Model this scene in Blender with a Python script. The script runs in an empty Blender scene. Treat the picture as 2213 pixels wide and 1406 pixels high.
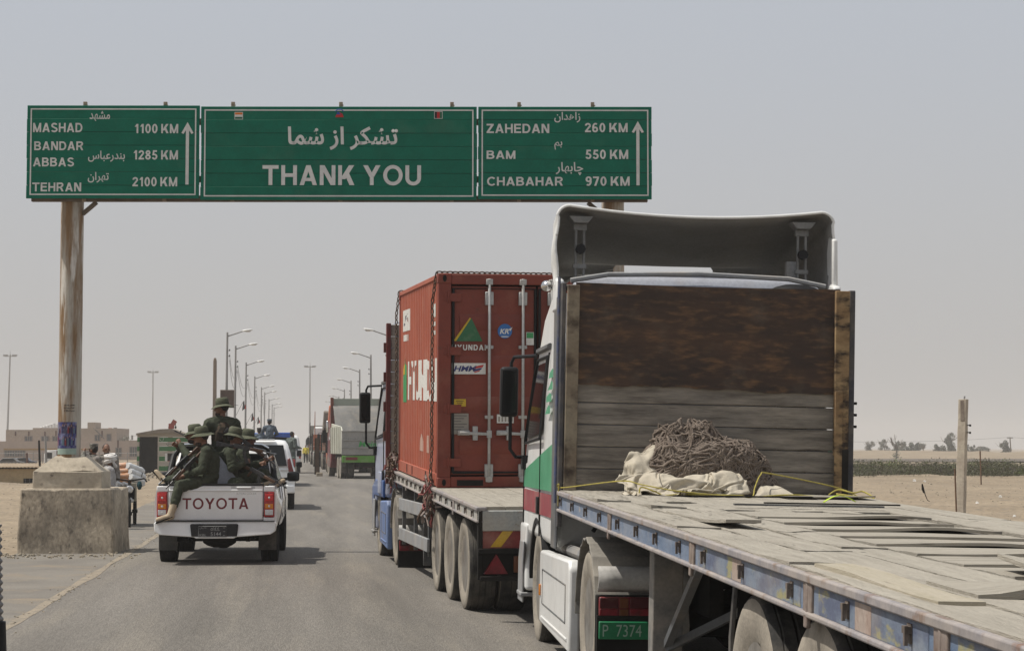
import bpy, bmesh, math, random
from mathutils import Vector, Matrix, Euler, noise
R = math.radians
random.seed(7)
SC = bpy.context.scene
COL = SC.collection
# ---------------------------------------------------------------- camera
CAMZ, FPX, CX, CY, YAW, PITCH = 1.72, 4303.0, 1106.5, 703.0, R(6.09), R(3.51)
cam = bpy.data.cameras.new('camera'); cam.lens = 70; cam.sensor_width = 36; cam.clip_start = .3; cam.clip_end = 6000
camo = bpy.data.objects.new('camera', cam); COL.objects.link(camo)
camo.location = (0, 0, CAMZ); camo.rotation_euler = (R(90) + PITCH, 0, -YAW)
SC.camera = camo
# ---------------------------------------------------------------- sky, sun, exposure
SUN_EL, SUN_AZ = R(62), R(-86)          # azimuth clockwise from +Y: the sun stands to the left
W = bpy.data.worlds.new('World'); SC.world = W; W.use_nodes = True
nt = W.node_tree; nt.nodes.clear()
out = nt.nodes.new('ShaderNodeOutputWorld'); bg = nt.nodes.new('ShaderNodeBackground')
sky = nt.nodes.new('ShaderNodeTexSky'); sky.sky_type = 'NISHITA'; sky.sun_disc = False
sky.sun_elevation = SUN_EL; sky.sun_rotation = SUN_AZ; sky.dust_density = 6; sky.air_density = 1.0; sky.ozone_density = 1.5
hz = nt.nodes.new('ShaderNodeMix'); hz.data_type = 'RGBA'; hz.inputs[0].default_value = .86
tcw = nt.nodes.new('ShaderNodeTexCoord'); sxyz = nt.nodes.new('ShaderNodeSeparateXYZ'); nt.links.new(tcw.outputs['Generated'], sxyz.inputs[0])
el = nt.nodes.new('ShaderNodeMapRange'); el.interpolation_type = 'SMOOTHSTEP'; el.inputs[1].default_value = -.02; el.inputs[2].default_value = .26; nt.links.new(sxyz.outputs[2], el.inputs[0])
veil = nt.nodes.new('ShaderNodeMix'); veil.data_type = 'RGBA'; veil.inputs[6].default_value = (5.5, 5.35, 5.2, 1); veil.inputs[7].default_value = (5.3, 5.6, 6.1, 1)   # dusty veil: warm and pale low down, bluer above
nt.links.new(el.outputs[0], veil.inputs[0]); nt.links.new(veil.outputs[2], hz.inputs[7])
nt.links.new(sky.outputs[0], hz.inputs[6]); nt.links.new(hz.outputs[2], bg.inputs[0])
bg.inputs[1].default_value = .1
nt.links.new(bg.outputs[0], out.inputs[0])
sl = bpy.data.lights.new('sun', 'SUN'); sl.energy = 4.5; sl.angle = R(.8); sl.color = (1, .95, .87)
so = bpy.data.objects.new('sun', sl); COL.objects.link(so)
sd = Vector((math.sin(SUN_AZ) * math.cos(SUN_EL), math.cos(SUN_AZ) * math.cos(SUN_EL), math.sin(SUN_EL)))
so.rotation_euler = sd.to_track_quat('Z', 'Y').to_euler()
SC.view_settings.view_transform = 'Standard'; SC.view_settings.look = 'None'
SC.view_settings.exposure = 0; SC.view_settings.gamma = 1; SC.view_settings.use_curve_mapping = False
SC.render.engine = 'CYCLES'
SC.cycles.use_denoising = True
SC.cycles.max_bounces = 6; SC.cycles.volume_bounces = 1

# ---------------------------------------------------------------- measuring helpers
_f = Vector((math.sin(YAW) * math.cos(PITCH), math.cos(YAW) * math.cos(PITCH), math.sin(PITCH)))
_r = Vector((math.cos(YAW), -math.sin(YAW), 0)); _u = _r.cross(_f)
def at(px, py, D):
    """point of the place seen at a photograph position, D metres away along the view"""
    return Vector((0, 0, CAMZ)) + _r * ((px - CX) / FPX * D) + _u * ((CY - py) / FPX * D) + _f * D
def px_of(p):
    d = Vector(p) - Vector((0, 0, CAMZ)); D = d.dot(_f)
    return (CX + d.dot(_r) / D * FPX, CY - d.dot(_u) / D * FPX, D)
def ss(x, a, b):
    t = max(0., min(1., (x - a) / (b - a))); return t * t * (3 - 2 * t)
def gz(X, Y):
    """height of the ground: crowned road that climbs slightly, right lane lower near by"""
    z = .27 * ss(Y, 50, 105) * (1 - ss(abs(X), 12, 40))
    z -= .10 * ss(X, .8, 2.6) * (1 - ss(Y, 14, 34)) * (1 - .6 * ss(X, 6, 9))
    return z
def ong(px, D, dz=0.):
    p = at(px, 967, D); return Vector((p.x, p.y, gz(p.x, p.y) + dz))

# ---------------------------------------------------------------- materials
MATS = {}
def M(name, c1, c2=None, rough=.75, scale=3., lo=.35, hi=.65, detail=6, stretch=(1, 1, 1), metal=0., bump=0., bscale=40.,
      dust=0., dustc=(.36, .3, .23), dscale=2.5, spec=.4, coat=0., speck=.12, c3=None, c3scale=8., c3lo=.6, c3hi=.68, trans=0., alpha=1., emit=0):
    if name in MATS: return MATS[name]
    m = bpy.data.materials.new(name); m.use_nodes = True; MATS[name] = m
    n = m.node_tree.nodes; L = m.node_tree.links
    b = n['Principled BSDF']
    tc = n.new('ShaderNodeTexCoord'); oi = n.new('ShaderNodeObjectInfo')
    vm = n.new('ShaderNodeVectorMath'); vm.operation = 'SCALE'; vm.inputs[0].default_value = (7, 13, 5); L.new(oi.outputs['Random'], vm.inputs['Scale'])
    ad = n.new('ShaderNodeVectorMath'); ad.operation = 'ADD'; L.new(tc.outputs['Object'], ad.inputs[0]); L.new(vm.outputs[0], ad.inputs[1])
    mp = n.new('ShaderNodeMapping'); mp.inputs['Scale'].default_value = stretch; L.new(ad.outputs[0], mp.inputs[0])
    def nz(sc, det=6, src=mp, ro=.6):
        t = n.new('ShaderNodeTexNoise'); t.inputs['Scale'].default_value = sc; t.inputs['Detail'].default_value = det; t.inputs['Roughness'].default_value = ro
        L.new(src.outputs[0], t.inputs['Vector']); return t.outputs[0]
    def ramp(fac, a, bb):
        r = n.new('ShaderNodeMapRange'); r.inputs[1].default_value = a; r.inputs[2].default_value = bb; L.new(fac, r.inputs[0]); return r.outputs[0]
    def mix(fac, A, B, mode='MIX'):
        x = n.new('ShaderNodeMix'); x.data_type = 'RGBA'; x.blend_type = mode
        if isinstance(fac, float): x.inputs[0].default_value = fac
        else: L.new(fac, x.inputs[0])
        for i, v in ((6, A), (7, B)):
            if isinstance(v, tuple): x.inputs[i].default_value = (*v, 1)
            else: L.new(v, x.inputs[i])
        return x.outputs[2]
    col = c1
    if c2: col = mix(ramp(nz(scale, detail), lo, hi), c1, c2)
    if c3: col = mix(ramp(nz(c3scale, 8), c3lo, c3hi), col, c3)
    if speck:
        sp = ramp(nz(bscale if bscale > 5 else 40., 3), .3, .7)
        mr = n.new('ShaderNodeMapRange'); mr.inputs[3].default_value = 1 - speck; mr.inputs[4].default_value = 1 + speck; L.new(sp, mr.inputs[0])
        cm = n.new('ShaderNodeVectorMath'); cm.operation = 'SCALE'
        if isinstance(col, tuple): cm.inputs[0].default_value = col
        else: L.new(col, cm.inputs[0])
        L.new(mr.outputs[0], cm.inputs['Scale']); col = cm.outputs[0]
    if dust:
        dn = ramp(nz(dscale, 7, ad), .62 - dust * .45, .95 - dust * .25)
        dm = n.new('ShaderNodeMath'); dm.operation = 'MULTIPLY'; dm.inputs[1].default_value = min(1, .45 + dust * .5); L.new(dn, dm.inputs[0])
        col = mix(dm.outputs[0], col, dustc)
        rr = n.new('ShaderNodeMapRange'); rr.inputs[3].default_value = rough; rr.inputs[4].default_value = .9; L.new(dm.outputs[0], rr.inputs[0]); L.new(rr.outputs[0], b.inputs['Roughness'])
    else: b.inputs['Roughness'].default_value = rough
    if isinstance(col, tuple): b.inputs['Base Color'].default_value = (*col, 1)
    else: L.new(col, b.inputs['Base Color'])
    b.inputs['Metallic'].default_value = metal; b.inputs['Specular IOR Level'].default_value = spec; b.inputs['Coat Weight'].default_value = coat
    if trans: b.inputs['Transmission Weight'].default_value = trans
    if bump:
        bp = n.new('ShaderNodeBump'); bp.inputs['Strength'].default_value = bump; bp.inputs['Distance'].default_value = .02
        L.new(nz(bscale, 5), bp.inputs['Height']); L.new(bp.outputs[0], b.inputs['Normal'])
    return m
DUST = (.36, .3, .23)
m_black = M('black_plastic', (.008, .008, .009), rough=.55, dust=.12, dustc=(.06, .052, .045), speck=.05, spec=.25)
m_dark = M('dark_underside', (.008, .0075, .007), (.02, .018, .016), rough=.9, dust=.15, dustc=(.06, .052, .042), spec=.15)
m_rubber = M('tyre_rubber', (.03, .029, .028), (.075, .07, .062), scale=5, rough=.95, dust=.4, dustc=(.2, .175, .14), spec=.2, bump=.15, bscale=60)
m_rubber_dk = M('tyre_rubber_dark', (.013, .013, .013), (.025, .024, .022), scale=5, rough=.95, dust=.15, dustc=(.09, .08, .07), spec=.15)
m_rubber_side = M('dusty_tyre_rubber', (.2, .178, .145), (.3, .265, .215), scale=4, rough=.95, dust=.4, dustc=(.33, .29, .235), bump=.2, bscale=50, c3=(.1, .09, .075), c3scale=5, c3lo=.56, c3hi=.7)
m_rim = M('wheel_rim', (.25, .24, .22), (.1, .09, .08), rough=.5, metal=.4, dust=.5)
m_white = M('white_paint', (.74, .74, .72), (.66, .66, .64), rough=.35, coat=.3, dust=.22, dustc=(.45, .4, .34), dscale=1.5, speck=.03)
m_whitecar = M('white_car_paint', (.8, .8, .79), (.74, .74, .73), rough=.22, coat=.6, dust=.12, dustc=(.5, .46, .4), speck=.02)
m_glass = M('window_glass', (.006, .007, .008), rough=.08, spec=.3, speck=0)
m_chrome = M('chrome', (.65, .65, .65), rough=.18, metal=1, speck=.03)
m_steel = M('bare_steel', (.22, .22, .22), (.34, .33, .31), rough=.5, metal=.5, dust=.4)
m_grey = M('grey_paint', (.3, .31, .32), (.22, .22, .22), rough=.5, dust=.4)
m_greydk = M('dark_grey_paint', (.1, .105, .11), (.07, .07, .07), rough=.5, dust=.35)
m_redlens = M('red_lens', (.42, .012, .015), (.25, .008, .01), scale=30, rough=.15, coat=.6, speck=.05)
m_reddk = M('dirty_red_lens', (.22, .01, .02), (.1, .008, .01), scale=20, rough=.3, dust=.15)
m_amber = M('amber_lens', (.62, .2, .01), rough=.2, coat=.5)
m_clear = M('clear_lens', (.72, .72, .72), (.5, .5, .5), scale=40, rough=.15, coat=.5)
m_letter = M('grey_white_lettering', (.62, .62, .58), (.52, .52, .5), scale=6, rough=.5, speck=.05)
m_wood = M('grey_weathered_wood', (.25, .226, .186), (.36, .33, .275), scale=3.5, stretch=(6, .5, 6), lo=.32, hi=.66, rough=.95, bump=.6, bscale=25, dust=.4, dustc=(.37, .335, .275), c3=(.09, .078, .064), c3scale=7, c3lo=.6, c3hi=.74)
m_woodx = M('grey_weathered_wood_across', (.25, .226, .186), (.36, .33, .275), scale=3.5, stretch=(.5, 6, 6), lo=.32, hi=.66, rough=.95, bump=.6, bscale=25, dust=.4, dustc=(.37, .335, .275), c3=(.09, .078, .064), c3scale=7, c3lo=.6, c3hi=.74)
m_hbwood = M('dark_headboard_wood', (.11, .096, .08), (.27, .238, .196), scale=3.4, stretch=(.6, 1, 5), lo=.36, hi=.66, rough=.9, bump=.4, bscale=20, dust=.3, dustc=(.27, .25, .22), c3=(.05, .04, .035), c3scale=3, c3lo=.6, c3hi=.72)
m_concrete = M('stained_concrete', (.23, .198, .155), (.4, .34, .26), scale=1.7, lo=.38, hi=.6, detail=9, stretch=(1.3, 1.3, .75), rough=.95, bump=.6, bscale=16, c3=(.1, .085, .068), c3scale=6.5, c3lo=.55, c3hi=.7, speck=.25)

# ---------------------------------------------------------------- mesh building
class MB:
    def __init__(s): s.v = []; s.f = []; s.mi = []; s.i = 0
    def add(s, vs, fs):
        o = len(s.v); s.v += [tuple(v) for v in vs]; s.f += [tuple(o + i for i in f) for f in fs]; s.mi += [s.i] * len(fs); return s
    def box(s, x0, x1, y0, y1, z0, z1):
        return s.add([(x0, y0, z0), (x1, y0, z0), (x1, y1, z0), (x0, y1, z0), (x0, y0, z1), (x1, y0, z1), (x1, y1, z1), (x0, y1, z1)],
                     [(0, 3, 2, 1), (4, 5, 6, 7), (0, 1, 5, 4), (1, 2, 6, 5), (2, 3, 7, 6), (3, 0, 4, 7)])
    def bar(s, p, q, w, h, up=(0, 0, 1)):
        p, q = Vector(p), Vector(q); d = (q - p).normalized(); u = Vector(up)
        if abs(d.dot(u)) > .95: u = Vector((0, 1, 0))
        sd_ = d.cross(u).normalized() * w / 2; u = sd_.cross(d).normalized() * h / 2
        c = [a + x * sd_ + y * u for a in (p, q) for x, y in ((-1, -1), (1, -1), (1, 1), (-1, 1))]
        return s.add(c, [(0, 1, 2, 3)[::-1], (4, 5, 6, 7), (0, 1, 5, 4), (1, 2, 6, 5), (2, 3, 7, 6), (3, 0, 4, 7)])
    def prism(s, pts, ax, a, b):
        """polygon extruded along an axis: x (pts are y,z), y (x,z), z (x,y)"""
        def mk(p, t): return {'x': (t, p[0], p[1]), 'y': (p[0], t, p[1]), 'z': (p[0], p[1], t)}[ax]
        n = len(pts)
        return s.add([mk(p, a) for p in pts] + [mk(p, b) for p in pts],
                     [tuple(range(n))[::-1], tuple(range(n, 2 * n))] + [(i, (i + 1) % n, n + (i + 1) % n, n + i) for i in range(n)])
    def loft(s, loops, caps=True, closed=True):
        n = len(loops[0]); k = len(loops); fs = []
        for j in range(k - 1):
            for i in range(n if closed else n - 1):
                fs.append((j * n + i, j * n + (i + 1) % n, (j + 1) * n + (i + 1) % n, (j + 1) * n + i))
        if caps: fs += [tuple(range(n))[::-1], tuple((k - 1) * n + i for i in range(n))]
        return s.add([p for l in loops for p in l], fs)
    def tube(s, pts, r, n=8, caps=True):
        pts = [Vector(p) for p in pts]; rs = r if isinstance(r, (list, tuple)) else [r] * len(pts)
        loops = []; ref = None
        for i, p in enumerate(pts):
            d = (pts[min(i + 1, len(pts) - 1)] - pts[max(i - 1, 0)]).normalized()
            if ref is None: ref = Vector((0, 0, 1)) if abs(d.z) < .9 else Vector((1, 0, 0))
            a = (ref - d * ref.dot(d)).normalized(); ref = a; b_ = d.cross(a)
            loops.append([p + (a * math.cos(t) + b_ * math.sin(t)) * rs[i] for t in [2 * math.pi * k / n for k in range(n)]])
        return s.loft(loops, caps)
    def lathe(s, prof, n=24, mat=None, fn=None):
        """profile of (r, z) turned about z, then moved by mat"""
        loops = []
        for j, (r, z) in enumerate(prof):
            lp = []
            for k in range(n):
                t = 2 * math.pi * k / n; rr = r * (fn(j, k) if fn else 1)
                v = Vector((rr * math.cos(t), rr * math.sin(t), z)); lp.append(mat @ v if mat else v)
            loops.append(lp)
        return s.loft(loops, True)
    def ell(s, c, r, n=12, m=8, rot=None):
        loops = []
        for j in range(1, m):
            p = math.pi * j / m
            loops.append([Vector((r[0] * math.sin(p) * math.cos(2 * math.pi * k / n), r[1] * math.sin(p) * math.sin(2 * math.pi * k / n), -r[2] * math.cos(p))) for k in range(n)])
        loops = [[(rot @ v if rot else v) + Vector(c) for v in l] for l in loops]
        return s.loft(loops, True)
    def grid(s, fn, nu, nv):
        return s.add([fn(i / nu, j / nv) for j in range(nv + 1) for i in range(nu + 1)],
                     [(j * (nu + 1) + i, j * (nu + 1) + i + 1, (j + 1) * (nu + 1) + i + 1, (j + 1) * (nu + 1) + i) for j in range(nv) for i in range(nu)])
    def map(s, fn): s.v = [tuple(fn(Vector(v))) for v in s.v]; return s
    def mesh(s, name, mats, smooth=35):
        me = bpy.data.meshes.new(name); me.from_pydata(s.v, [], s.f)
        for m in (mats if isinstance(mats, (list, tuple)) else [mats]): me.materials.append(m)
        if any(s.mi): me.polygons.foreach_set('material_index', s.mi)
        if smooth:
            me.polygons.foreach_set('use_smooth', [True] * len(me.polygons)); me.set_sharp_from_angle(angle=R(smooth))
        me.update(); return me
    def build(s, name, mats, parent=None, bevel=0, smooth=35, seg=2, solid=0, sub=0):
        return obj(name, s.mesh(name, mats, smooth), parent, bevel, seg, solid, sub)
def obj(name, me, parent=None, bevel=0, seg=2, solid=0, sub=0, loc=None, rot=None):
    o = bpy.data.objects.new(name, me); COL.objects.link(o)
    if parent: o.parent = parent
    if loc is not None: o.location = loc
    if rot is not None: o.rotation_euler = rot
    if solid: x = o.modifiers.new('solid', 'SOLIDIFY'); x.thickness = solid; x.offset = 0; x.material_offset = 1 if len(me.materials) > 1 else 0
    if sub: x = o.modifiers.new('sub', 'SUBSURF'); x.levels = sub; x.render_levels = sub
    if bevel: x = o.modifiers.new('bevel', 'BEVEL'); x.width = bevel; x.segments = seg; x.limit_method = 'ANGLE'; x.angle_limit = R(35)
    return o
def tag(o, label=None, cat=None, group=None, kind=None):
    for k, v in (('label', label), ('category', cat), ('group', group), ('kind', kind)):
        if v: o[k] = v
    return o
def thing(name, label, cat, loc=(0, 0, 0), rot=(0, 0, 0), group=None):
    o = bpy.data.objects.new(name, None); COL.objects.link(o); o.location = loc; o.rotation_euler = rot; o.empty_display_size = .3
    return tag(o, label, cat, group)
def copy_tree(o, parent=None):
    c = o.copy(); COL.objects.link(c); c.parent = parent
    for ch in list(o.children): copy_tree(ch, c)
    return c
def wmat(o):
    m = Matrix.LocRotScale(o.location, o.rotation_euler, o.scale)
    return (wmat(o.parent) @ m) if o.parent else m
# ---------------------------------------------------------------- lettering
AR = {'ا': 'ﺍﺎ', 'ب': 'ﺏﺐﺑﺒ', 'ت': 'ﺕﺖﺗﺘ', 'د': 'ﺩﺪ', 'ر': 'ﺭﺮ', 'ز': 'ﺯﺰ', 'س': 'ﺱﺲﺳﺴ', 'ش': 'ﺵﺶﺷﺸ',
      'ع': 'ﻉﻊﻋﻌ', 'ک': 'ﻙﻚﻛﻜ', 'م': 'ﻡﻢﻣﻤ', 'ن': 'ﻥﻦﻧﻨ', 'ه': 'ﻩﻪﻫﻬ', 'چ': 'ﭺﭻﭼﭽ', 'پ': 'ﭖﭗﭘﭙ'}
def persian(w):
    """letters in their joined forms, in the order they stand from left to right"""
    o = []
    for i, c in enumerate(w):
        if c not in AR: o.append(c); continue
        pj = i > 0 and len(AR.get(w[i - 1], '')) == 4; nj = i < len(w) - 1 and w[i + 1] in AR and len(AR[c]) == 4
        o.append(AR[c][(3 if nj else 1) if pj else (2 if nj else 0)])
    return ''.join(reversed(o))
def text_mesh(s, mat, x0, x1, z0, z1, bold=.02, y=0., keep=False, shear=0., spacing=1., depth=0.):
    """flat lettering in the x-z plane fitted to a rectangle, facing -y"""
    c = bpy.data.curves.new('lettering', 'FONT'); c.body = s; c.offset = bold; c.resolution_u = 3; c.shear = shear; c.space_character = spacing
    if depth: c.extrude = depth
    t = bpy.data.objects.new('lettering', c); COL.objects.link(t)
    dg = bpy.context.evaluated_depsgraph_get(); dg.update()
    me = bpy.data.meshes.new_from_object(t.evaluated_get(dg)); bpy.data.objects.remove(t); bpy.data.curves.remove(c)
    xs = [v.co.x for v in me.vertices]; ys = [v.co.y for v in me.vertices]
    ax, bx, ay, by = min(xs), max(xs), min(ys), max(ys)
    sx, sz = (x1 - x0) / (bx - ax), (z1 - z0) / (by - ay)
    if keep: sx = sz = min(sx, sz)
    for v in me.vertices: v.co = (x0 + (v.co.x - ax) * sx, y - v.co.z, z0 + (v.co.y - ay) * sz)
    me.name = 'lettering'; me.materials.clear(); me.materials.append(mat); return me

def glyph(c, w):
    """strokes of a heavy sans letter on a cap height of 1: returns advance width and polygons"""
    P = []
    def V(x, a=0., b=1.): P.append([(x, a), (x + w, a), (x + w, b), (x, b)])
    def Hh(x0, x1, z): P.append([(x0, z - w / 2), (x1, z - w / 2), (x1, z + w / 2), (x0, z + w / 2)])
    def D(xb, xt, k=1.12, z0=0., z1=1.): h = w * k; P.append([(xb, z0), (xb + h, z0), (xt + h, z1), (xt, z1)])
    def A(cx, cz, rx, rz, a0, a1, n=16, t=None):
        t = t or w; o = [(cx + rx * math.cos(R(a0 + (a1 - a0) * i / n)), cz + rz * math.sin(R(a0 + (a1 - a0) * i / n))) for i in range(n + 1)]
        q = [(cx + (rx - t) * math.cos(R(a0 + (a1 - a0) * i / n)), cz + (rz - t) * math.sin(R(a0 + (a1 - a0) * i / n))) for i in range(n + 1)]
        for i in range(n): P.append(('s', [o[i], o[i + 1], q[i + 1], q[i]]))
        P.append(('e',))
    e = 1 - w
    if c == 'T': Hh(0, .76, 1 - w / 2); V(.38 - w / 2, 0, e); W_ = .76
    elif c == 'O': A(.46, .5, .46, .515, 0, 360, 40); W_ = .92
    elif c == 'Y': D(.41 - w * .62, 0, 1.24, .42, 1); D(.41 - w * .62, .82 - w * 1.24, 1.24, .42, 1); V(.41 - w / 2, 0, .45); W_ = .82
    elif c == 'A': D(0, .41 - w * .58); D(.82 - w * 1.12, .41 - w * .55); P.append([(.2, .2), (.62, .2), (.57, .2 + w * .9), (.25, .2 + w * .9)]); W_ = .82
    elif c == 'H': V(0); V(.74 - w); Hh(w, .74 - w, .5); W_ = .74
    elif c == 'N': V(0); V(.74 - w); D(.74 - w * 1.25, 0, 1.25); W_ = .74
    elif c == 'K': V(0); D(w * .5, .76 - w * 1.4, 1.4, .3, 1); D(.78 - w * 1.35, w * 1.6, 1.3, 0, .58); W_ = .78
    elif c == 'U': V(0, .36); V(.74 - w, .36); A(.37, .36, .37, .375, 180, 360, 22); W_ = .74
    elif c == 'M': V(0); V(.88 - w); D(.44 - w * .5, 0, 1.02, .0, 1); D(.44 - w * .5, .88 - w * 1.02, 1.02, 0, 1); W_ = .88
    elif c == 'S': A(.36, .735, .34, .28, 20, 270, 22); A(.36, .275, .36, .29, -160, 90, 22); W_ = .72
    elif c == 'D': V(0); Hh(w, .36, 1 - w / 2); Hh(w, .36, w / 2); A(.36, .5, .4, .5, -90, 90, 22); W_ = .76
    elif c == 'B': V(0); 
    elif c == 'R': V(0); Hh(w, .44, 1 - w / 2); Hh(w, .44, .45); A(.44, .74 - w * .05, .29, .275 , -90, 90, 16); D(.76 - w * 1.2, .36, 1.15, 0, .42); W_ = .78
    elif c == 'E': V(0); Hh(w, .66, 1 - w / 2); Hh(w, .62, .52); Hh(w, .68, w / 2); W_ = .68
    elif c == 'Z': Hh(0, .68, 1 - w / 2); Hh(0, .70, w / 2); D(0, .68 - w * 1.35, 1.35, w * .8, 1 - w * .8); W_ = .7
    elif c == 'C': A(.44, .5, .44, .515, 42, 318, 30); W_ = .8
    elif c == '0': A(.29, .5, .29, .51, 0, 360, 32); W_ = .58
    elif c == '1': V(.22, 0, 1); D(.02, .2, 1., .7, .98); W_ = .22 + w + .04
    elif c == '2': A(.29, .715, .29, .29, -12, 180, 18); D(.0, .38, 1.25, w * .8, .66); Hh(0, .58, w / 2); W_ = .58
    elif c == '8': A(.29, .745, .255, .26, 0, 360, 26); A(.29, .27, .29, .285, 0, 360, 26); W_ = .58
    elif c == '5': A(.28, .31, .3, .325, -160, 125, 22); Hh(.1, .53, 1 - w / 2); D(.04, .1, 1., .46, 1 - w * .6); W_ = .58
    elif c == '6': A(.29, .3, .29, .315, 0, 360, 26); A(.32, .52, .32, .49, 55, 190, 16); W_ = .58
    elif c == '9': A(.29, .7, .29, .315, 0, 360, 26); A(.26, .48, .32, .49, 235, 370, 16); W_ = .58
    elif c == '7': Hh(0, .57, 1 - w / 2); D(.1, .57 - w * 1.1, 1.12, 0, e + .02); W_ = .57
    elif c == 'I': V(0); W_ = w
    else: W_ = .14
    if c == 'B': Hh(w, .42, 1 - w / 2); Hh(w, .44, .52); Hh(w, .44, w / 2); A(.42, .735, .27, .265, -90, 90, 14); A(.43, .285, .31, .285, -90, 90, 14); W_ = .74
    return W_, P
def letters(s, mat, x0, x1, z0, z1, w=.17, y=0., gap=.13):
    """heavy sans lettering fitted to a rectangle in the x-z plane, facing -y; strokes lie a hair above one another"""
    vs, fs = [], []; x = 0.; run = []
    for c in s:
        W_, P = glyph(c, w); k = 0
        for p in P:
            if p == ('e',): k += 1; continue
            arc = p[0] == 's'; q = p[1] if arc else p
            run.append(([(x + a, b_) for a, b_ in q], k)); k += 0 if arc else 1
        x += W_ + gap
    x -= gap; b = MB()
    for q, k in run:
        b.add([(x0 + a / x * (x1 - x0), y - .0005 * k, z0 + c * (z1 - z0)) for a, c in q], [(0, 1, 2, 3)])
    bmx = bmesh.new(); mm = b.mesh('lettering', mat, 0); bmx.from_mesh(mm)
    for f in bmx.faces:
        f.normal_update()
        if f.normal.y > 0: f.normal_flip()
    bmx.to_mesh(mm); bmx.free(); return mm
# ---------------------------------------------------------------- wheels
WH = {}
def wheel_meshes(r, w, mats, n=40):
    k = (round(r, 3), round(w, 3), mats)
    if k in WH: return WH[k]
    RM = Matrix.Rotation(R(90), 4, 'Y'); h = w / 2; q = r * .6
    prof = [(q * .98, -h * .8), (q * 1.08, -h * .94), (r * .84, -h), (r * .95, -h * .95), (r * .985, -h * .86), (r, -h * .68), (r * .985, -h * .64), (r, -h * .6), (r, -h * .25), (r * .983, -h * .21), (r * .983, -h * .17), (r, -h * .13),
            (r, h * .13), (r * .983, h * .17), (r * .983, h * .21), (r, h * .25), (r, h * .6), (r * .985, h * .64), (r, h * .68), (r * .985, h * .86), (r * .95, h * .95), (r * .84, h), (q * 1.08, h * .94), (q * .98, h * .8)]
    t = MB(); t.lathe(prof, n, RM, fn=lambda j, k_: (.985 if k_ % 2 and j in (4, 5, 18, 19) else 1))
    me = t.mesh('tyre', list(mats[:2]), 40)
    mi = []
    for p in me.polygons:
        c = p.center; rr = math.hypot(c.y, c.z); mi.append(1 if rr < r * .955 else 0)
    me.polygons.foreach_set('material_index', mi)
    g = MB()
    g.lathe([(q * 1.0, -h * .86), (q * .9, -h * .84), (q * .84, -h * .45), (q * .45, -h * .3), (q * .42, -h * .6), (q * .3, -h * .75), (q * .3, h * .75), (q * .42, h * .6), (q * .45, h * .3), (q * .84, h * .45), (q * .9, h * .84), (q * 1.0, h * .86)], 24, RM)
    for sgn in (-1, 1):
        for a in range(8):
            th = a * math.pi / 4
            g.tube([(sgn * h * .3, q * .56 * math.cos(th), q * .56 * math.sin(th)), (sgn * h * .42, q * .56 * math.cos(th), q * .56 * math.sin(th))], q * .05, 6)
    WH[k] = (me, g.mesh('rim', mats[2], 40)); return WH[k]
def wheel(parent, x, y, z, r, w, mats=None, dual=0):
    mats = mats or (m_rubber, m_rubber_side, m_rim)
    a, b = wheel_meshes(r, w, mats)
    for k in ((0, dual) if dual else (0,)):
        o = obj('wheel', a, parent, loc=(x + k, y, z), rot=(random.uniform(0, 6), 0, 0))
        obj('rim', b, o)

# ---------------------------------------------------------------- the tarpaulin's cloth is settled first, while the scene is still empty
def settled_cloth(nx=70, ny=60, frames=48, seed=2.):
    """a pleated sheet dropped over a few humps and left to settle (cloth simulation, then frozen)"""
    tmp = []
    def tmpo(b, nm):
        o = obj(nm, b.mesh(nm, [], 0)); tmp.append(o); return o
    g = MB()
    g.ell((-.64, -.4, .05), (.16, .16, .27), 16, 10); g.ell((-.46, -.34, .1), (.16, .14, .31), 16, 10)
    g.ell((-.5, -.68, .0), (.2, .14, .17), 16, 10); g.ell((-.2, -.7, .0), (.2, .13, .15), 16, 10); g.ell((.04, -.72, .0), (.13, .12, .21), 16, 10)
    g.box(-1.6, 1., -1.8, .1, -.1, .0); g.box(-1.6, 1., -.12, .1, .0, .9); g.box(.24, .5, -.9, .0, .0, .5)
    c = tmpo(g, 'tmp_humps'); m = c.modifiers.new('c', 'COLLISION'); c.collision.thickness_outer = .006; c.collision.cloth_friction = 30; c.collision.damping = .6
    def sh(u, v):
        x = -.88 + 1.12 * u; y = -1.14 + .92 * v
        k = noise.noise((u * 2, v * 2, seed)) * 2
        z = .42 + .05 * math.sin(15 * u + 6 * v + 2.2 * k) + .045 * math.sin(17 * v - 7 * u + 2.5 * k) + .022 * math.sin(31 * u + 12 * v + 3 * k)
        x += .045 * math.cos(15 * u + 6 * v + 2.2 * k); y += .04 * math.cos(17 * v - 7 * u + 2.5 * k)
        return (x, y, z)
    g = MB(); g.grid(sh, nx - 1, ny - 1); o = tmpo(g, 'tmp_cloth')
    cm = o.modifiers.new('cloth', 'CLOTH'); st = cm.settings; st.quality = 4; st.mass = .4; st.air_damping = 1.0; st.tension_stiffness = 20; st.compression_stiffness = 20; st.shear_stiffness = 8; st.bending_stiffness = .35; st.tension_damping = 8; st.bending_damping = 2
    cm.collision_settings.distance_min = .008; cm.collision_settings.use_self_collision = True; cm.collision_settings.self_distance_min = .008; cm.collision_settings.collision_quality = 2
    cm.point_cache.frame_start = 1; cm.point_cache.frame_end = frames + 2
    for f in range(1, frames + 1): SC.frame_set(f)
    dg = bpy.context.evaluated_depsgraph_get(); me = bpy.data.meshes.new_from_object(o.evaluated_get(dg)); SC.frame_set(1)
    for t in tmp: bpy.data.objects.remove(t)
    return me

CLOTH_MESH = settled_cloth()
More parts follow.
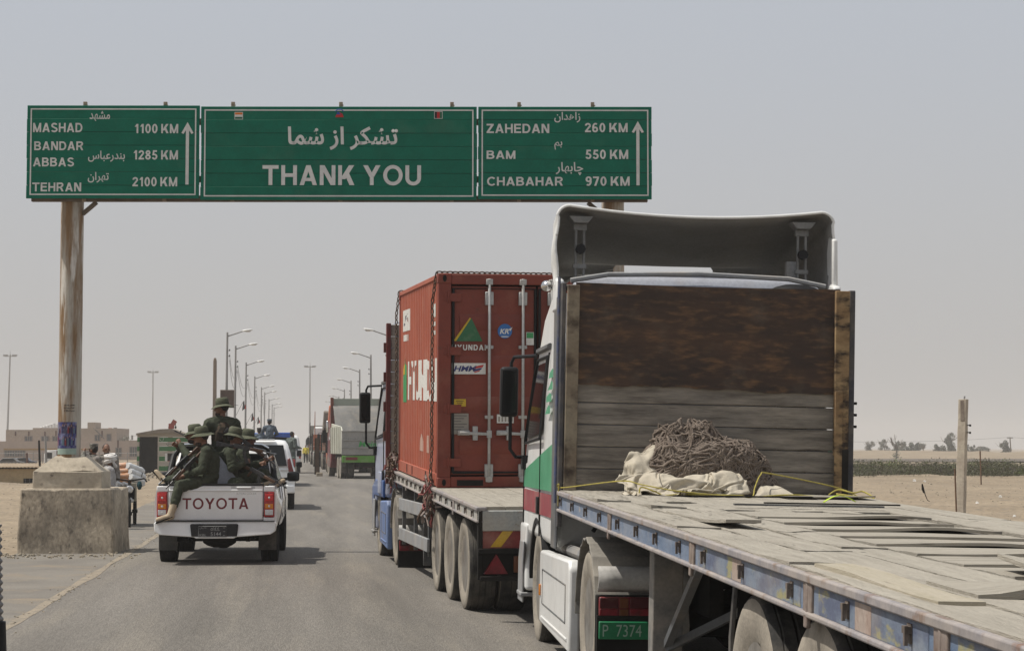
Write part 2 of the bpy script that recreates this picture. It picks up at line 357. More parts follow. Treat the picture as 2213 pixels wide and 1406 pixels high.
# ================================================================ setting: ground, road, far land
m_sand = M('sand', (.205, .16, .108), (.26, .205, .14), scale=.35, rough=.98, bump=1., bscale=7, speck=.3, c3=(.155, .13, .1), c3scale=1.7, c3lo=.56, c3hi=.72)
m_asph = M('dusty_asphalt', (.118, .108, .095), (.182, .167, .147), scale=.6, lo=.32, hi=.68, stretch=(1.9, .12, 1), rough=.93, bump=.5, bscale=75, speck=.34, c3=(.2, .18, .15), c3scale=.9, c3lo=.5, c3hi=.72, spec=.25)
m_apron = M('pale_dusty_asphalt', (.155, .142, .125), (.2, .183, .158), scale=.9, rough=.95, bump=.5, bscale=70, speck=.32, c3=(.235, .195, .145), c3scale=1.3, c3lo=.54, c3hi=.72, spec=.2)
m_edge = M('gravelly_sand', (.3, .25, .185), (.2, .175, .14), scale=5, rough=.98, bump=.8, bscale=50, speck=.3)
def gh(X, Y):
    z = gz(X, Y)
    o = ss(-X, 5.2, 9) if X < 0 else ss(X, 8, 14)
    if o > 0:
        z += o * (.22 * noise.noise((X * .16, Y * .11, 1.3)) + .10 * noise.noise((X * .5, Y * .4, 4.)) + .04 * noise.noise((X * 1.6, Y * 1.3, 2.)))
        if X > 0: z += o * .25 * ss(Y, 85, 96) * (1 - ss(Y, 97, 104))      # low bank in front of the scrub
        if X < 0: z += o * .25 * ss(Y, 36, 55) * (1 - ss(Y, 70, 84))
    return z
XS = [-1200, -600, -300, -180, -120, -90, -70, -55, -45] + [-40 + i for i in range(32)] + [-8 + .5 * i for i in range(5)] + [-5.75 + .25 * i for i in range(60)] + [9.5 + .5 * i for i in range(8)] + [13.5 + i for i in range(35)] + [50, 55, 62, 70, 85, 110, 160, 260, 500, 1200]
YS = [-30, -15, -5, 0] + [2 + .75 * i for i in range(88)] + [69 + 1.5 * i for i in range(45)] + [137 + 5 * i for i in range(20)] + [245, 270, 300, 340, 400, 500, 700, 1000, 1500, 2400]
def sheet(name, xs, ys, fn, mat):
    b = MB(); n = len(xs)
    b.add([(x, y, fn(x, y)) for y in ys for x in xs], [(j * n + i, j * n + i + 1, (j + 1) * n + i + 1, (j + 1) * n + i) for j in range(len(ys) - 1) for i in range(n - 1)])
    return tag(b.build(name, mat, smooth=60), kind='structure')
sheet('ground', XS, YS, gh, m_sand)
def strip(name, xa, xb, ys, dz, mat, amp, seed, step=.25):
    """a road sheet whose two edges wander"""
    b = MB(); rows = []
    n = int(round((xb - xa) / step))
    for y in ys:
        ea = xa + amp * (noise.noise((y * .35, seed, 0)) + .6 * noise.noise((y * 1.7, seed, 3))); eb = xb + amp * (noise.noise((y * .35, seed, 7)) + .6 * noise.noise((y * 1.7, seed, 9)))
        rows.append([(ea + (eb - ea) * i / n, y) for i in range(n + 1)])
    b.add([(x, y, gz(x, y) + dz) for r_ in rows for x, y in r_], [(j * (n + 1) + i, j * (n + 1) + i + 1, (j + 1) * (n + 1) + i + 1, (j + 1) * (n + 1) + i) for j in range(len(ys) - 1) for i in range(n)])
    return tag(b.build(name, mat, smooth=60), kind='structure')
YR = [y for y in YS if -16 < y < 700]
strip('road_shoulder', -4.55, -2.4, [y for y in YR if y < 160], .008, m_apron, .22, 5.)
strip('road', -2.72, 6.6, YR, .016, m_asph, .05, 1.)
strip('road_edge', -2.80, -2.69, [y for y in YR if y < 90], .019, m_edge, .05, 1., step=.055)
# far land on the right
m_field = M('dark_ploughed_field', (.085, .07, .055), (.11, .09, .07), scale=.1, rough=1)
b = MB()
p = [at(x, 967, D) for x, D in ((1250, 236), (3300, 236), (3300, 296), (1250, 296))]
b.add([(q.x, q.y, .1) for q in p], [(0, 1, 2, 3)]); tag(b.build('field', m_field), kind='structure')
b = MB()
def mound(u, v):
    px = 1250 + u * 2100; D = 305 + v * 120; q = at(px, 967, D)
    h = math.sin(math.pi * min(1, v * 1.2)) * (1.05 + .5 * noise.noise((q.x * .06, D * .02, 3.)) + .35 * noise.noise((q.x * .22, D * .05, 9)))
    return (q.x, q.y, max(.02, h))
b.grid(mound, 160, 14); tag(b.build('sand_mound', m_sand, smooth=60), kind='structure')

# loose stones: nobody could count them
def rock(b, c, s, rnd):
    vs = []; n = 6
    for j, zz in enumerate((-.4, .35)):
        for k in range(n):
            t = 2 * math.pi * k / n + j * .5; rr = s * rnd.uniform(.6, 1) * (1 if j == 0 else .7)
            vs.append((c[0] + rr * math.cos(t), c[1] + rr * math.sin(t), c[2] + zz * s * rnd.uniform(.7, 1.1)))
    vs.append((c[0], c[1], c[2] + s * .55))
    b.add(vs, [(k, (k + 1) % n, n + (k + 1) % n, n + k) for k in range(n)] + [(n + k, n + (k + 1) % n, 2 * n) for k in range(n)])
m_stone = M('pale_stone', (.31, .265, .2), (.22, .19, .145), scale=6, rough=.95)
rnd = random.Random(3); b = MB()
for i in range(1500):
    if rnd.random() < .45: px, D = rnd.uniform(1830, 2260), rnd.uniform(42, 100)
    else: px, D = rnd.uniform(-40, 330), rnd.choice((rnd.uniform(24, 45), rnd.uniform(40, 110)))
    q = at(px, 967, D)
    if -4.9 < q.x < 8.5: continue
    s = rnd.uniform(.01, .035) * (1 + (rnd.random() > .97) * 1.6) * (1 if D < 60 else 1.3); rock(b, (q.x, q.y, gh(q.x, q.y)), s, rnd)
for i in range(260):      # crumbs of concrete and gravel along the pale edge and the block
    y = rnd.uniform(18, 60); x = -2.76 + rnd.gauss(0, .09)
    rock(b, (x, y, gz(x, y) + .02), rnd.uniform(.008, .022), rnd)
for i in range(90):
    x, y = rnd.uniform(-5.2, -2.5), 32.3 + rnd.gauss(-.1, .45) ; rock(b, (x, y, gz(x, y) + .02), rnd.uniform(.012, .05), rnd)
tag(b.build('loose_stones', m_stone, smooth=0), kind='stuff')

# scrub strip: one mass of low bushes
m_leafs = [M('scrub_leaf_' + n, c, c2, scale=9, rough=.8, speck=.3, spec=.2) for n, c, c2 in (('olive', (.075, .08, .04), (.055, .06, .03)), ('grey', (.11, .1, .075), (.08, .072, .055)), ('green', (.1, .135, .03), (.075, .1, .025)))]
def leaf(b, c, s, rnd):
    a = Vector((rnd.gauss(0, 1), rnd.gauss(0, 1), rnd.gauss(0, 1))).normalized(); t = a.orthogonal().normalized(); u = a.cross(t)
    b.add([c - t * s, c + u * s * .45, c + t * s, c - u * s * .45], [(0, 1, 2, 3)])
b = MB(); rnd = random.Random(11)
for i in range(330):
    px, D = rnd.uniform(1560, 2480), rnd.uniform(98, 134); q = at(px, 967, D); w, h = rnd.uniform(.6, 1.5), rnd.uniform(.5, .98)
    k = rnd.choices((0, 1, 2), (5, 4, 1.6 if D > 112 else .8))[0]
    for j in range(int(360 * w)):
        t, rr = rnd.uniform(0, 6.28), math.sqrt(rnd.random()) * w; hh = h * math.sqrt(max(0, 1 - (rr / w) ** 2)) * (rnd.random() ** .6)
        b.i = k; leaf(b, Vector((q.x + rr * math.cos(t), q.y + rr * math.sin(t), gh(q.x, q.y) + .05 + hh)), rnd.uniform(.028, .06), rnd)
tag(b.build('scrub', m_leafs, smooth=0), kind='stuff')

# trees far off on the right
m_bark = M('grey_bark', (.12, .1, .08), (.2, .17, .14), scale=8, rough=.95)
m_far_hazed = [M('tree_leaf_' + n, c, c2, scale=2, rough=.85, speck=.3, spec=.2) for n, c, c2 in (('dark', (.105, .113, .085), (.135, .138, .108)), ('olive', (.16, .158, .128), (.19, .183, .148)))]  # dusty leaf colours, lightened further to stand in for distance haze
def tree(label, px, D, h, w, base, k=0, dead=False, lobes=5, n=1500, seed=0):
    q = at(px, 967, D); h *= 1.22; w *= 1.3; rnd = random.Random(seed + int(px)); t = thing('tree', label, 'tree', (q.x, q.y, base), group='trees beyond the sand mounds')
    b = MB(); b.tube([(0, 0, -.3), (.04 * h, 0, h * .3), (.02 * h, .02 * h, h * .62)], [h * .045, h * .035, h * .018], 7)
    tips = []
    for i in range(9 if dead else 6):
        a = rnd.uniform(0, 6.28); z0 = h * rnd.uniform(.3, .6); l = w * rnd.uniform(.5, 1.)
        m_ = Vector((l * .5 * math.cos(a), l * .5 * math.sin(a), z0 + h * .16)); e = Vector((l * math.cos(a) * .8, l * math.sin(a) * .8, min(h, z0 + h * rnd.uniform(.25, .45))))
        b.tube([(.02 * h, 0, z0), m_, e], [h * .018, h * .012, h * .005], 5); tips.append(e)
        if dead:
            for j in range(2): b.tube([m_, m_ + Vector((rnd.gauss(0, .2) * w, rnd.gauss(0, .2) * w, h * .22))], [h * .008, h * .003], 4)
    b.build('trunk', m_bark, t)
    if dead: return
    b = MB(); cs = []
    for i in range(lobes + 6):
        zz = .08 + .76 * (i + rnd.random()) / (lobes + 6); k_ = (1 - abs(zz - .3) * .95); cs.append((Vector((rnd.uniform(-.5, .5) * w * k_, rnd.uniform(-.4, .4) * w * k_, h * zz)), rnd.uniform(.16, .3) * w * (.6 + .4 * k_)))
    for i in range(n):
        c, rr = rnd.choice(cs); d = Vector((rnd.gauss(0, 1), rnd.gauss(0, 1), rnd.gauss(0, 1))).normalized() * rr * rnd.random() ** .4
        pt = c + Vector((d.x, d.y, d.z * 1.05)); pt.z = max(h * .08, min(h * 1.03, pt.z)); leaf(b, pt, rnd.uniform(.035, .08) * w, rnd)
    b.build('crown', m_far_hazed[k], t, smooth=0)
for a in (('pale olive tree rising through dust left of the dead tree', 1879, 470, 2.7, 1.9, .3, 1), ('tall narrow olive tree beside the dead bare tree', 1910, 460, 3.1, 1.7, .3, 1),
          ('low dark round tree just behind the dead bare tree', 1947, 450, 2.4, 2.6, .3, 0), ('low wide dark tree right of the dead bare tree', 1978, 450, 2.2, 3.2, .3, 0),
          ('small dark bush-like tree touching the tall dark tree', 2025, 440, 1.9, 1.7, .3, 0), ('tallest dark tree with a ragged crown left of the concrete post', 2048, 440, 4.0, 3.2, .1, 0),
          ('slim tree seen just right of the concrete post', 2091, 440, 2.0, .9, .3, 0), ('small thin tree right of the concrete post', 2102, 450, 1.9, 1.2, .3, 0),
          ('dark round tree beside the wooden utility pole', 2169, 430, 2.4, 2.2, .3, 0), ('low pale shrub-like tree between concrete post and utility pole', 2118, 520, 1.3, 3.4, .3, 1)):
    tree(*a)
tree('bare dead tree with a dark bushy foot standing before the mounds', 1936, 300, 3.0, 1.4, .1, dead=True)
tree('small bare dead tree behind the sand mound', 1995, 430, 2.0, 1.3, .4, dead=True)
b = MB(); rnd = random.Random(5); q = at(1936, 967, 299)
bt = thing('shrub', 'dark shrub growing round the foot of the dead tree', 'shrub', (q.x, q.y, .1))
for i in range(120): leaf(b, Vector((rnd.gauss(0, .35), rnd.gauss(0, .3), abs(rnd.gauss(.4, .4)))), .12, rnd)
b.build('foliage', m_far_hazed[0], bt, smooth=0)

# haze: dusty air round the whole place
hm = bpy.data.materials.new('haze'); hm.use_nodes = True; hn = hm.node_tree; hn.nodes.clear()
ho = hn.nodes.new('ShaderNodeOutputMaterial'); pv = hn.nodes.new('ShaderNodeVolumePrincipled')
pv.inputs['Color'].default_value = (.76, .75, .74, 1); pv.inputs['Density'].default_value = .0006; hn.links.new(pv.outputs[0], ho.inputs['Volume'])
b = MB(); b.box(-1250, 1250, -60, 2450, -2.2, 28); tag(b.build('haze', hm, smooth=0), kind='stuff')
# ================================================================ road sign gantry
m_sign = M('sign_green', (.002, .135, .083), (.002, .114, .07), scale=4, rough=.6, speck=.08, spec=.12, dust=.1, dustc=(.09, .15, .1), dscale=1.2)
m_signpost = M('rusty_painted_post', (.37, .34, .29), (.2, .122, .06), scale=2.4, lo=.39, hi=.57, stretch=(2.4, 2.4, .26), rough=.8, c3=(.54, .51, .46), c3scale=3.5, c3lo=.55, c3hi=.64, bump=.3, bscale=25)
m_signback = M('sign_back_steel', (.16, .13, .1), (.1, .08, .06), scale=5, rough=.8)
SY = R(-5.75); SD = 33.0
s0 = at(731, 967, SD - .42); gan = thing('road_sign_gantry', 'wide green road sign on two rusty posts spanning the road', 'road sign', (s0.x, s0.y, 0), (0, 0, SY))
SK = FPX / SD
def sx(px): return (px - 732) / SK
def sz(py): return CAMZ + (967 - py) / SK
BD = []
def panel(px0, px1, py0, py1, nb, texts, lab, arrow=None, flags=False):
    x0, x1, z0, z1 = sx(px0), sx(px1), sz(py1), sz(py0)
    b = MB(); b.box(x0 + .02, x1 - .02, .035, .06, z0 + .02, z1 - .02); P = b.build('sign_panel', m_signback, gan); P['label'] = lab
    hb = (z1 - z0) / nb
    bm = MB(); bm.box(x0, x1, 0, .03, 0, hb - .0045); me = bm.mesh('board', m_sign)
    for i in range(nb):
        obj('board', me, P, bevel=.004, seg=1, loc=(random.uniform(-.006, .006), random.uniform(-.004, .004), z0 + i * hb))
    b = MB(); t, g = .022, .055; yy = -.0065
    for (a, c, d, e) in ((x0 + g, x1 - g, z1 - g - t, z1 - g), (x0 + g, x1 - g, z0 + g, z0 + g + t), (x0 + g, x0 + g + t, z0 + g + t, z1 - g - t), (x1 - g - t, x1 - g, z0 + g + t, z1 - g - t)):
        b.add([(a, yy, d), (c, yy, d), (c, yy, e), (a, yy, e)], [(0, 1, 2, 3)])
    b.build('border_line', m_letter, P, smooth=0)
    for (s, a, c, d, e, bold) in texts:
        obj('lettering', letters(s, m_letter, sx(a), sx(c), sz(e), sz(d), .18, -.0065) if s.isascii() else text_mesh(s, m_letter, sx(a), sx(c), sz(e), sz(d), bold, -.0065), P)
    if arrow:
        ax, at_, ab = arrow; b = MB(); X = sx(ax); zt, zb = sz(at_), sz(ab); w = .026; yy = -.0065
        b.add([(X - w, yy, zb), (X + w, yy, zb), (X + w, yy, zt - .1), (X - w, yy, zt - .1)], [(0, 1, 2, 3)])
        b.add([(X, yy - .0006, zt), (X - .1, yy - .0006, zt - .18), (X - .065, yy - .0006, zt - .195), (X, yy - .0006, zt - .095), (X + .065, yy - .0006, zt - .195), (X + .1, yy - .0006, zt - .18)], [(0, 1, 2, 3), (0, 3, 4, 5)])
        b.build('arrow', m_letter, P, smooth=0)
    return P
panel(59, 430, 231, 433, 7, [('MASHAD', 72, 178, 270, 290, .018), ('1100 KM', 290, 384, 272, 292, .018), ('BANDAR', 75, 181, 310, 329, .018), ('ABBAS', 73, 161, 345, 364, .018), ('1285 KM', 288, 384, 329, 349, .018),
      ('TEHRAN', 72, 177, 399, 418, .018), ('2100 KM', 287, 383, 387, 407, .018), (persian('مشهد'), 193, 237, 244, 267, .012), (persian('بندرعباس'), 191, 270, 330, 354, .012), (persian('تهران'), 191, 236, 376, 399, .012)], 'left panel with three distances', (404, 268, 403))
pm = panel(433, 1027, 233, 436, 7, [('THANK YOU', 566, 907, 361, 404, .02), (persian('تشکر از شما'), 620, 857, 277, 328, .025)], 'middle panel reading thank you')
panel(1030, 1404, 233, 434, 7, [('ZAHEDAN', 1048, 1183, 271, 291, .018), ('260 KM', 1260, 1352, 269, 289, .018), ('BAM', 1048, 1110, 329, 347, .018), ('550 KM', 1261, 1353, 327, 347, .018),
      ('CHABAHAR', 1049, 1213, 386, 405, .018), ('970 KM', 1261, 1356, 385, 405, .018), (persian('زاهدان'), 1194, 1250, 245, 268, .012), (persian('بم'), 1194, 1211, 309, 327, .012), (persian('چابهار'), 1197, 1256, 354, 382, .012)], 'right panel with three distances', (1374, 265, 404))
# the little flags and the crest on the middle panel
fl = {'o': M('flag_orange', (.6, .16, .02), speck=.05), 'w': m_letter, 'g': M('flag_dark_green', (.01, .1, .05), speck=.05), 'k': M('flag_black', (.012, .012, .012)), 'r': M('flag_red', (.4, .02, .02)), 'b': M('crest_blue', (.02, .06, .3))}
def flat(name, x0, x1, z0, z1, m, P, y=-.0072):
    b = MB(); b.add([(x0, y, z0), (x1, y, z0), (x1, y, z1), (x0, y, z1)], [(0, 1, 2, 3)]); return b.build(name, m, P, smooth=0)
for a, (px0, px1, py0, py1, m) in enumerate(((505, 523, 246, 262, 'w'), (506, 522, 247, 251.5, 'o'), (506, 522, 256.5, 261, 'g'), (935, 953, 244, 260, 'w'), (936, 941, 245, 259, 'k'), (941, 947, 245, 259, 'r'), (947, 952, 245, 259, 'g'))):
    flat('flag_print', sx(px0), sx(px1), sz(py1), sz(py0), fl[m], pm, -.0072 - (a not in (0, 3)) * .0012)
b = MB(); X = sx(731)
b.add([(X - .07, -.0072, sz(257)), (X + .07, -.0072, sz(257)), (X + .05, -.0072, sz(250)), (X, -.0072, sz(246)), (X - .05, -.0072, sz(250))], [(0, 1, 2, 3, 4)]); b.build('crest_print', fl['r'], pm, smooth=0)
b = MB(); b.add([(X - .05, -.0082, sz(251)), (X + .02, -.0082, sz(251)), (X - .01, -.0082, sz(245)), (X - .04, -.0082, sz(246))], [(0, 1, 2, 3)]); b.build('crest_print', fl['b'], pm, smooth=0)
b = MB(); b.tube([(X - .07, -.008, sz(244)), (X - .03, -.008, sz(240)), (X + .03, -.008, sz(240)), (X + .07, -.008, sz(244))], .007, 4); b.build('crest_print', fl['b'], pm, smooth=0)
# carrying beams and stub ends of the uprights
b = MB()
for z in (sz(437.5), sz(395), sz(270)): b.box(sx(66), sx(1396), .12, .22, z, z + .1)
b.build('beam', m_signback, gan, bevel=.008)
for px in (181, 354, 500, 733, 973, 1118, 1277):
    b = MB(); b.box(sx(px) - .03, sx(px) + .03, .06, .12, sz(439), sz(222)); b.box(sx(px) - .03, sx(px) + .045, .06, .07, sz(231), sz(228)); b.build('upright', M('rusty_upright', (.2, .13, .08), (.3, .26, .2), scale=8, rough=.8), gan, bevel=.004)
for px in (159.5, 1316):
    X = sx(px) - .078 * (1 if px < 700 else -.6); b = MB(); b.lathe([(.2, 1.0), (.188, 1.3), (.186, sz(470)), (.186, sz(300))], 28, Matrix.Translation((X, .34, 0))); b.build('post', m_signpost, gan)
    s = 1 if px < 700 else -1
    b = MB(); b.bar((X + s * .18, .30, sz(462)), (X + s * .42, .22, sz(438)), .06, .06); b.build('brace', m_signback, gan)
    X = sx(px); BX0, BX1 = X - .79, X + .73
    # block, then a squat pyramid plinth
    def slab(x0, x1, y0, y1, z0, z1, k0=1., k1=1., sd=1.):
        g = MB(); n = 10
        cx, cy = (x0 + x1) / 2, (y0 + y1) / 2
        loops = []
        for j in range(n + 1):
            z = z0 + (z1 - z0) * j / n; k = k0 + (k1 - k0) * j / n; lp = []
            for (a0, b0, a1, b1) in ((x0, y0, x1, y0), (x1, y0, x1, y1), (x1, y1, x0, y1), (x0, y1, x0, y0)):
                for i in range(8):
                    a, c = a0 + (a1 - a0) * i / 8, b0 + (b1 - b0) * i / 8
                    q = Vector((cx + (a - cx) * k, cy + (c - cy) * k, z)); w = noise.noise_vector(q * 2.6 + Vector((sd, 0, 0))) * .022 + noise.noise_vector(q * 9) * .008
                    if j == n and z1 < 2.: w.z = min(w.z, 0) * 2
                    lp.append(q + w)
            loops.append(lp)
        g.loft(loops); return g
    g = slab(BX0, BX1, -.12, 1.35, -.1, 1.06, 1.03, .985, px); o = g.build('concrete_block', m_concrete, gan, bevel=.03, smooth=50)
    g = slab(X - .585, X + .53, -.02, .72, 1.03, 1.34, 1.01, 1., px + 3)
    pl = g.build('plinth', M('pale_plinth_concrete', (.44, .385, .3), (.36, .31, .24), scale=3, rough=.95, bump=.35, bscale=16, c3=(.15, .125, .1), c3scale=6, c3lo=.62, c3hi=.72), gan, bevel=.02, smooth=50)
    g = slab(X - .585, X + .53, -.02, .72, 1.335, 1.585, .985, .47, px + 5); g.map(lambda v: Vector((v.x + (X - v.x - 0) * .06 * (v.z - 1.33) / .25, v.y, v.z))); g.build('plinth_cap', MATS['pale_plinth_concrete'], gan, bevel=.02, smooth=50)
# poster pasted round the left post
X = sx(159.5) - .078
def around(a0, a1, z0, z1, r, n=12, m=1):
    g = MB(); g.grid(lambda u, v: (X + r * math.sin(a0 + (a1 - a0) * u), .34 - r * math.cos(a0 + (a1 - a0) * u), z0 + (z1 - z0) * v), n, m); return g
po = thing('poster', 'blue photo poster of people pasted round the left sign post', 'poster', gan.location, (0, 0, SY))
m_post = M('poster_photo', (.02, .025, .14), (.16, .17, .3), scale=7, lo=.45, hi=.6, stretch=(1.6, 1, .7), rough=.5, c3=(.05, .03, .06), c3scale=6, c3lo=.52, c3hi=.58, speck=.3)
around(-1.15, .85, sz(968), sz(912), .192).build('photo_print', m_post, po)
rnd = random.Random(2)
cols = [M('poster_' + n, c, speck=.1) for n, c in (('white', (.36, .36, .4)), ('red', (.2, .03, .04)), ('dark', (.015, .015, .03)), ('teal', (.08, .13, .18)), ('navy', (.02, .02, .08)))]
for i in range(22):
    a = -1.05 + (i % 11) * .175 + rnd.uniform(-.05, .05); row = i // 11; zc = (sz(962) if row else sz(936)); h = rnd.uniform(.07, .14)
    around(a, a + rnd.uniform(.07, .13), zc, zc + h, .1935, 2).build('figure_print', rnd.choice(cols), po)
    around(a + .02, a + .07, zc + h, zc + h + .03, .1935, 2).build('figure_print', M('poster_skin', (.3, .17, .12)), po)
around(-1.15, .85, sz(981), sz(968.5), .192).build('caption_strip', M('poster_green', (.3, .38, .33), (.24, .32, .28), scale=20), po)
g = MB(); rnd = random.Random(8)
for ln in range(3):       # a scrawl of handwriting above the poster
    a = .62; z = sz(876 + ln * 6)
    while a > -.3 + ln * .05:
        pts = [(X + .19 * math.sin(t), .34 - .19 * math.cos(t), z + rnd.uniform(-.012, .014)) for t in (a, a - .03, a - .06, a - .09)]; g.tube(pts, .0035, 4); a -= rnd.uniform(.1, .14)
g.build('handwriting', M('graffiti_black', (.03, .03, .035)), gan)
# ================================================================ heavy trucks
def hdg(px, py, roll):
    """orientation of a vehicle whose length runs to this vanishing point"""
    return Euler((math.atan((967 - py) / FPX), roll, -(YAW + math.atan((px - CX) / FPX))), 'ZXY').to_matrix()
def rooted(Rm, local, world): return Vector(world) - Rm @ Vector(local)
m_blue = M('worn_blue_paint', (.1, .145, .225), (.17, .21, .28), scale=4.5, stretch=(1, .8, 2.), lo=.35, hi=.65, rough=.6, dust=.4, dustc=(.33, .31, .29), c3=(.3, .27, .25), c3scale=5, c3lo=.6, c3hi=.68, bump=.15, bscale=30)
m_rail = M('worn_rail_edge', (.3, .27, .26), (.2, .19, .2), scale=7, rough=.65, dust=.5, c3=(.16, .09, .06), c3scale=6, c3lo=.58, c3hi=.7)
m_greyrail = M('dusty_grey_rail', (.3, .31, .3), (.36, .35, .32), scale=5, rough=.8, dust=.5, c3=(.2, .13, .09), c3scale=7, c3lo=.6, c3hi=.7)
m_bracket = M('brown_bracket', (.17, .13, .11), (.24, .2, .175), scale=9, rough=.8, dust=.35, c3=(.11, .06, .04), c3scale=8, c3lo=.52, c3hi=.66)
m_rust = M('rusty_plywood', (.066, .037, .023), (.03, .021, .017), scale=2.6, stretch=(.45, 1, 1.7), lo=.36, hi=.64, detail=15, rough=.8, c3=(.18, .095, .042), c3scale=9, c3lo=.5, c3hi=.8, bump=.4, bscale=18, dust=.15, dustc=(.2, .16, .12))
m_yellowwood = M('stained_yellow_timber', (.3, .205, .105), (.19, .115, .055), scale=4, stretch=(1, 1, 2.), rough=.85, c3=(.03, .02, .014), c3scale=5.5, c3lo=.47, c3hi=.62, bump=.3, bscale=20)
m_yrope = M('yellow_rope', (.38, .32, .06), (.28, .235, .06), scale=30, rough=.8)

def trailer(root, L, dz, W, HB, rail, rh, planks, wheels, wr, hooks, brackets, hbmats):
    h = W / 2
    # side rails: C-channel with lips, tie hooks as sub-parts
    hk = MB(); hk.box(-.022, 0, -.024, .024, -.012, .012); hk.box(-.026, -.014, -.024, -.008, -.05, .014); hk.box(-.004, .002, -.02, .026, -.045, .02)
    hm_ = hk.mesh('hook', M('rusty_dark_hook', (.07, .055, .045), (.13, .1, .085), scale=30, rough=.7, dust=.3))
    for s in (-1, 1):
        b = MB(); b.box(s * h if s < 0 else h - .03, s * h + .03 if s < 0 else h, -L, 0, dz - rh + .02, dz - .035); r_ = b.build('side_rail', rail, root)
        b = MB(); b.box(*sorted((s * (h + .02), s * (h - .09))), -L, .0, dz - .034, dz + .004); b.box(*sorted((s * (h + .02), s * (h - .06))), -L, 0, dz - rh - .005, dz - rh + .02); b.build('rail_lip', m_rail, r_, bevel=.008)
        for y in hooks:
            o = obj('hook', hm_, r_, loc=(s * (h + .003), y, dz - rh * .42)); o.scale = (1 if s < 0 else -1, 1, 1)
        for y in brackets:
            b = MB(); b.box(*sorted((s * (h + .012), s * (h - .02))), y - .07, y + .07, dz - rh - .006, dz + .006); b.box(*sorted((s * (h + .016), s * h)), y - .014, y + .014, dz - rh - .01, dz - .03); b.box(*sorted((s * (h + .02), s * h)), y - .025, y + .025, dz - rh - .045, dz - rh + .012); b.build('bracket', m_bracket if rail is m_blue else m_rail, r_, bevel=.006)
    # frame
    b = MB()
    for s in (-1, 1): b.box(s * .5 - .07, s * .5 + .07, -L + .1, -.1, dz - .42, dz - .06)
    for i in range(int(L / .8)): b.box(-h + .04, h - .04, -.4 - i * .8, -.3 - i * .8, dz - .16, dz - .05)
    b.build('chassis_frame', m_dark, root)
    b = MB(); b.box(-h + .01, h - .01, -L + .002, -L + .05, dz - .24, dz - .03); b.build('rear_beam', rail, root, bevel=.01)
    for y, x, z in wheels:
        for s in (-1, 1): wheel(root, s * (h - .19), y, z, wr, .31, dual=-s * .34)
        b = MB(); b.tube([(-.9, y, z), (.9, y, z)], .07, 10); b.build('axle', m_dark, root)
    # headboard
    if HB:
        HB()
    return root

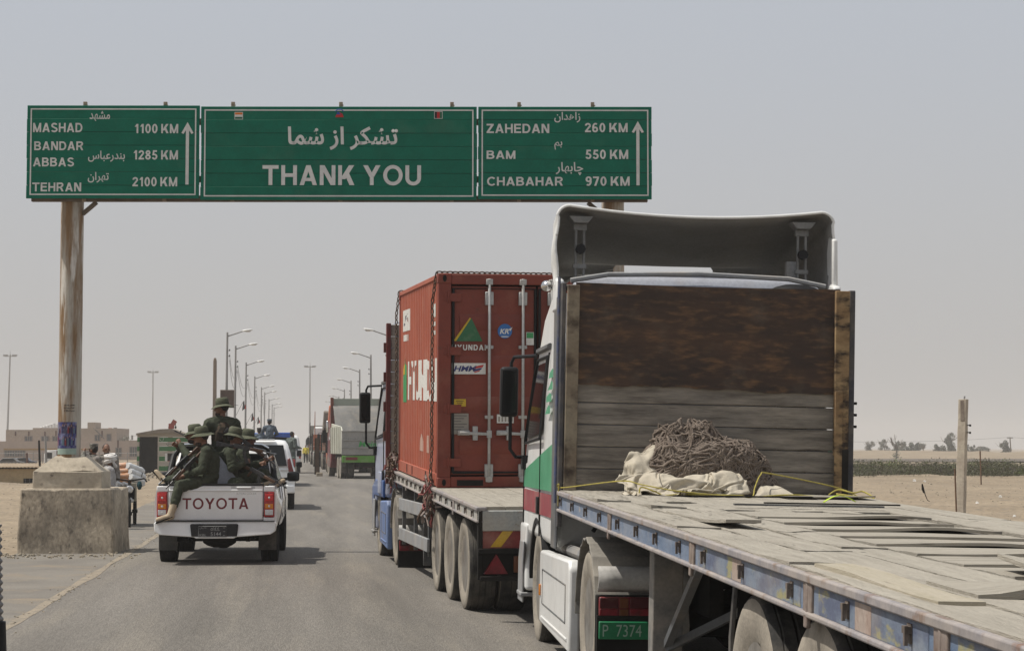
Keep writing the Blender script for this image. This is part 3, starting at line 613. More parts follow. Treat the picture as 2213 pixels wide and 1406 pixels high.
def tractor(root, cm, lowmat, y_drive, y_front, zfun, wr=.53, top=3.1, graphics=True, y0=.42, y1=3.25):
    hW = 1.24
    zb = .95
    pr = [(y0, zb), (y0, top - .12), (y0 + .14, top), (y1 - 1.3, top + .06), (y1 - .85, top - .1), (y1 - .62, top - .38), (y1 - .08, 1.85), (y1, 1.5), (y1, zb)]
    b = MB(); b.prism(pr, 'x', -hW, hW)
    b.map(lambda v: Vector((v.x * (1 - .07 * max(0, v.z - 1.9)), v.y, v.z)))
    cab = b.build('cab', cm, root, bevel=.07, seg=3)
    def X(z): return -hW * (1 - .07 * max(0, z - 1.9)) - .006
    for s in (-1, 1):
        def sp(y, z, o=0.): return (s * -(X(z) - o), y, z)
        def poly(pts, m, name, o=0., par=cab):
            g = MB(); g.add([sp(y, z, o) for y, z in (pts if s > 0 else pts[::-1])], [tuple(range(len(pts)))]); return g.build(name, m, par, smooth=0)
        poly([(y1 - 1.55, 1.95), (y1 - .22, 1.9), (y1 - .5, 2.5), (y1 - .66, 2.62), (y1 - 1.5, 2.62)], m_glass, 'side_window', -.004)
        g = MB(); g.tube([sp(y, z, -.002) for y, z in ((y1 - 1.6, 1.9), (y1 - .18, 1.86), (y1 - .48, 2.52), (y1 - .66, 2.67), (y1 - 1.55, 2.67), (y1 - 1.6, 1.9))], .016, 5); g.build('window_seal', m_black, cab)
        for yy in (y1 - 1.68, y1 - .12):
            g = MB(); g.tube([sp(yy, 1.0, 0), sp(yy, 1.9, 0), sp(yy + (0 if yy < y1 - 1 else -.36), 2.7, 0)], .008, 4); g.build('door_seam', m_dark, cab)
        g = MB(); g.tube([sp(y1 - 1.68, 2.76, 0), sp(y1 - .62, 2.76, 0)], .03, 6); g.build('roof_trim', m_greydk, cab)
        g = MB(); a, c = sp(y1 - 1.6, 1.33, -.008), sp(y1 - 1.35, 1.22, .02); g.box(min(a[0], c[0]), max(a[0], c[0]), y1 - 1.62, y1 - 1.5, 1.2, 1.36); g.build('door_handle', m_black, cab, bevel=.01)
        # mirror with its bent arm
        mx = s * 1.42; my = y1 - .2
        g = MB(); g.box(mx - .09, mx + .09, my - .05, my + .08, 2.12, 2.62); mi = g.build('mirror', m_black, root, bevel=.035, seg=3)
        g = MB(); g.add([(mx - .07, my - .054, 2.16), (mx + .07, my - .054, 2.16), (mx + .07, my - .054, 2.58), (mx - .07, my - .054, 2.58)], [(0, 1, 2, 3)]); g.build('mirror_glass', m_glass, mi, smooth=0)
        g = MB(); g.tube([sp(y1 - .55, 2.72, .01), (mx + s * -.05, my + .02, 2.72), (mx - s * .02, my + .02, 2.66), (mx - s * .02, my + .02, 2.1), (mx - s * .02, my + .02, 1.8), (mx - s * .08, my + .02, 1.72), sp(y1 - .1, 1.72, .01)], .018, 7); g.box(*sorted((mx - s * .14, s * 1.2)), my - .06, my + .1, 1.6, 1.74); g.build('mirror_arm', m_black, mi)
        if graphics:
            gr, rd = M('graphic_green', (.03, .22, .1), (.05, .28, .14), scale=4, rough=.4, dust=.15), M('graphic_dark_red', (.28, .04, .05), (.2, .03, .04), scale=6, rough=.5, dust=.3)
            poly([(y0 + .1, 1.43), (y1 - .02, 1.43), (y1 - .06, 1.58), (y1 - .6, 1.64), (y1 - 1.4, 1.72), (y1 - 2.2, 1.8), (y0 + .1, 1.85)], gr, 'green_graphic', .0)
            poly([(y1 - 1.2, 1.431), (y1 - .8, 1.431), (y1 - 1.1, 1.54), (y1 - 1.8, 1.66), (y1 - 1.95, 1.64), (y1 - 1.45, 1.52)], cm, 'white_graphic', -.004)
            poly([(y1 - 2.6, 1.5), (y0 + .1, 1.56), (y0 + .1, 1.72), (y0 + .35, 1.7)], cm, 'white_graphic', -.004)
            poly([(y1 - .5, 1.5), (y1 - .15, 1.62), (y1 - .3, 1.66), (y1 - .8, 1.7)], cm, 'white_graphic', -.004)
            poly([(y0 + .1, 1.2), (y1 - .02, 1.2), (y1 - .02, 1.41), (y0 + .1, 1.4)], rd, 'red_graphic', .0)
            poly([(y0 + .25, 1.27), (y0 + .6, 1.27), (y0 + .6, 1.34), (y0 + .25, 1.34)], cm, 'white_graphic', -.004)
            for k in range(4):
                z = 2.12 + k * .11; yy = y1 - 2.05
                poly([(yy - .24, z), (yy + .2, z), (yy + (.1, .24, .02, .15)[k], z + .05), (yy - .05, z + .085), (yy - .2, z + .06)], gr, 'emblem', 0.)
    g = MB(); g.add([(-1.1, y1 - .068, 1.9), (1.1, y1 - .068, 1.9), (1.02, y1 - .6, 2.72), (-1.02, y1 - .6, 2.72)], [(0, 3, 2, 1)]); g.map(lambda v: v + Vector((0, .03, .012))); g.build('windscreen', m_glass, cab, smooth=0)
    # bumper and steps
    b = MB(); b.prism([(y1 - .55, .42), (y1 + .02, .42), (y1 + .06, .7), (y1 + .05, 1.08), (y1 - .62, 1.08), (y1 - .48, .8)], 'x', -1.26, 1.26); b.build('bumper', cm, root, bevel=.04, seg=3)
    for s in (-1, 1):
        g = MB()
        g.prism([(y1 - .5, .3), (y1 - .05, .3), (y1 - .05, .72), (y1 - .2, .9), (y1 - .58, .9), (y1 - .46, .6)], 'x', s * 1.265, s * 1.285)
        g.box(*sorted((s * 1.0, s * 1.3)), y1 - .5, y1 - .08, .36, .4); g.build('step', m_grey, root, bevel=.012)
        g = MB(); n = 14; pts = []                      # front wheel arch
        for k in range(n + 1):
            t = math.pi * (.02 + .96 * k / n); pts.append((y_front + (wr + .09) * math.cos(t), zfun(y_front) + (wr + .06) * math.sin(t)))
        for k in range(n):
            (ya, za), (yb, zb_) = pts[k], pts[k + 1]; g.add([(s * 1.25, ya, za), (s * 1.25, yb, zb_), (s * .9, yb, zb_), (s * .9, ya, za), (s * 1.25, ya * 1.0 + .05 * math.cos(0), za + .05), (s * 1.25, yb + .05, zb_ + .05)], [(0, 1, 2, 3), (0, 1, 5, 4)])
        g.build('wheel_arch', m_black, root)
        # side box between the axles with its recessed lid
        ya, yb = y_drive + .72, y_front - .68
        g = MB(); g.prism([(ya, .2), (yb, .26), (yb, .86), (yb - .03, .9), (ya + .06, .93), (ya, .86)], 'x', s * 1.19, s * 1.285); bx = g.build('side_panel', lowmat, root, bevel=.03, seg=3)
        lx = s * 1.289
        g = MB(); q = [(ya + .22, .42), (yb - .25, .44), (yb - .25, .74), (ya + .22, .72)]; g.tube([(lx - s * .004, y, z) for y, z in q + q[:1]], .007, 5); g.build('panel_seam', m_greydk, bx)
        g = MB(); g.tube([(lx - s * .004, ya + .1, .3), (lx - s * .004, yb - .2, .32)], .012, 6); g.build('panel_ridge', lowmat, bx)
        g = MB(); g.tube([(s * 1.1, yb + .1, .93), (s * 1.12, ya + .3, .95), (s * 1.0, ya + .2, .97)], .05, 8); g.build('air_tank', m_steel, root)
        g = MB(); g.tube([(s * .9, ya, .55), (s * .9, yb, .55)], .3, 18); g.build('fuel_tank', m_steel, root)
        wheel(root, s * (1.25 - .17), y_front, zfun(y_front) , wr, .31)
        wheel(root, s * (1.25 - .17), y_drive, zfun(y_drive), wr, .3, dual=-s * .34)
        # ribbed mudguard over the twin wheels, with the white flap behind
        g = MB(); n = 22; lp = []
        zc = zfun(y_drive)
        for k in range(n + 1):
            t = math.pi * (-.04 + 1.04 * k / n); r0 = wr + .055 + (.022 if k % 2 else 0)
            y, z = y_drive + r0 * math.cos(math.pi - t), zc + r0 * math.sin(t)
            y2, z2 = y_drive + (r0 + .018) * math.cos(math.pi - t), zc + (r0 + .018) * math.sin(t)
            lp.append([(s * 1.25, y, z), (s * 1.25, y2, z2), (s * .56, y2, z2), (s * .56, y, z)])
        g.loft(lp); g.build('mudguard', M('dusty_plastic', (.13, .125, .115), (.2, .185, .16), scale=4, rough=.85, dust=.55, dustc=(.33, .3, .25)), root, bevel=.006)
        yr = y_drive - wr - .12; lh_ = .77 - .525 if graphics else -.1
        g = MB(); g.grid(lambda u, v: (s * (1.24 - .7 * u), yr - .02 - .05 * math.sin(v * math.pi), zc + lh_ + .02 + .17 * v), 6, 6); g.build('mud_flap', M('dusty_white_plastic', (.42, .41, .39), (.33, .32, .3), scale=3, rough=.8, dust=.35, dustc=(.33, .3, .26)), root, solid=.02)
        # lamp cluster and bracket
        g = MB(); g.box(*sorted((s * 1.25, s * .78)), yr - .03, yr + .05, zc - .56, zc + lh_ - .01); g.build('lamp_bracket', m_dark, root, bevel=.01)
        xl = sorted((s * 1.235, s * .86))
        g = MB(); g.box(xl[0], xl[1], yr - .075, yr - .03, zc + lh_ - .17, zc + lh_ - .02); tl = g.build('tail_lamp', m_reddk, root, bevel=.012)
        w_ = xl[1] - xl[0]
        for k, (a, c, m_) in enumerate(((.0, .36, m_reddk), (.38, .56, M('dirty_amber_lens', (.12, .035, .01), rough=.3, dust=.2)), (.58, .99, m_reddk))):
            g = MB(); g.box(xl[0] + w_ * a + .004, xl[0] + w_ * c, yr - .083, yr - .0752, zc + lh_ - .165, zc + lh_ - .105); g.build('lens', m_, tl, bevel=.004)
            g = MB(); g.box(xl[0] + w_ * a + .004, xl[0] + w_ * c, yr - .083, yr - .0752, zc + lh_ - .098, zc + lh_ - .025); g.build('lens', M('dark_red_lens', (.06, .006, .008), rough=.3, dust=.2) if k != 1 else MATS['dirty_amber_lens'], tl, bevel=.004)
    # rear of the chassis and the cab back
    b = MB()
    for s in (-1, 1): b.box(s * .42 - .05, s * .42 + .05, y_drive - .9, y1 - .3, .62, .92)
    b.box(-.5, .5, y_drive - .5, y_drive + .5, .92, 1.14); b.tube([(-.9, y_drive, zfun(y_drive)), (.9, y_drive, zfun(y_drive))], .12, 10); b.tube([(0, y_drive, zfun(y_drive)), (0, y_drive + .3, zfun(y_drive))], .25, 12)
    b.box(-.9, .9, y0 + .1, y1 - .4, .6, .95); b.build('chassis', m_dark, root)
    return cab

# ---------------------------------------------------------------- the white truck in front
T1R = hdg(728, 901, R(1.15)); DZ1 = 1.47
T1P = rooted(T1R, (-1.25, 0, DZ1), at(1208, 1061, 16.86))
tr1 = thing('flatbed_trailer', 'empty flatbed trailer with blue side rail and warped grey deck boards', 'trailer', T1P, T1R.to_euler())
def zl(Rm, P, y, r, x=0.):
    q = P + Rm @ Vector((x, y, 0)); return (gz(q.x, q.y) + r - q.z) / Rm[2][2]
def headboard1():
    H = 1.76; b = MB()
    for x0, x1 in ((-1.262, -1.222), (1.232, 1.285)): b.box(x0, x1, -.01, .1, DZ1 - .3, DZ1 + H + .01)
    b.box(-1.215, 1.225, .06, .1, DZ1 + H - .05, DZ1 + H); b.box(-1.215, 1.225, .06, .1, DZ1, DZ1 + .06); b.build('headboard_frame', M('blue_black_frame', (.04, .042, .055), (.1, .09, .08), scale=6, rough=.7, dust=.25), tr1, bevel=.008)
    n, hh = 5, .187
    for i in range(n):
        b = MB(); b.box(-1.13, 1.14, .0, .045, 0, hh - .006); obj('headboard_plank', b.mesh('headboard_plank', m_hbwood), tr1, bevel=.006, seg=1, loc=(0, .004 * (i % 2), DZ1 + .012 + i * hh))
    b = MB(); z0 = DZ1 + n * hh; N = 60
    def bot(u): return z0 - .03 - .035 * ss(u, .3, .9) - .012 * noise.noise((u * 9, 0, 4)) - .012 * noise.noise((u * 34, 2, 4))
    lp = []
    for i in range(N + 1):
        u = i / N; x = -1.14 + 2.29 * u; yo = -.012 - .012 * math.sin(u * 3.1) ; zt = DZ1 + H + .015 - .012 * math.sin(u * math.pi) 
        lp.append([(x, yo, bot(u)), (x, yo, zt), (x, yo + .012, zt), (x, yo + .012, bot(u))])
    b.loft(lp); b.build('rusty_sheet', m_rust, tr1, smooth=20)
    b = MB(); b.box(-1.215, -1.11, -.045, -.008, DZ1 + .01, DZ1 + H - .01); b.build('timber_post', M('pale_stained_timber', (.25, .21, .15), (.17, .13, .09), scale=3, stretch=(1, 1, 1.2), rough=.9, c3=(.05, .035, .025), c3scale=3.5, c3lo=.5, c3hi=.64, bump=.3, bscale=20), tr1, bevel=.006)
    b = MB(); b.box(1.1, 1.225, -.06, -.016, DZ1 + .35, DZ1 + H); b.box(1.1, 1.17, -.075, -.061, DZ1 + .02, DZ1 + .9); b.build('timber_post', m_yellowwood, tr1, bevel=.006)
    b = MB(); b.box(1.165, 1.225, -.075, -.03, DZ1 + .0, DZ1 + .4); b.build('stake_pocket', m_dark, tr1, bevel=.006)
    for k in range(3): b = MB(); b.tube([(1.28, .02, DZ1 + .8 - k * .1), (1.315, .02, DZ1 + .8 - k * .1)], .012, 6); b.build('headboard_hinge', m_dark, tr1)
    b = MB(); b.tube([(-1.28, .03, DZ1 - .1), (-1.28, .03, DZ1 + H + .06)], .013, 8); b.build('headboard_tube', M('blue_frame_tube', (.06, .08, .17), (.12, .12, .13), scale=9, rough=.6), tr1)
rnd = random.Random(21)
L1 = 12.3
hy = [-.32 - i * .76 for i in range(15)]
hy = [-.2, -1.05, -1.9, -2.7, -3.62, -4.45, -5.2, -6.0, -6.75, -7.7, -8.7, -9.6, -10.4, -11.2]
w1 = []
for y in (-7.75, -9.0, -10.25): w1.append((y, 0, zl(T1R, T1P, y, .56, -1.1) + .02))
trailer(tr1, L1, DZ1, 2.5, headboard1, m_blue, .165, None, w1, .56, hy, (-3.2, -6.4, -9.0, -10.75), None)
for s in (-1, 1):       # lengths of rail that keep remains of an older painted scene
    pm_ = [M('rail_paint_scene', (.09, .108, .165), (.16, .195, .25), scale=3.2, stretch=(1, 1, 2.5), lo=.4, hi=.56, rough=.65, dust=.3, c3=(.27, .25, .13), c3scale=2.3, c3lo=.52, c3hi=.58), M('rail_paint_brown', (.3, .22, .18), (.36, .3, .26), scale=5, rough=.7, dust=.3)]
    for ya, yb, k in ((-6.55, -7.6, 0), (-7.68, -8.85, 0), (-7.45, -7.66, 1), (-9.15, -10.6, 0), (-9.7, -9.92, 1), (-10.9, -12.1, 0)):
        g = MB(); g.add([(s * (1.2515 + .0008 * k), y, z) for y, z in ([(ya, DZ1 - .142), (ya, DZ1 - .04), (yb, DZ1 - .04), (yb, DZ1 - .142)][::-s])], [(0, 1, 2, 3)]); g.build('painted_panel', pm_[k], tr1, smooth=0)
# deck: lengthwise boards at the sides and the front, warped cross boards in the middle
def plank(x0, x1, ya, yb, fn=None, m=m_wood, name='deck_plank', t=.032, nu=3, nv=8):
    g = MB(); lp = []
    for j in range(nv + 1):
        v = j / nv; y = ya + (yb - ya) * v; row = []
        for i in range(nu + 1):
            u = i / nu; x = x0 + (x1 - x0) * u; row.append(Vector((x, y, fn(u, v) if fn else 0)))
        lp.append(row + [p - Vector((0, 0, t)) for p in row[::-1]])
    g.loft(lp); o = g.build(name, m, tr1, smooth=25); o.location.z = DZ1; return o
def wv(sd, a): return lambda u, v: a * noise.noise((u * 1.5, v * 3, sd)) + a * .6 * noise.noise((u * 3, v * 9, sd + 5))
xs_l = [-1.245, -.99, -.735, -.5]
for i in range(3):
    ys = [-.02] + sorted([-rnd.uniform(2.2, 3.6), -rnd.uniform(4.6, 6.4), -rnd.uniform(7.2, 9.4)], reverse=True) + [-L1 + .03]
    for a, c in zip(ys, ys[1:]):
        k = rnd.random(); base = wv(rnd.random() * 50, .009)
        lift = rnd.uniform(.0, .03) if c > -L1 + 1 else 0
        o = plank(xs_l[i] + .004, xs_l[i + 1] - .004, a - .004, c + .004, (lambda b_, lf: lambda u, v: .012 + b_(u, v) + lf * max(0, v - .75) * 4 * (1 - u * .5))(base, lift), nv=14)
xr = [.685, .96, 1.245]
for i in range(2):
    ys = [-.02, -rnd.uniform(3.4, 4.4), -rnd.uniform(6.5, 8.), -L1 + .03]
    for a, c in zip(ys, ys[1:]): plank(xr[i] + .004, xr[i + 1] - .004, a - .004, c + .004, (lambda b_: lambda u, v: .012 + b_(u, v))(wv(rnd.random() * 50, .007)), nv=12)
xm = [-.5 + i * (1.185 / 5) for i in range(6)]
for i in range(5): plank(xm[i] + .003, xm[i + 1] - .003, -.02, -3.3 - .25 * (i % 2), (lambda b_: lambda u, v: .01 + b_(u, v))(wv(i * 7., .005)), nv=8)
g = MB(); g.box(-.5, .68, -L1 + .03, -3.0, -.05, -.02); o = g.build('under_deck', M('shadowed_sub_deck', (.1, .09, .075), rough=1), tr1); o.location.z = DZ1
y = -3.45; k = 0
while y > -L1 + .5:
    w_ = rnd.uniform(.5, .95); amp = rnd.choice((.006, .01, .016, .023)) * rnd.uniform(.8, 1.1); ph = rnd.uniform(.45, .85); b_ = wv(k * 3.3, .006)
    def fn(u, v, amp=amp, ph=ph, b_=b_): return .006 + b_(u, v) + amp * ss(v, .35, 1.) * ss(u, ph - .55, ph) * (1 - .8 * ss(u, ph, ph + .3)) + .012 * v
    o = plank(-.495 + rnd.uniform(0, .03), .68 - rnd.uniform(0, .12), y, y - w_ - .03, fn, m_woodx, 'cross_board', .016, 18, 8)
    y -= w_; k += 1
# loose offcuts: a lifted splinter board on the left, a pale new board, an upturned one at the border
plank(-.98, -.78, -3.9, -5.9, lambda u, v: .022 + .045 * v ** 3, m_wood, 'loose_board', .018, 3, 8)
plank(-1.16, -1.0, -8.7, -10.4, lambda u, v: .026 + .006 * math.sin(v * 6), M('pale_new_timber', (.3, .265, .19), (.35, .31, .24), scale=3, stretch=(6, .5, 6), rough=.9, bump=.3, bscale=30, dust=.45, dustc=(.37, .335, .275), c3=(.12, .1, .075), c3scale=7, c3lo=.62, c3hi=.74), 'loose_board', .022, 3, 6)
plank(-.96, -.35, -9.6, -10.2, lambda u, v: .03 + .08 * v * ss(u, 0, .8), m_woodx, 'loose_board', .03, 8, 4)
plank(-.42, -.1, -8.8, -9.6, lambda u, v: .035 + .05 * (1 - v) * (1 - u), m_wood, 'loose_board', .02, 4, 4)
# nail heads and knots along the front boards
g = MB(); rn = random.Random(4)
for i in range(90):
    x, yy = rn.choice((-1.18, -1.05, -.93, -.8, -.68, -.56)) + rn.uniform(-.02, .02), -rn.uniform(.05, 1) ** 1.0 * rn.uniform(.2, 8); g.add([(x - .012, yy - .012, 0), (x + .014, yy - .02, 0), (x + .012, yy + .02, 0), (x - .01, yy + .014, 0)], [(0, 1, 2, 3)])
g.map(lambda v: v + Vector((0, 0, DZ1 + .0245))); g.build('nail_head', m_dark, tr1, smooth=0)['kind'] = 'stuff'
# landing legs, braces, mud hoop
for s in (-1, 1):
    g = MB(); g.box(s * .95 - .1, s * .95 + .1, -3.86, -3.68, .34, DZ1 - .1); g.box(s * .95 - .05, s * .95 + .05, -3.82, -3.72, .12, .36); g.box(s * .95 - .13, s * .95 + .13, -3.92, -3.62, .06, .12); g.tube([(s * .95 - .1, -3.78, .42), (s * .95 + .1, -3.78, .42)], .03, 8); g.build('landing_leg', M('grey_leg_paint', (.13, .127, .12), (.2, .19, .175), scale=5, rough=.7, dust=.4), tr1, bevel=.008)
    g = MB(); g.bar((s * .95, -3.86, .62), (s * .95, -5.1, DZ1 - .2), .05, .05); g.build('brace', m_greydk, tr1); g = MB(); g.bar((s * .95, -3.86, .6), (s * .3, -4.6, DZ1 - .4), .05, .05); g.build('brace', m_greydk, tr1)
    g = MB(); zc = w1[0][2]; g.tube([(s * 1.2, -7.22, zc - .45), (s * 1.2, -7.2, zc + .3), (s * 1.2, -7.28, zc + .55), (s * 1.2, -7.45, zc + .62)], .014, 6); g.build('mud_hoop', m_greydk, tr1)
    g = MB(); g.add([(s * 1.19, -7.2, zc - .4), (s * .6, -7.2, zc - .4), (s * .6, -7.3, zc + .55), (s * 1.19, -7.3, zc + .55)], [(0, 1, 2, 3)]); g.build('splash_plate', m_dark, tr1, smooth=0)
g = MB(); g.bar((-1.0, -3.8, .5), (1.0, -3.8, .5), .05, .08); g.build('cross_bar', m_greydk, tr1)

T1t = hdg(728, 967, R(1.0)); q = at(1463, 967, 16.75); TQ = Vector((T1P.x, T1P.y, -.115))
tk1 = thing('truck_tractor', 'white truck cab with green and red graphics in front of the flatbed', 'truck', TQ, T1t.to_euler())
cab1 = tractor(tk1, m_white, m_white, -1.9, 1.75, lambda y: .525, top=3.2)
g = MB(); g.box(-1.24, -.86, -2.68, -2.64, .455, .58); npl = g.build('number_plate', M('plate_green', (.01, .15, .06), rough=.4, dust=.1), tk1, bevel=.006)
obj('lettering', text_mesh('P  7374  B', M('plate_letters', (.25, .36, .28), rough=.5), -1.215, -.83, .475, .56, .0, -2.684), npl)
g = MB(); g.box(-1.25, -.78, -2.635, -2.6, .1, .62); g.build('plate_bracket', m_dark, tk1)
# orange side marker lamp
g = MB(); g.box(-1.3, -1.286, .95, 1.02, .5, .6); g.build('side_marker', m_amber, tk1, bevel=.006)
# roof deflector: a hollow shell open to the rear
g = MB(); prof = []
def rim(y, w, zt, zb, sag):
    lp = []
    for i in range(9): lp.append(Vector((-w + .012 * math.sin(i), y, zb + (zt - zb - .11) * i / 8)))
    for i in range(1, 7): t = math.pi - i * math.pi / 14; lp.append(Vector((-w + .11 + .11 * math.cos(t), y, zt - .11 + .11 * math.sin(t))))
    for i in range(13): u = -1 + i / 6; x = u * (w - .11); lp.append(Vector((x, y + .1 * (1 - u * u) * 0, zt - sag * (1 - u * u))))
    for p in lp[:15][::-1]: lp.append(Vector((-p.x, p.y, p.z)))
    return lp
lps = [rim(.5, 1.24, 3.945, 3.24, .075), rim(.9, 1.225, 3.9, 3.25, .07), rim(1.4, 1.17, 3.77, 3.27, .05), rim(1.9, 1.09, 3.6, 3.3, .03), rim(2.2, .9, 3.6, 3.46, .0), rim(2.3, .5, 3.635, 3.56, 0)]
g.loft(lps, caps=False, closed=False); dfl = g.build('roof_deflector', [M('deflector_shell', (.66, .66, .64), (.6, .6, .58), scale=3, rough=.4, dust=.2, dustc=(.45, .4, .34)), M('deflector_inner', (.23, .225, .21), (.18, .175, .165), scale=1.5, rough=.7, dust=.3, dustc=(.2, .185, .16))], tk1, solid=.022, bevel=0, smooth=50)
g = MB(); g.tube([p + Vector((0, -.004, 0)) for p in lps[0][6:-6]], .013, 8); g.build('deflector_lip', m_white, dfl)
for s in (-1, 1):
    g = MB(); x = s * 1.0 - .02
    for dx in (-.036, .036): g.box(x + dx - .011, x + dx + .011, .62, .65, 3.26, 3.76)
    g.box(x - .06, x + .06, .615, .655, 3.74, 3.8); g.box(x - .06, x + .06, .615, .655, 3.24, 3.3); g.box(x - .06, x + .06, .615, .655, 3.4, 3.44); g.prism([(x - .11, 3.86), (x + .11, 3.86), (x + .06, 3.8), (x - .06, 3.8)], 'y', .55, .72)
    br = g.build('deflector_bracket', M('bracket_grey', (.2, .2, .195), (.15, .15, .145), scale=6, rough=.6, dust=.2), tk1, bevel=.006)
    g = MB(); g.tube([(x, .55, 3.57), (x, .61, 3.57)], .045, 8); g.build('knob', m_black, br)
g = MB(); g.box(.86, .95, .7, .78, 3.26, 3.52); g.bar((.95, .8, 3.32), (.4, 2.0, 3.38), .05, .03); g.build('deflector_stay', m_grey, tk1, bevel=.006)
# side fairings, grey cab back with trim, the black intake, roof horn
for s in (-1, 1):
    g = MB(); g.box(*sorted((s * 1.235, s * 1.255)), .02 + .12, .5, .95, 3.12); g.build('side_fairing', m_greydk if s < 0 else m_white, tk1, bevel=.01)
    g = MB(); g.prism([(.3, 3.0), (.62, 3.0), (.62, 3.24), (.45, 3.3), (.3, 3.27)], 'x', s * 1.19, s * 1.26); g.build('roof_corner', m_white, tk1, bevel=.02)
g = MB(); g.prism([(.42, 3.26), (.62, 3.26), (.66, 3.6), (.6, 3.74), (.44, 3.7)], 'x', 1.215, 1.262); g.build('fairing_plate', m_white, tk1, bevel=.015)
g = MB(); lp = []
for z, w_, y_ in ((1.2, 1.14, .36), (3.18, 1.14, .36), (3.3, 1.06, .4), (3.345, .85, .5)): lp.append([(-w_, y_, z), (w_, y_, z), (w_, y_ + .2, z), (-w_, y_ + .2, z)])
g.loft(lp); g.build('cab_back', M('blue_grey_cab_back', (.36, .38, .43), (.3, .31, .35), scale=2, rough=.5, dust=.2), tk1, bevel=.05, seg=3)
g = MB(); g.tube([(-1.13, .35, 3.27), (-.8, .36, 3.33), (0, .37, 3.355), (.8, .36, 3.33), (1.13, .35, 3.27)], .022, 6); g.build('back_trim', m_grey, tk1)
g = MB(); g.ell((.84, .26, 3.12), (.3, .16, .16), 18, 10); g.tube([(.82, .28, 3.0), (.82, .28, 1.2)], .13, 12); g.build('air_intake', m_black, tk1)
g = MB(); g.ell((-1.3, .75, 3.25), (.05, .08, .05), 12, 8); g.tube([(-1.3, .75, 3.25), (-1.15, .8, 3.2)], .02, 6); g.build('roof_horn', m_chrome, tk1)
g = MB()
for x in (-.9, -.7, -.3): g.tube([(x, .34, 1.1), (x + .1, .2, 1.3), (x + .05, .05, 1.15)], .02, 6)
g.build('air_hose', m_black, tk1)
# ================================================================ load on the empty flatbed
def on1(x, y, z=0.): return T1P + T1R @ Vector((x, y, DZ1 + z))
def ridge(p): return 1 - abs(noise.noise(p)) * 2
m_canvas = M('cream_canvas', (.46, .415, .335), (.38, .34, .27), scale=4, rough=.95, bump=.15, bscale=60, spec=.15, c3=(.3, .25, .165), c3scale=3, c3lo=.6, c3hi=.74, speck=.06)
tp = thing('canvas_tarpaulin', 'crumpled cream canvas tarpaulin heaped against the headboard planks', 'tarpaulin', on1(0, 0), T1R.to_euler())
def env(x, pts):
    for (xa, a), (xb, c) in zip(pts, pts[1:]):
        if xa <= x <= xb: return a + (c - a) * ss(x, xa, xb)
    return 0.
def pleat(t): return abs(math.sin(t))
def drape(b, x0, x1, yf, yb, hs, sd, amp, nu=150, nv=56, hem=.05):
    """cloth slumped in a heap: rounded folds with sharp valleys that run down and across its front"""
    def fn(u, v):
        x = x0 + (x1 - x0) * u; H = env(x, hs); p = v * math.pi / 2; e = math.sin(math.pi * min(1, max(0, u))) ** .35
        q = Vector((x, yf + (yb - yf) * (1 - math.cos(p)), H * math.sin(p) ** .75 + .012))
        w = noise.noise_vector(Vector((x * 2.4, q.z * 3.2, sd))) * .9; w2 = noise.noise_vector(Vector((x * 5, q.z * 6, sd + 9))) * .6
        f1 = pleat(5.2 * x + 5.5 * q.z + 2.6 * w.x + sd); f2 = 1 - pleat(5.5 * x - 8.5 * q.z + 3.2 * w.y + sd * 2) ** .8; f3 = 1 - pleat(13 * x + 10 * q.z + 4.5 * w2.x) ** .7; f5 = 1 - pleat(21 * x - 17 * q.z + 5 * w2.y + 2 * w.x) ** .7; f4 = pleat(11 * q.z + 4 * x + 3.4 * w.z + sd)
        m1 = .5 + .5 * noise.noise((x * 2.2, v * 2, sd + 3)); k = amp * ((f1 * .9 + f4 * .55) * m1 + f2 * .95 * (1 - m1) + f3 * .2 + f5 * .1 - .55)
        n = Vector((.12 * math.sin(6 * x + sd), -math.cos(p * .9), math.sin(p * .9) + .1))
        q += n * k * e + Vector((.03 * w.z, 0, 0))
        if v < .18: q.y -= hem * (1 - v / .18) * (pleat(9 * x + 2 * w.x) - .2); q.z = max(q.z * (v / .18) ** .8, .012)
        return tuple((q.x, q.y, max(.012, q.z)))
    b.grid(fn, nu, nv)
cl_ = CLOTH_MESH; cl_.materials.clear(); cl_.materials.append(m_canvas); cl_.polygons.foreach_set('use_smooth', [True] * len(cl_.polygons)); obj('canvas_cloth', cl_, tp, solid=.003, sub=1)
b = MB(); drape(b, .3, .68, -.72, -.45, ((.3, .0), (.36, .1), (.5, .09), (.68, 0)), 3.3, .03, 50, 24, .03); b.build('canvas_corner', m_canvas, tp, smooth=180)
m_rope = M('brown_grey_rope', (.12, .092, .072), (.2, .162, .132), scale=14, rough=.95, bump=.5, bscale=90, speck=.3)
rp = thing('rope_heap', 'heap of tangled brown grey rope netting lying on the tarpaulin', 'rope heap', on1(-.2, -.31), T1R.to_euler())
b = MB(); rnd = random.Random(17)
b.ell((.0, .02, .2), (.44, .22, .33), 18, 10)
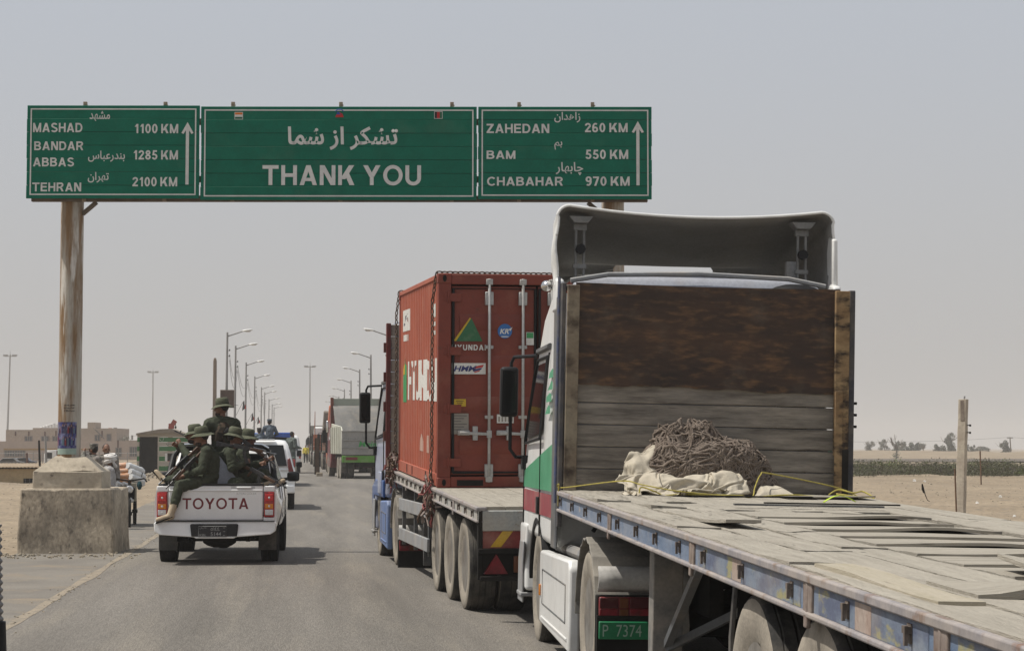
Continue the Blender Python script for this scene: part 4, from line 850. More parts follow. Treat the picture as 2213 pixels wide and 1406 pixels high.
for i in range(300):
    x, z = rnd.uniform(-.62, .62), 0; a = rnd.uniform(-.2, .9) + (2.2 if rnd.random() < .3 else 0); pts = []; t0 = rnd.uniform(-1.35, 1.35); p0 = rnd.uniform(.05, 1.5); wr_ = rnd.uniform(0, 6)
    nk = rnd.choice((14, 20, 28)); lift = rnd.uniform(-.02, .05)
    for k in range(nk):
        t = t0 + k * .085 * math.cos(a) + .13 * math.sin(k * .9 + wr_); t = max(-1.5, min(1.5, t)); p = max(.02, min(1.56, p0 - k * .07 * math.sin(a) + .12 * math.cos(k * .75 + wr_)))
        rr = 1 + .2 * noise.noise((t * 2.2, p * 2.4, 1.)) + .09 * noise.noise((t * 6, p * 6, 4.)) + lift + .03 * math.sin(k * 1.7 + i)
        pts.append(((.5 * math.sin(t) * math.cos(p) + .06 * (1 - p / 1.6) + (.16 * (1 - p / 1.57) ** 2 if t > 0 else 0)) * rr, (-.31 * math.cos(t) * math.cos(p)) * rr, max(.015, .02 + .545 * math.sin(p) * rr)))
    b.tube(pts, rnd.uniform(.008, .0135), 6)
b.build('rope', m_rope, rp, smooth=60)
def rope(name, label, pts, r, m, cat='rope'):
    o = thing(name, label, cat, on1(0, 0), T1R.to_euler()); fine = []; q = [Vector(p) for p in pts]; q = [q[0]] + q + [q[-1]]
    for i in range(1, len(q) - 2):
        for k in range(7):
            t = k / 7; a, b_, c, e = q[i - 1:i + 3]; fine.append(.5 * (2 * b_ + (c - a) * t + (2 * a - 5 * b_ + 4 * c - e) * t * t + (3 * b_ - a - 3 * c + e) * t ** 3))
    fine.append(q[-1]); g = MB(); g.tube(fine, r, 6); g.build('strand', m, o); return o
rope('tie_rope', 'yellow rope from the left rail corner across the tarpaulin to the right post', [(-1.262, -.06, -.12), (-1.262, -.1, .06), (-1.235, -.12, .035), (-.84, -.8, .12), (-.7, -.98, .1), (-.45, -1.08, .06), (-.1, -1.07, .03), (.1, -1.04, .02), (.2, -1.0, .02), (.25, -.86, .09), (.33, -.7, .19), (.42, -.62, .2), (1.0, -.35, .1), (1.235, -.22, .03), (1.29, -.3, -.02)], .0052, m_yrope)
rope('rope_coil', 'loose end of yellow rope lying on the boards by the right post', [(.95, -.5, .03), (1.05, -.42, .07), (1.16, -.5, .05), (1.26, -.42, .06), (1.3, -.62, .01), (1.1, -.66, .03), (1.0, -.56, .04)], .007, m_yrope)
rope('rope_loop', 'loop of yellow rope along the front hem of the tarpaulin', [(-.72, -1.02, .03), (-.7, -1.0, .08), (-.6, -1.03, .05), (-.52, -1.04, .02), (-.4, -1.03, .03), (-.2, -1.05, .03), (.06, -1.05, .03), (.2, -1.03, .02), (.5, -1.0, .04), (.72, -.95, .03)], .006, m_yrope)
o = thing('steel_rod', 'dark steel rod lying across the boards before the tarpaulin', 'rod', on1(0, 0), T1R.to_euler()); g = MB(); g.tube([(-.35, -1.35, .03), (.35, -1.22, .03), (1.05, -1.05, .03)], .007, 6); g.build('rod', m_dark, o)
o = thing('flat_bar', 'long dark flat bar lying across the middle of the deck', 'bar', on1(0, 0), T1R.to_euler()); g = MB(); g.box(-.35, .72, -3.02, -2.97, .03, .042); g.build('bar', m_greydk, o)
o = thing('flat_bar', 'short dark bar behind the long one on the deck', 'bar', on1(0, 0), T1R.to_euler()); g = MB(); g.box(-.05, .95, -2.62, -2.58, .03, .04); g.build('bar', m_dark, o)
o = thing('loose_sheet', 'thin grey plywood sheet beside the right timber post', 'plywood', on1(0, 0), T1R.to_euler()); g = MB(); g.grid(lambda u, v: (.45 + .72 * u, -.7 - .45 * v, .025 + .02 * u * v), 6, 4); g.build('sheet', m_woodx, o, solid=.012)
o = thing('strap_piece', 'bright lime strap scrap lying on the grey deck', 'strap', on1(.43, -2.45, .03), T1R.to_euler()); g = MB(); g.grid(lambda u, v: (.0 + .24 * u, .05 * v + .03 * math.sin(u * 3), .01 + .05 * math.sin(u * 3.0)), 8, 1); g.build('webbing', M('lime_webbing', (.42, .55, .05), rough=.7), o, solid=.004)

# ================================================================ container truck
T2R = hdg(440, 837, 0); DZ2 = 1.42
T2P = rooted(T2R, (-1.219, -6.43, DZ2), at(945, 1055, 24.07))
tr2 = thing('flatbed_trailer', 'grey flatbed trailer carrying the orange container', 'trailer', T2P, T2R.to_euler())
def headboard2():
    g = MB()
    for x0, x1 in ((-1.26, -1.19), (1.19, 1.26)): g.box(x0, x1, -.02, .08, DZ2 - .25, DZ2 + 2.2)
    g.build('headboard_frame', M('dark_red_frame', (.13, .02, .018), (.08, .02, .018), scale=5, rough=.7, dust=.2), tr2, bevel=.008)
    for i in range(12):
        g = MB(); g.box(-1.185, 1.185, 0, .04, 0, .176); obj('headboard_plank', g.mesh('headboard_plank', M('brown_grey_boards', (.2, .17, .145), (.27, .235, .2), scale=3, stretch=(.5, 1, 4), rough=.9, dust=.3)), tr2, bevel=.006, seg=1, loc=(0, .004 * (i % 2), DZ2 + .01 + i * .181))
    for k in range(4): g = MB(); g.box(-1.3, -1.262, .0, .05, DZ2 + .4 + k * .45, DZ2 + .55 + k * .45); g.build('headboard_hinge', M('dark_red_frame', (.13, .02, .018)), tr2)
w2 = [(y, 0, zl(T2R, T2P, y, .51, -1.1)) for y in (-6.25, -7.55, -8.85)]
L2 = 10.28
trailer(tr2, L2, DZ2, 2.5, headboard2, m_greyrail, .15, None, w2, .51, [-.4 - .56 * i for i in range(18)], (-3.1, -8.3), None)
for i in range(9):
    x0 = -1.24 + i * 2.48 / 9
    for ya, yb in ((-.05, -4.2), (-4.2, -7.8), (-7.8, -L2 + .03)):
        g = MB(); g.box(x0 + .004, x0 + 2.48 / 9 - .004, yb + .004, ya - .004, DZ2 - .03, DZ2 + rnd.uniform(.003, .009)); g.build('deck_plank', m_wood, tr2)
def z2(y, z): return (z - T2P.z - T2R[2][1] * y) / T2R[2][2]     # height above the road at that place
for zc, h_ in ((.92, .17), (.5, .17)):
    g = MB(); a, c = -1.85, -5.5
    g.add([(x, y, z2(y, zc + dz)) for x in (-1.24, -1.2) for y in (a, c) for dz in (-h_ / 2, h_ / 2)], [(0, 1, 3, 2), (4, 6, 7, 5), (0, 4, 5, 1), (2, 3, 7, 6), (1, 5, 7, 3), (0, 2, 6, 4)]); g.build('side_guard', m_grey, tr2, bevel=.008)
for y in (-2.0, -3.6, -5.3): g = MB(); g.box(-1.2, -1.15, y - .04, y + .04, z2(y, .35), DZ2 - .1); g.build('guard_post', m_greydk, tr2)
for s in (-1, 1): g = MB(); g.box(*sorted((s * .9, s * 1.0)), -3.0, -2.9, z2(-3, .1), DZ2 - .1); g.build('landing_leg', m_greydk, tr2)
yr = -L2
def zr(z): return z2(yr, z)
g = MB(); g.box(-1.22, 1.22, yr + .02, yr + .06, zr(.70), zr(.92)); ch = g.build('chevron_plate', M('chevron_red', (.22, .03, .025), (.17, .03, .025), scale=6, rough=.6, dust=.3), tr2)
for k in range(6):
    x = -1.12 + k * .39; g = MB(); g.add([(x, yr + .017, zr(.712)), (x + .11, yr + .017, zr(.712)), (x + .26, yr + .017, zr(.905)), (x + .15, yr + .017, zr(.905))], [(0, 1, 2, 3)]); g.build('chevron_stripe', M('chevron_yellow', (.5, .3, .02), rough=.6, dust=.2), ch, smooth=0)
g = MB()
for s in (-1, 1): g.box(*sorted((s * 1.25, s * 1.2)), yr, yr + .08, zr(.5), DZ2 - .03)
g.box(-1.25, 1.25, yr - .02, yr + .06, zr(.645), zr(.7)); g.box(-1.23, 1.23, yr - .03, yr + .04, zr(.37), zr(.42)); g.box(-1.25, -1.2, yr, yr + .05, zr(.38), zr(.65)); g.box(1.2, 1.25, yr, yr + .05, zr(.38), zr(.65)); g.box(-1.2, 1.2, yr + .05, yr + .09, zr(.42), zr(.645)); g.build('underrun_bumper', m_dark, tr2, bevel=.008)
for s in (-1, 1):
    g = MB(); x = s * 1.06; g.add([(x - .13, yr + .04, zr(.44)), (x + .12, yr + .04, zr(.44)), (x, yr + .04, zr(.64)), (x - .12, yr + .01, zr(.44)), (x + .12, yr + .01, zr(.44)), (x, yr + .01, zr(.64))], [(3, 4, 5), (0, 2, 1), (0, 1, 4, 3), (1, 2, 5, 4), (2, 0, 3, 5)]); g.build('reflector_triangle', m_reddk, tr2)
    for x0, m_ in ((.42, m_reddk), (.6, m_redlens), (.72, M('dirty_amber_lens', (.12, .035, .01)))):
        g = MB(); g.box(*sorted((s * x0, s * (x0 + .16))), yr + .0, yr + .04, zr(.45), zr(.62)); g.build('tail_lamp', m_, tr2, bevel=.012)

m_cont = M('shaded_container_paint', (.188, .034, .018), (.15, .028, .016), scale=2, rough=.55, dust=.18, dustc=(.3, .14, .09), speck=.06, c3=(.1, .035, .02), c3scale=7, c3lo=.62, c3hi=.74)  # shade of the door end is put into this darker copy of the paint
m_contside = M('sunlit_container_paint', (.35, .088, .047), (.3, .074, .042), scale=2, rough=.6, dust=.25, dustc=(.36, .2, .14), speck=.05)  # same paint as the doors, lightened as if sunlit, with more dust
cn = thing('shipping_container', 'orange corrugated shipping container chained on a trailer', 'container', T2P + T2R @ Vector((0, -6.43, DZ2 + .012)), T2R.to_euler())
CL, CW, CH = 4.85, 1.219, 2.59
PER = CL / 22 * .985
def corr(y):
    t = ((y - .12) / PER) % 1.0
    if y < .12 or y > CL - .12: return 0.
    return -.036 * (ss(t, .30, .46) - ss(t, .80, .96) + 0) if True else 0
brk = []
k = 0
while .12 + k * PER < CL - .12:
    for t in (.0, .28, .48, .78, .98): brk.append(.12 + (k + t) * PER)
    k += 1
brk = [y for y in brk if .12 <= y <= CL - .12]
def ct(y):
    t = ((y - .12) / PER) % 1.0
    if y <= .12 or y >= CL - .12: return .0
    if t < .28: return 0.
    if t < .48: return .034 * (t - .28) / .2
    if t < .78: return .034
    if t < .98: return .034 * (1 - (t - .78) / .2)
    return 0.
for s in (-1, 1):
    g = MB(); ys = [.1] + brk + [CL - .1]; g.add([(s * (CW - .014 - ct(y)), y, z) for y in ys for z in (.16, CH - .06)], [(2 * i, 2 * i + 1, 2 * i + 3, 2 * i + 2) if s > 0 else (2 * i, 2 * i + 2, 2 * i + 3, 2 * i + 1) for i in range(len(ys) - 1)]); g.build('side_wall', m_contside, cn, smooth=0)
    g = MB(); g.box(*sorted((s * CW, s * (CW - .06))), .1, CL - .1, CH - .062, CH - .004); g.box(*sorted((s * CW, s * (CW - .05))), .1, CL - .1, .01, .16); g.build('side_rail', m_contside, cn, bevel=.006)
    g = MB()
    for y in (.55, 1.25, 2.9, 3.6): g.box(*sorted((s * (CW + .002), s * (CW - .02))), y, y + .09, .03, .145)
    g.build('fork_pocket', m_dark, cn)
    for y in (0, CL - .1):
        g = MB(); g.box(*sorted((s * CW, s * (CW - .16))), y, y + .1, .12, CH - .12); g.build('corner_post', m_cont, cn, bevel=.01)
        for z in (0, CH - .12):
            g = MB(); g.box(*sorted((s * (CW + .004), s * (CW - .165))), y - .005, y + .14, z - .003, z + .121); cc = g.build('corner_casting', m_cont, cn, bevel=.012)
            g = MB(); yy = y - .008; g.lathe([(.032, 0), (.032, .004)], 14, Matrix.Translation((s * (CW - .08), yy, z + .06)) @ Matrix.Rotation(R(90), 4, 'X') @ Matrix.Diagonal((.75, 1.3, 1, 1))); g.build('casting_hole', m_dark, cc)
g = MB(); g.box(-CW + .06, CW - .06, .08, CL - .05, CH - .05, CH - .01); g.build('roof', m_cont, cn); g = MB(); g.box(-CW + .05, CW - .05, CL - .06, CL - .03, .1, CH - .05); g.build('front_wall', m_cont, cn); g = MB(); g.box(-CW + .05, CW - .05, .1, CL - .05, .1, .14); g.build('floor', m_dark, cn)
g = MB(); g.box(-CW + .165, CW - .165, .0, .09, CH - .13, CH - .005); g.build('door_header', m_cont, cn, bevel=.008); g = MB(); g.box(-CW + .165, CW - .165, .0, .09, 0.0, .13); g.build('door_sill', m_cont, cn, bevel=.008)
g = MB(); g.box(-.98, -.66, -.004, .02, .02, .09); g.box(.66, .98, -.004, .02, .02, .09); g.build('fork_slot', m_dark, cn)
def cx(px): return -CW + (px - 945) / 178.8
def cz(py): return (1055 - py) / 178.8
m_rod = M('galvanised_rod', (.42, .42, .41), (.33, .33, .32), scale=12, rough=.5, metal=.4, dust=.3)
for s in (-1, 1):
    x0, x1 = sorted((s * 1.05, s * .012))
    g = MB(); g.box(x0, x1, .03, .06, .15, CH - .15)
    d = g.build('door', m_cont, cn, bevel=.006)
    for z in (.5, 1.0, 1.5, 2.0):
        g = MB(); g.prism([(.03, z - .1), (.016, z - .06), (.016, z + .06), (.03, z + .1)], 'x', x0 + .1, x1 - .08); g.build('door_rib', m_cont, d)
    g = MB(); g.tube([(x0 + .02, .02, .18), (x1 - .01, .02, .18), (x1 - .01, .02, CH - .18), (x0 + .02, .02, CH - .18), (x0 + .02, .02, .18)], .018, 6); g.build('door_gasket', m_black, d)
    for z in (.3, .95, 1.65, 2.3):
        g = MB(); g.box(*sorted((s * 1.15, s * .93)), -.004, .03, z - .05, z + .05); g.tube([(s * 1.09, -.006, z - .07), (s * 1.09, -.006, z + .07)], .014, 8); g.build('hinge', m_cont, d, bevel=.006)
    for xr in (s * (CW - .626), s * (CW - 1.04)):
        g = MB(); g.tube([(xr, -.03, .06), (xr, -.03, CH - .06)], .019, 10)
        for z in (.1, CH - .1): g.box(xr - .04, xr + .04, -.05, .02, z - .035, z + .035)
        for z in (.2, .85, 1.7, CH - .3): g.box(xr - .05, xr + .05, -.035, .028, z - .02 - .06 * (z in (.2, CH - .3)), z + .02 + .06 * (z in (.2, CH - .3)))
        g.build('lock_rod', m_rod, d, bevel=.004, seg=1)
        g = MB(); hx = xr - .36 if xr * s > .5 else xr - .3; g.bar((xr, -.045, .645), (hx, -.05, .66), .025, .035); g.box(hx - .02, hx + .12, -.04, .028, .63, .69); g.box(xr - .03, xr + .03, -.06, -.02, .6, .69); g.box(xr - .2, xr - .14, -.05, .02, .57, .74); g.build('lock_handle', m_rod, d, bevel=.004, seg=1)
ci = {'y': M('mark_yellow', (.5, .33, .02), rough=.5, dust=.1), 'g': M('mark_green', (.025, .12, .05), rough=.5, dust=.1), 'w': M('mark_white', (.62, .61, .57), rough=.5, dust=.12), 'b': M('mark_blue', (.03, .13, .36), rough=.5), 'n': M('mark_navy', (.03, .035, .14), rough=.5), 'r': M('mark_red', (.45, .03, .03), rough=.5), 'p': M('data_plate_grey', (.3, .27, .23), (.22, .2, .17), scale=40, rough=.6), 'gg': M('mark_bright_green', (.05, .28, .1), rough=.5)}
def tri(pts, m, y, name='door_mark'):
    g = MB(); g.add([(cx(a), y, cz(c)) for a, c in pts], [tuple(range(len(pts)))]); return g.build(name, m, cn, smooth=0)
tri([(979, 738), (985, 738), (1018, 690), (1015, 687)], ci['y'], .012); tri([(985, 738.5), (1043, 738.5), (1018, 688)], ci['g'], .0108)
obj('lettering', letters('HYUNDAI', ci['w'], cx(976), cx(1050), cz(758), cz(746), .19, .012, gap=.2), cn)
tri([(976, 786), (1050, 786), (1050, 810), (976, 810)][::-1], ci['w'], .012); obj('lettering', text_mesh('HMM', ci['n'], cx(980), cx(1030), cz(804), cz(792), .035, .0105, shear=.25), cn)
tri([(1028, 793), (1046, 789), (1043, 795), (1026, 798)][::-1], ci['r'], .0105); tri([(1026, 799), (1042, 796), (1040, 800), (1025, 804)][::-1], ci['n'], .0105); tri([(1024, 805), (1038, 801), (1036, 804), (1026, 807)][::-1], ci['r'], .0105)
tri([(1092 + 16 * math.cos(t), 716 + 16 * math.sin(t)) for t in [-k * .3927 for k in range(16)]], ci['b'], .012); obj('lettering', text_mesh('KR', ci['w'], cx(1081), cx(1101), cz(722), cz(711), .03, .0105, shear=.2), cn)
tri([(1100, 712), (1109, 707), (1104, 716)][::-1], ci['w'], .0103); tri([(1083, 727), (1101, 727), (1099, 729), (1085, 729)][::-1], ci['w'], .0103)
tri([(1139, 718), (1156, 718), (1156, 746), (1139, 746)][::-1], ci['w'], .012); tri([(1140, 719), (1155, 719), (1155, 731), (1140, 731)][::-1], ci['gg'], .0105)
tri([(980, 864), (1007, 864), (1007, 880), (980, 880)][::-1], ci['y'], .012)
for k in range(3): tri([(985 + k * 2, 867 + k * 4), (1002 - k * 2, 867 + k * 4), (1002 - k * 2, 869 + k * 4), (985 + k * 2, 869 + k * 4)][::-1], M('sticker_ink', (.16, .1, .02)), .0105)
tri([(976, 895), (1013, 895), (1013, 940), (976, 940)][::-1], ci['p'], .012)
for k in range(6): tri([(980, 899 + k * 6), (1009 - (k % 3) * 6, 899 + k * 6), (1009 - (k % 3) * 6, 901 + k * 6), (980, 901 + k * 6)][::-1], M('plate_ink', (.12, .11, .1)), .0105)
tri([(1075, 897), (1112, 897), (1112, 916), (1075, 916)][::-1], ci['w'], .012)
for k in range(5): tri([(1078 + k * 7, 902), (1082 + k * 7, 902), (1082 + k * 7, 913), (1078 + k * 7, 913)][::-1], ci['p'], .0105)
# marks printed over the corrugated side
def on_side(me, name='side_mark'):
    bm = bmesh.new(); bm.from_mesh(me)
    for y in brk: bmesh.ops.bisect_plane(bm, geom=bm.verts[:] + bm.edges[:] + bm.faces[:], plane_co=(0, y, 0), plane_no=(0, 1, 0))
    for v in bm.verts: v.co.x = -(CW - .014 - ct(v.co.y)) - .004
    bm.to_mesh(me); bm.free(); me.update(); return obj(name, me, cn)
def side_poly(pts, m):
    g = MB(); g.add([(0, y, z) for y, z in pts], [tuple(range(len(pts)))]); on_side(g.mesh('side_mark', m, 0))
def side_text(s, m, y0, y1, z0, z1, bold=.03):
    """reads from the front of the container to its rear when seen from the left"""
    me = text_mesh(s, m, 0, y1 - y0, z0, z1, bold)
    for v in me.vertices: v.co = (0, y1 - v.co.x, v.co.z)
    on_side(me, 'lettering')
side_text('HYUNDAI', ci['w'], .3, 3.7, 1.03, 1.57, .03)
side_poly([(4.35, 1.0), (3.85, 1.0), (3.85, 1.35), (4.1, 1.62), (4.18, 1.4), (4.35, 1.35)], ci['gg']); side_poly([(4.36, 1.36), (4.2, 1.4), (4.1, 1.64), (4.2, 1.56), (4.36, 1.4)], ci['y'])
side_poly([(4.45, 2.0), (3.55, 2.0), (3.55, 2.3), (4.45, 2.3)], ci['w']); side_poly([(4.3, 2.08), (4.15, 2.08), (3.95, 2.2), (3.75, 2.24), (4.05, 2.22)], ci['n']); side_poly([(3.75, 2.08), (3.62, 2.1), (3.7, 2.2), (3.85, 2.18)], ci['r'])
for k in range(3): side_poly([(4.3 - k * .25, 1.86), (4.15 - k * .25, 1.86), (4.15 - k * .25, 1.95), (4.3 - k * .25, 1.95)], ci['w'])
for z0, z1 in ((2.08, 2.24), (1.97, 2.02), (1.86, 1.91)): side_poly([(.62, z0), (.35, z0), (.35, z1), (.62, z1)], ci['w'])
for k in range(2): side_poly([(2.1 - k * .8, .38), (1.8 - k * .8, .38), (1.85 - k * .8, .6), (2.05 - k * .8, .6)], M('worn_mark', (.45, .3, .24), rough=.6))
# chains over the container
m_chain = M('rusty_chain', (.07, .05, .04), (.14, .09, .06), scale=30, rough=.8, metal=.3)
def chain(label, pts, pitch=.062, r=.0085, w=.019):
    o = thing('chain', label, 'chain', cn.location, cn.rotation_euler, 'chains tying down the orange container'); g = MB(); pts = [Vector(p) for p in pts]; k = 0; d0 = 0
    for a, c in zip(pts, pts[1:]):
        n = max(1, int((c - a).length / pitch)); d = (c - a).normalized(); u = d.orthogonal().normalized(); v = d.cross(u)
        for i in range(n):
            m_ = a + (c - a) * ((i + .5) / n); e = u if k % 2 else v; k += 1; h = pitch * .62
            ring = [m_ + d * (h * math.cos(t)) + e * (w * math.sin(t)) for t in [j * .785398 for j in range(9)]]; g.tube(ring, r, 5, caps=False)
    g.build('links', m_chain, o); return o
def drop(y, zb=-.05): return [(-CW - .03, y, zb + (CH + .02 - zb) * (1 - t)) + () if True else 0 for t in [k / 6 for k in range(7)]]
def sway(pts, a, sd): return [Vector(p) + Vector((-abs(a * math.sin(i * 1.7 + sd)) * .5, a * math.sin(i * 1.1 + sd), 0)) for i, p in enumerate(pts)]
chain('rusty chain hanging down the rear corner of the orange container', [(1.2, .2, CH + .02), (.6, .12, CH + .015), (0, .1, CH + .012), (-.7, .1, CH + .014), (-CW, .16, CH + .02)] + sway([(-CW - .03, .22 + .1 * t, CH - (CH + .2) * t) for t in [k / 8 for k in range(1, 9)]], .03, 1.))
chain('rusty chain hanging down the front corner of the orange container', [(1.2, CL - .1, CH + .02), (-.9, CL - .05, CH + .014), (-CW, CL + .0, CH + .01)] + sway([(-CW - .02, CL + .05 + .12 * t, CH - (CH + .1) * t) for t in [k / 8 for k in range(1, 9)]], .03, 2.))
g = MB()
for x0, sd in ((.2, 1), (4.9, 2)):
    pass
def tangle(label, y, z, n, sd):
    o = thing('rag_bundle', label, 'rag', cn.location, cn.rotation_euler); rr = random.Random(sd); ms = [m_chain, M('rag_red', (.25, .05, .05), (.17, .07, .06), scale=9), M('rag_grey', (.3, .26, .23), (.2, .15, .13), scale=9)]; g = MB()
    for i in range(n):
        g.i = rr.choice((0, 0, 1, 2)); p = Vector((-CW - .06 + rr.gauss(0, .03), y + rr.gauss(0, .13), z + rr.gauss(0, .1))); q = [p]
        for k in range(4): q.append(q[-1] + Vector((rr.gauss(0, .03), rr.gauss(0, .05), rr.gauss(-.03, .05))))
        g.tube(q, [rr.uniform(.008, .02)] * 4 + [.004], 5)
    g.build('knotted_cords', ms, o, smooth=60)
tangle('bundle of rusty chain and red rags tied at the rear of the container', .35, -.12, 60, 5)
tangle('bundle of chain and grey rags tied at the front of the container', CL + .25, .1, 45, 6)

T2t = hdg(440, 967, 0); T2Q = Vector((T2P.x, T2P.y, -.0))
tk2 = thing('truck_tractor', 'blue and white truck cab pulling the container trailer', 'truck', T2Q, T2t.to_euler())
cabmat = M('pale_lilac_blue_paint', (.24, .27, .36), (.3, .32, .4), scale=2, rough=.4, dust=.25, coat=.2)
m_bluebody = M('bright_blue_paint', (.035, .085, .25), (.05, .11, .27), scale=2, rough=.4, dust=.2, coat=.2)
tractor(tk2, cabmat, M('light_blue_panel', (.11, .17, .34), (.14, .2, .35), scale=3, rough=.5, dust=.3), -1.25, 1.35, lambda y: .52, wr=.52, top=3.2, graphics=False, y0=.16, y1=2.2)
for s in (-1, 1): g = MB(); g.prism([(.3, .95), (1.9, .95), (2.22, .6), (2.25, 1.1), (1.7, 1.22), (.3, 1.22)], 'x', s * 1.235, s * 1.275); g.build('blue_skirt', m_bluebody, tk2, bevel=.02)
for s in (-1, 1):
    g = MB(); g.box(*sorted((s * 1.26, s * 1.3)), .55, .95, 1.0, 1.35); g.build('air_filter_box', cabmat, tk2, bevel=.03)
g = MB(); g.grid(lambda u, v: (1.1 * (2 * u - 1), .4 + 1.3 * v, 3.2 + .42 * math.sin(math.pi * (.15 + .85 * (1 - v)) * .5) * (1 - (2 * u - 1) ** 4 * .5)), 16, 8); g.build('roof_deflector', m_bluebody, tk2, solid=.03)
g = MB(); g.ell((-1.0, .75, 3.6), (.1, .16, .1), 14, 10); g.tube([(-1., .75, 3.5), (-1., .75, 3.2)], .03, 6); g.ell((-.62, .8, 3.68), (.08, .14, .08), 12, 8); g.build('roof_horn', m_chrome, tk2)
# ================================================================ people
m_skin = M('brown_skin', (.2, .1, .06), (.16, .08, .05), scale=9, rough=.6, speck=.05)
m_hair = M('black_hair', (.012, .01, .009), rough=.7, speck=.2)
m_olive = M('olive_uniform', (.042, .049, .033), (.06, .067, .047), scale=7, rough=.95, speck=.15, bump=.3, bscale=45, spec=.15)
m_olive2 = M('faded_olive_uniform', (.075, .083, .055), (.11, .115, .08), scale=7, rough=.95, speck=.15, bump=.3, bscale=45, spec=.15)
m_vest = M('dark_camouflage_vest', (.03, .028, .022), (.075, .055, .04), scale=14, lo=.45, hi=.55, rough=.95, spec=.1)
m_bootm = M('tan_boot', (.43, .35, .245), (.34, .27, .185), scale=9, rough=.9)
m_police = M('grey_blue_uniform', (.11, .135, .16), (.085, .105, .13), scale=6, rough=.95, speck=.1, spec=.15)
m_gunmetal = M('gunmetal', (.03, .03, .032), (.07, .07, .07), scale=30, rough=.38, metal=.6, speck=.1)
m_gunshine = M('worn_bright_gunmetal', (.3, .3, .3), (.15, .15, .15), scale=20, rough=.25, metal=.9)
m_gunwood = M('rifle_wood', (.085, .04, .018), (.05, .024, .012), scale=14, rough=.5)
def blob(name, parts, mat, parent, vox=.013, wr=0., sd=0., smooth=2):
    """one continuous surface grown round tapered limbs and rounded masses"""
    b = MB()
    for p in parts:
        if p[0] == 'c':                       # capsule a, b, ra, rb
            a, c, ra, rb = Vector(p[1]), Vector(p[2]), p[3], p[4]; d = c - a; L = d.length or .001; d = d / L; pts, rs = [], []
            for k in range(4): t = k * math.pi / 8; pts.append(a - d * ra * math.cos(t)); rs.append(max(.001, ra * math.sin(t)))
            pts += [a, a.lerp(c, .5), c]; rs += [ra, (ra + rb) / 2 * (p[5] if len(p) > 5 else 1.), rb]
            for k in range(1, 5): t = k * math.pi / 8; pts.append(c + d * rb * math.sin(t)); rs.append(max(.001, rb * math.cos(t)))
            b.tube(pts, rs, 12)
        else: b.ell(p[1], p[2], 14, 9, p[3] if len(p) > 3 else None)
    me = b.mesh('t', mat, 0); t = bpy.data.objects.new('t', me); COL.objects.link(t)
    r_ = t.modifiers.new('r', 'REMESH'); r_.mode = 'VOXEL'; r_.voxel_size = vox
    s_ = t.modifiers.new('s', 'SMOOTH'); s_.iterations = smooth; s_.factor = .5
    dg = bpy.context.evaluated_depsgraph_get(); dg.update(); m2 = bpy.data.meshes.new_from_object(t.evaluated_get(dg)); bpy.data.objects.remove(t)
    if wr:
        ns = [v.normal.copy() for v in m2.vertices]
        for v, n_ in zip(m2.vertices, ns):
            q = v.co * 9 + Vector((sd, 0, 0)); v.co += n_ * wr * (ridge(q + noise.noise_vector(q * .6) * 1.5) - .3)
    m2.polygons.foreach_set('use_smooth', [True] * len(m2.polygons)); m2.materials.clear(); m2.materials.append(mat); m2.name = name
    return obj(name, m2, parent)
SIT = dict(pel=(0, 0, .11), che=(0, .03, .40), nec=(0, .04, .57), hea=(0, .075, .735), shL=(-.19, .03, .52), shR=(.19, .03, .52), elL=(-.27, .1, .27), elR=(.27, .1, .27), haL=(-.12, .33, .22), haR=(.12, .33, .22),
           hiL=(-.1, .02, .09), hiR=(.1, .02, .09), knL=(-.15, .45, .11), knR=(.15, .45, .11), anL=(-.15, .47, -.32), anR=(.15, .47, -.32), toL=(-.16, .64, -.37), toR=(.16, .64, -.37))
STAND = dict(pel=(0, 0, .95), che=(0, .0, 1.24), nec=(0, .01, 1.42), hea=(0, .04, 1.59), shL=(-.2, 0, 1.37), shR=(.2, 0, 1.37), elL=(-.26, -.02, 1.1), elR=(.26, -.02, 1.1), haL=(-.24, .12, .88), haR=(.24, .12, .88),
             hiL=(-.1, 0, .9), hiR=(.1, 0, .9), knL=(-.12, .03, .5), knR=(.12, .03, .5), anL=(-.13, -.01, .09), anR=(.13, -.01, .09), toL=(-.15, .16, .03), toR=(.15, .16, .03))
PN = [0]
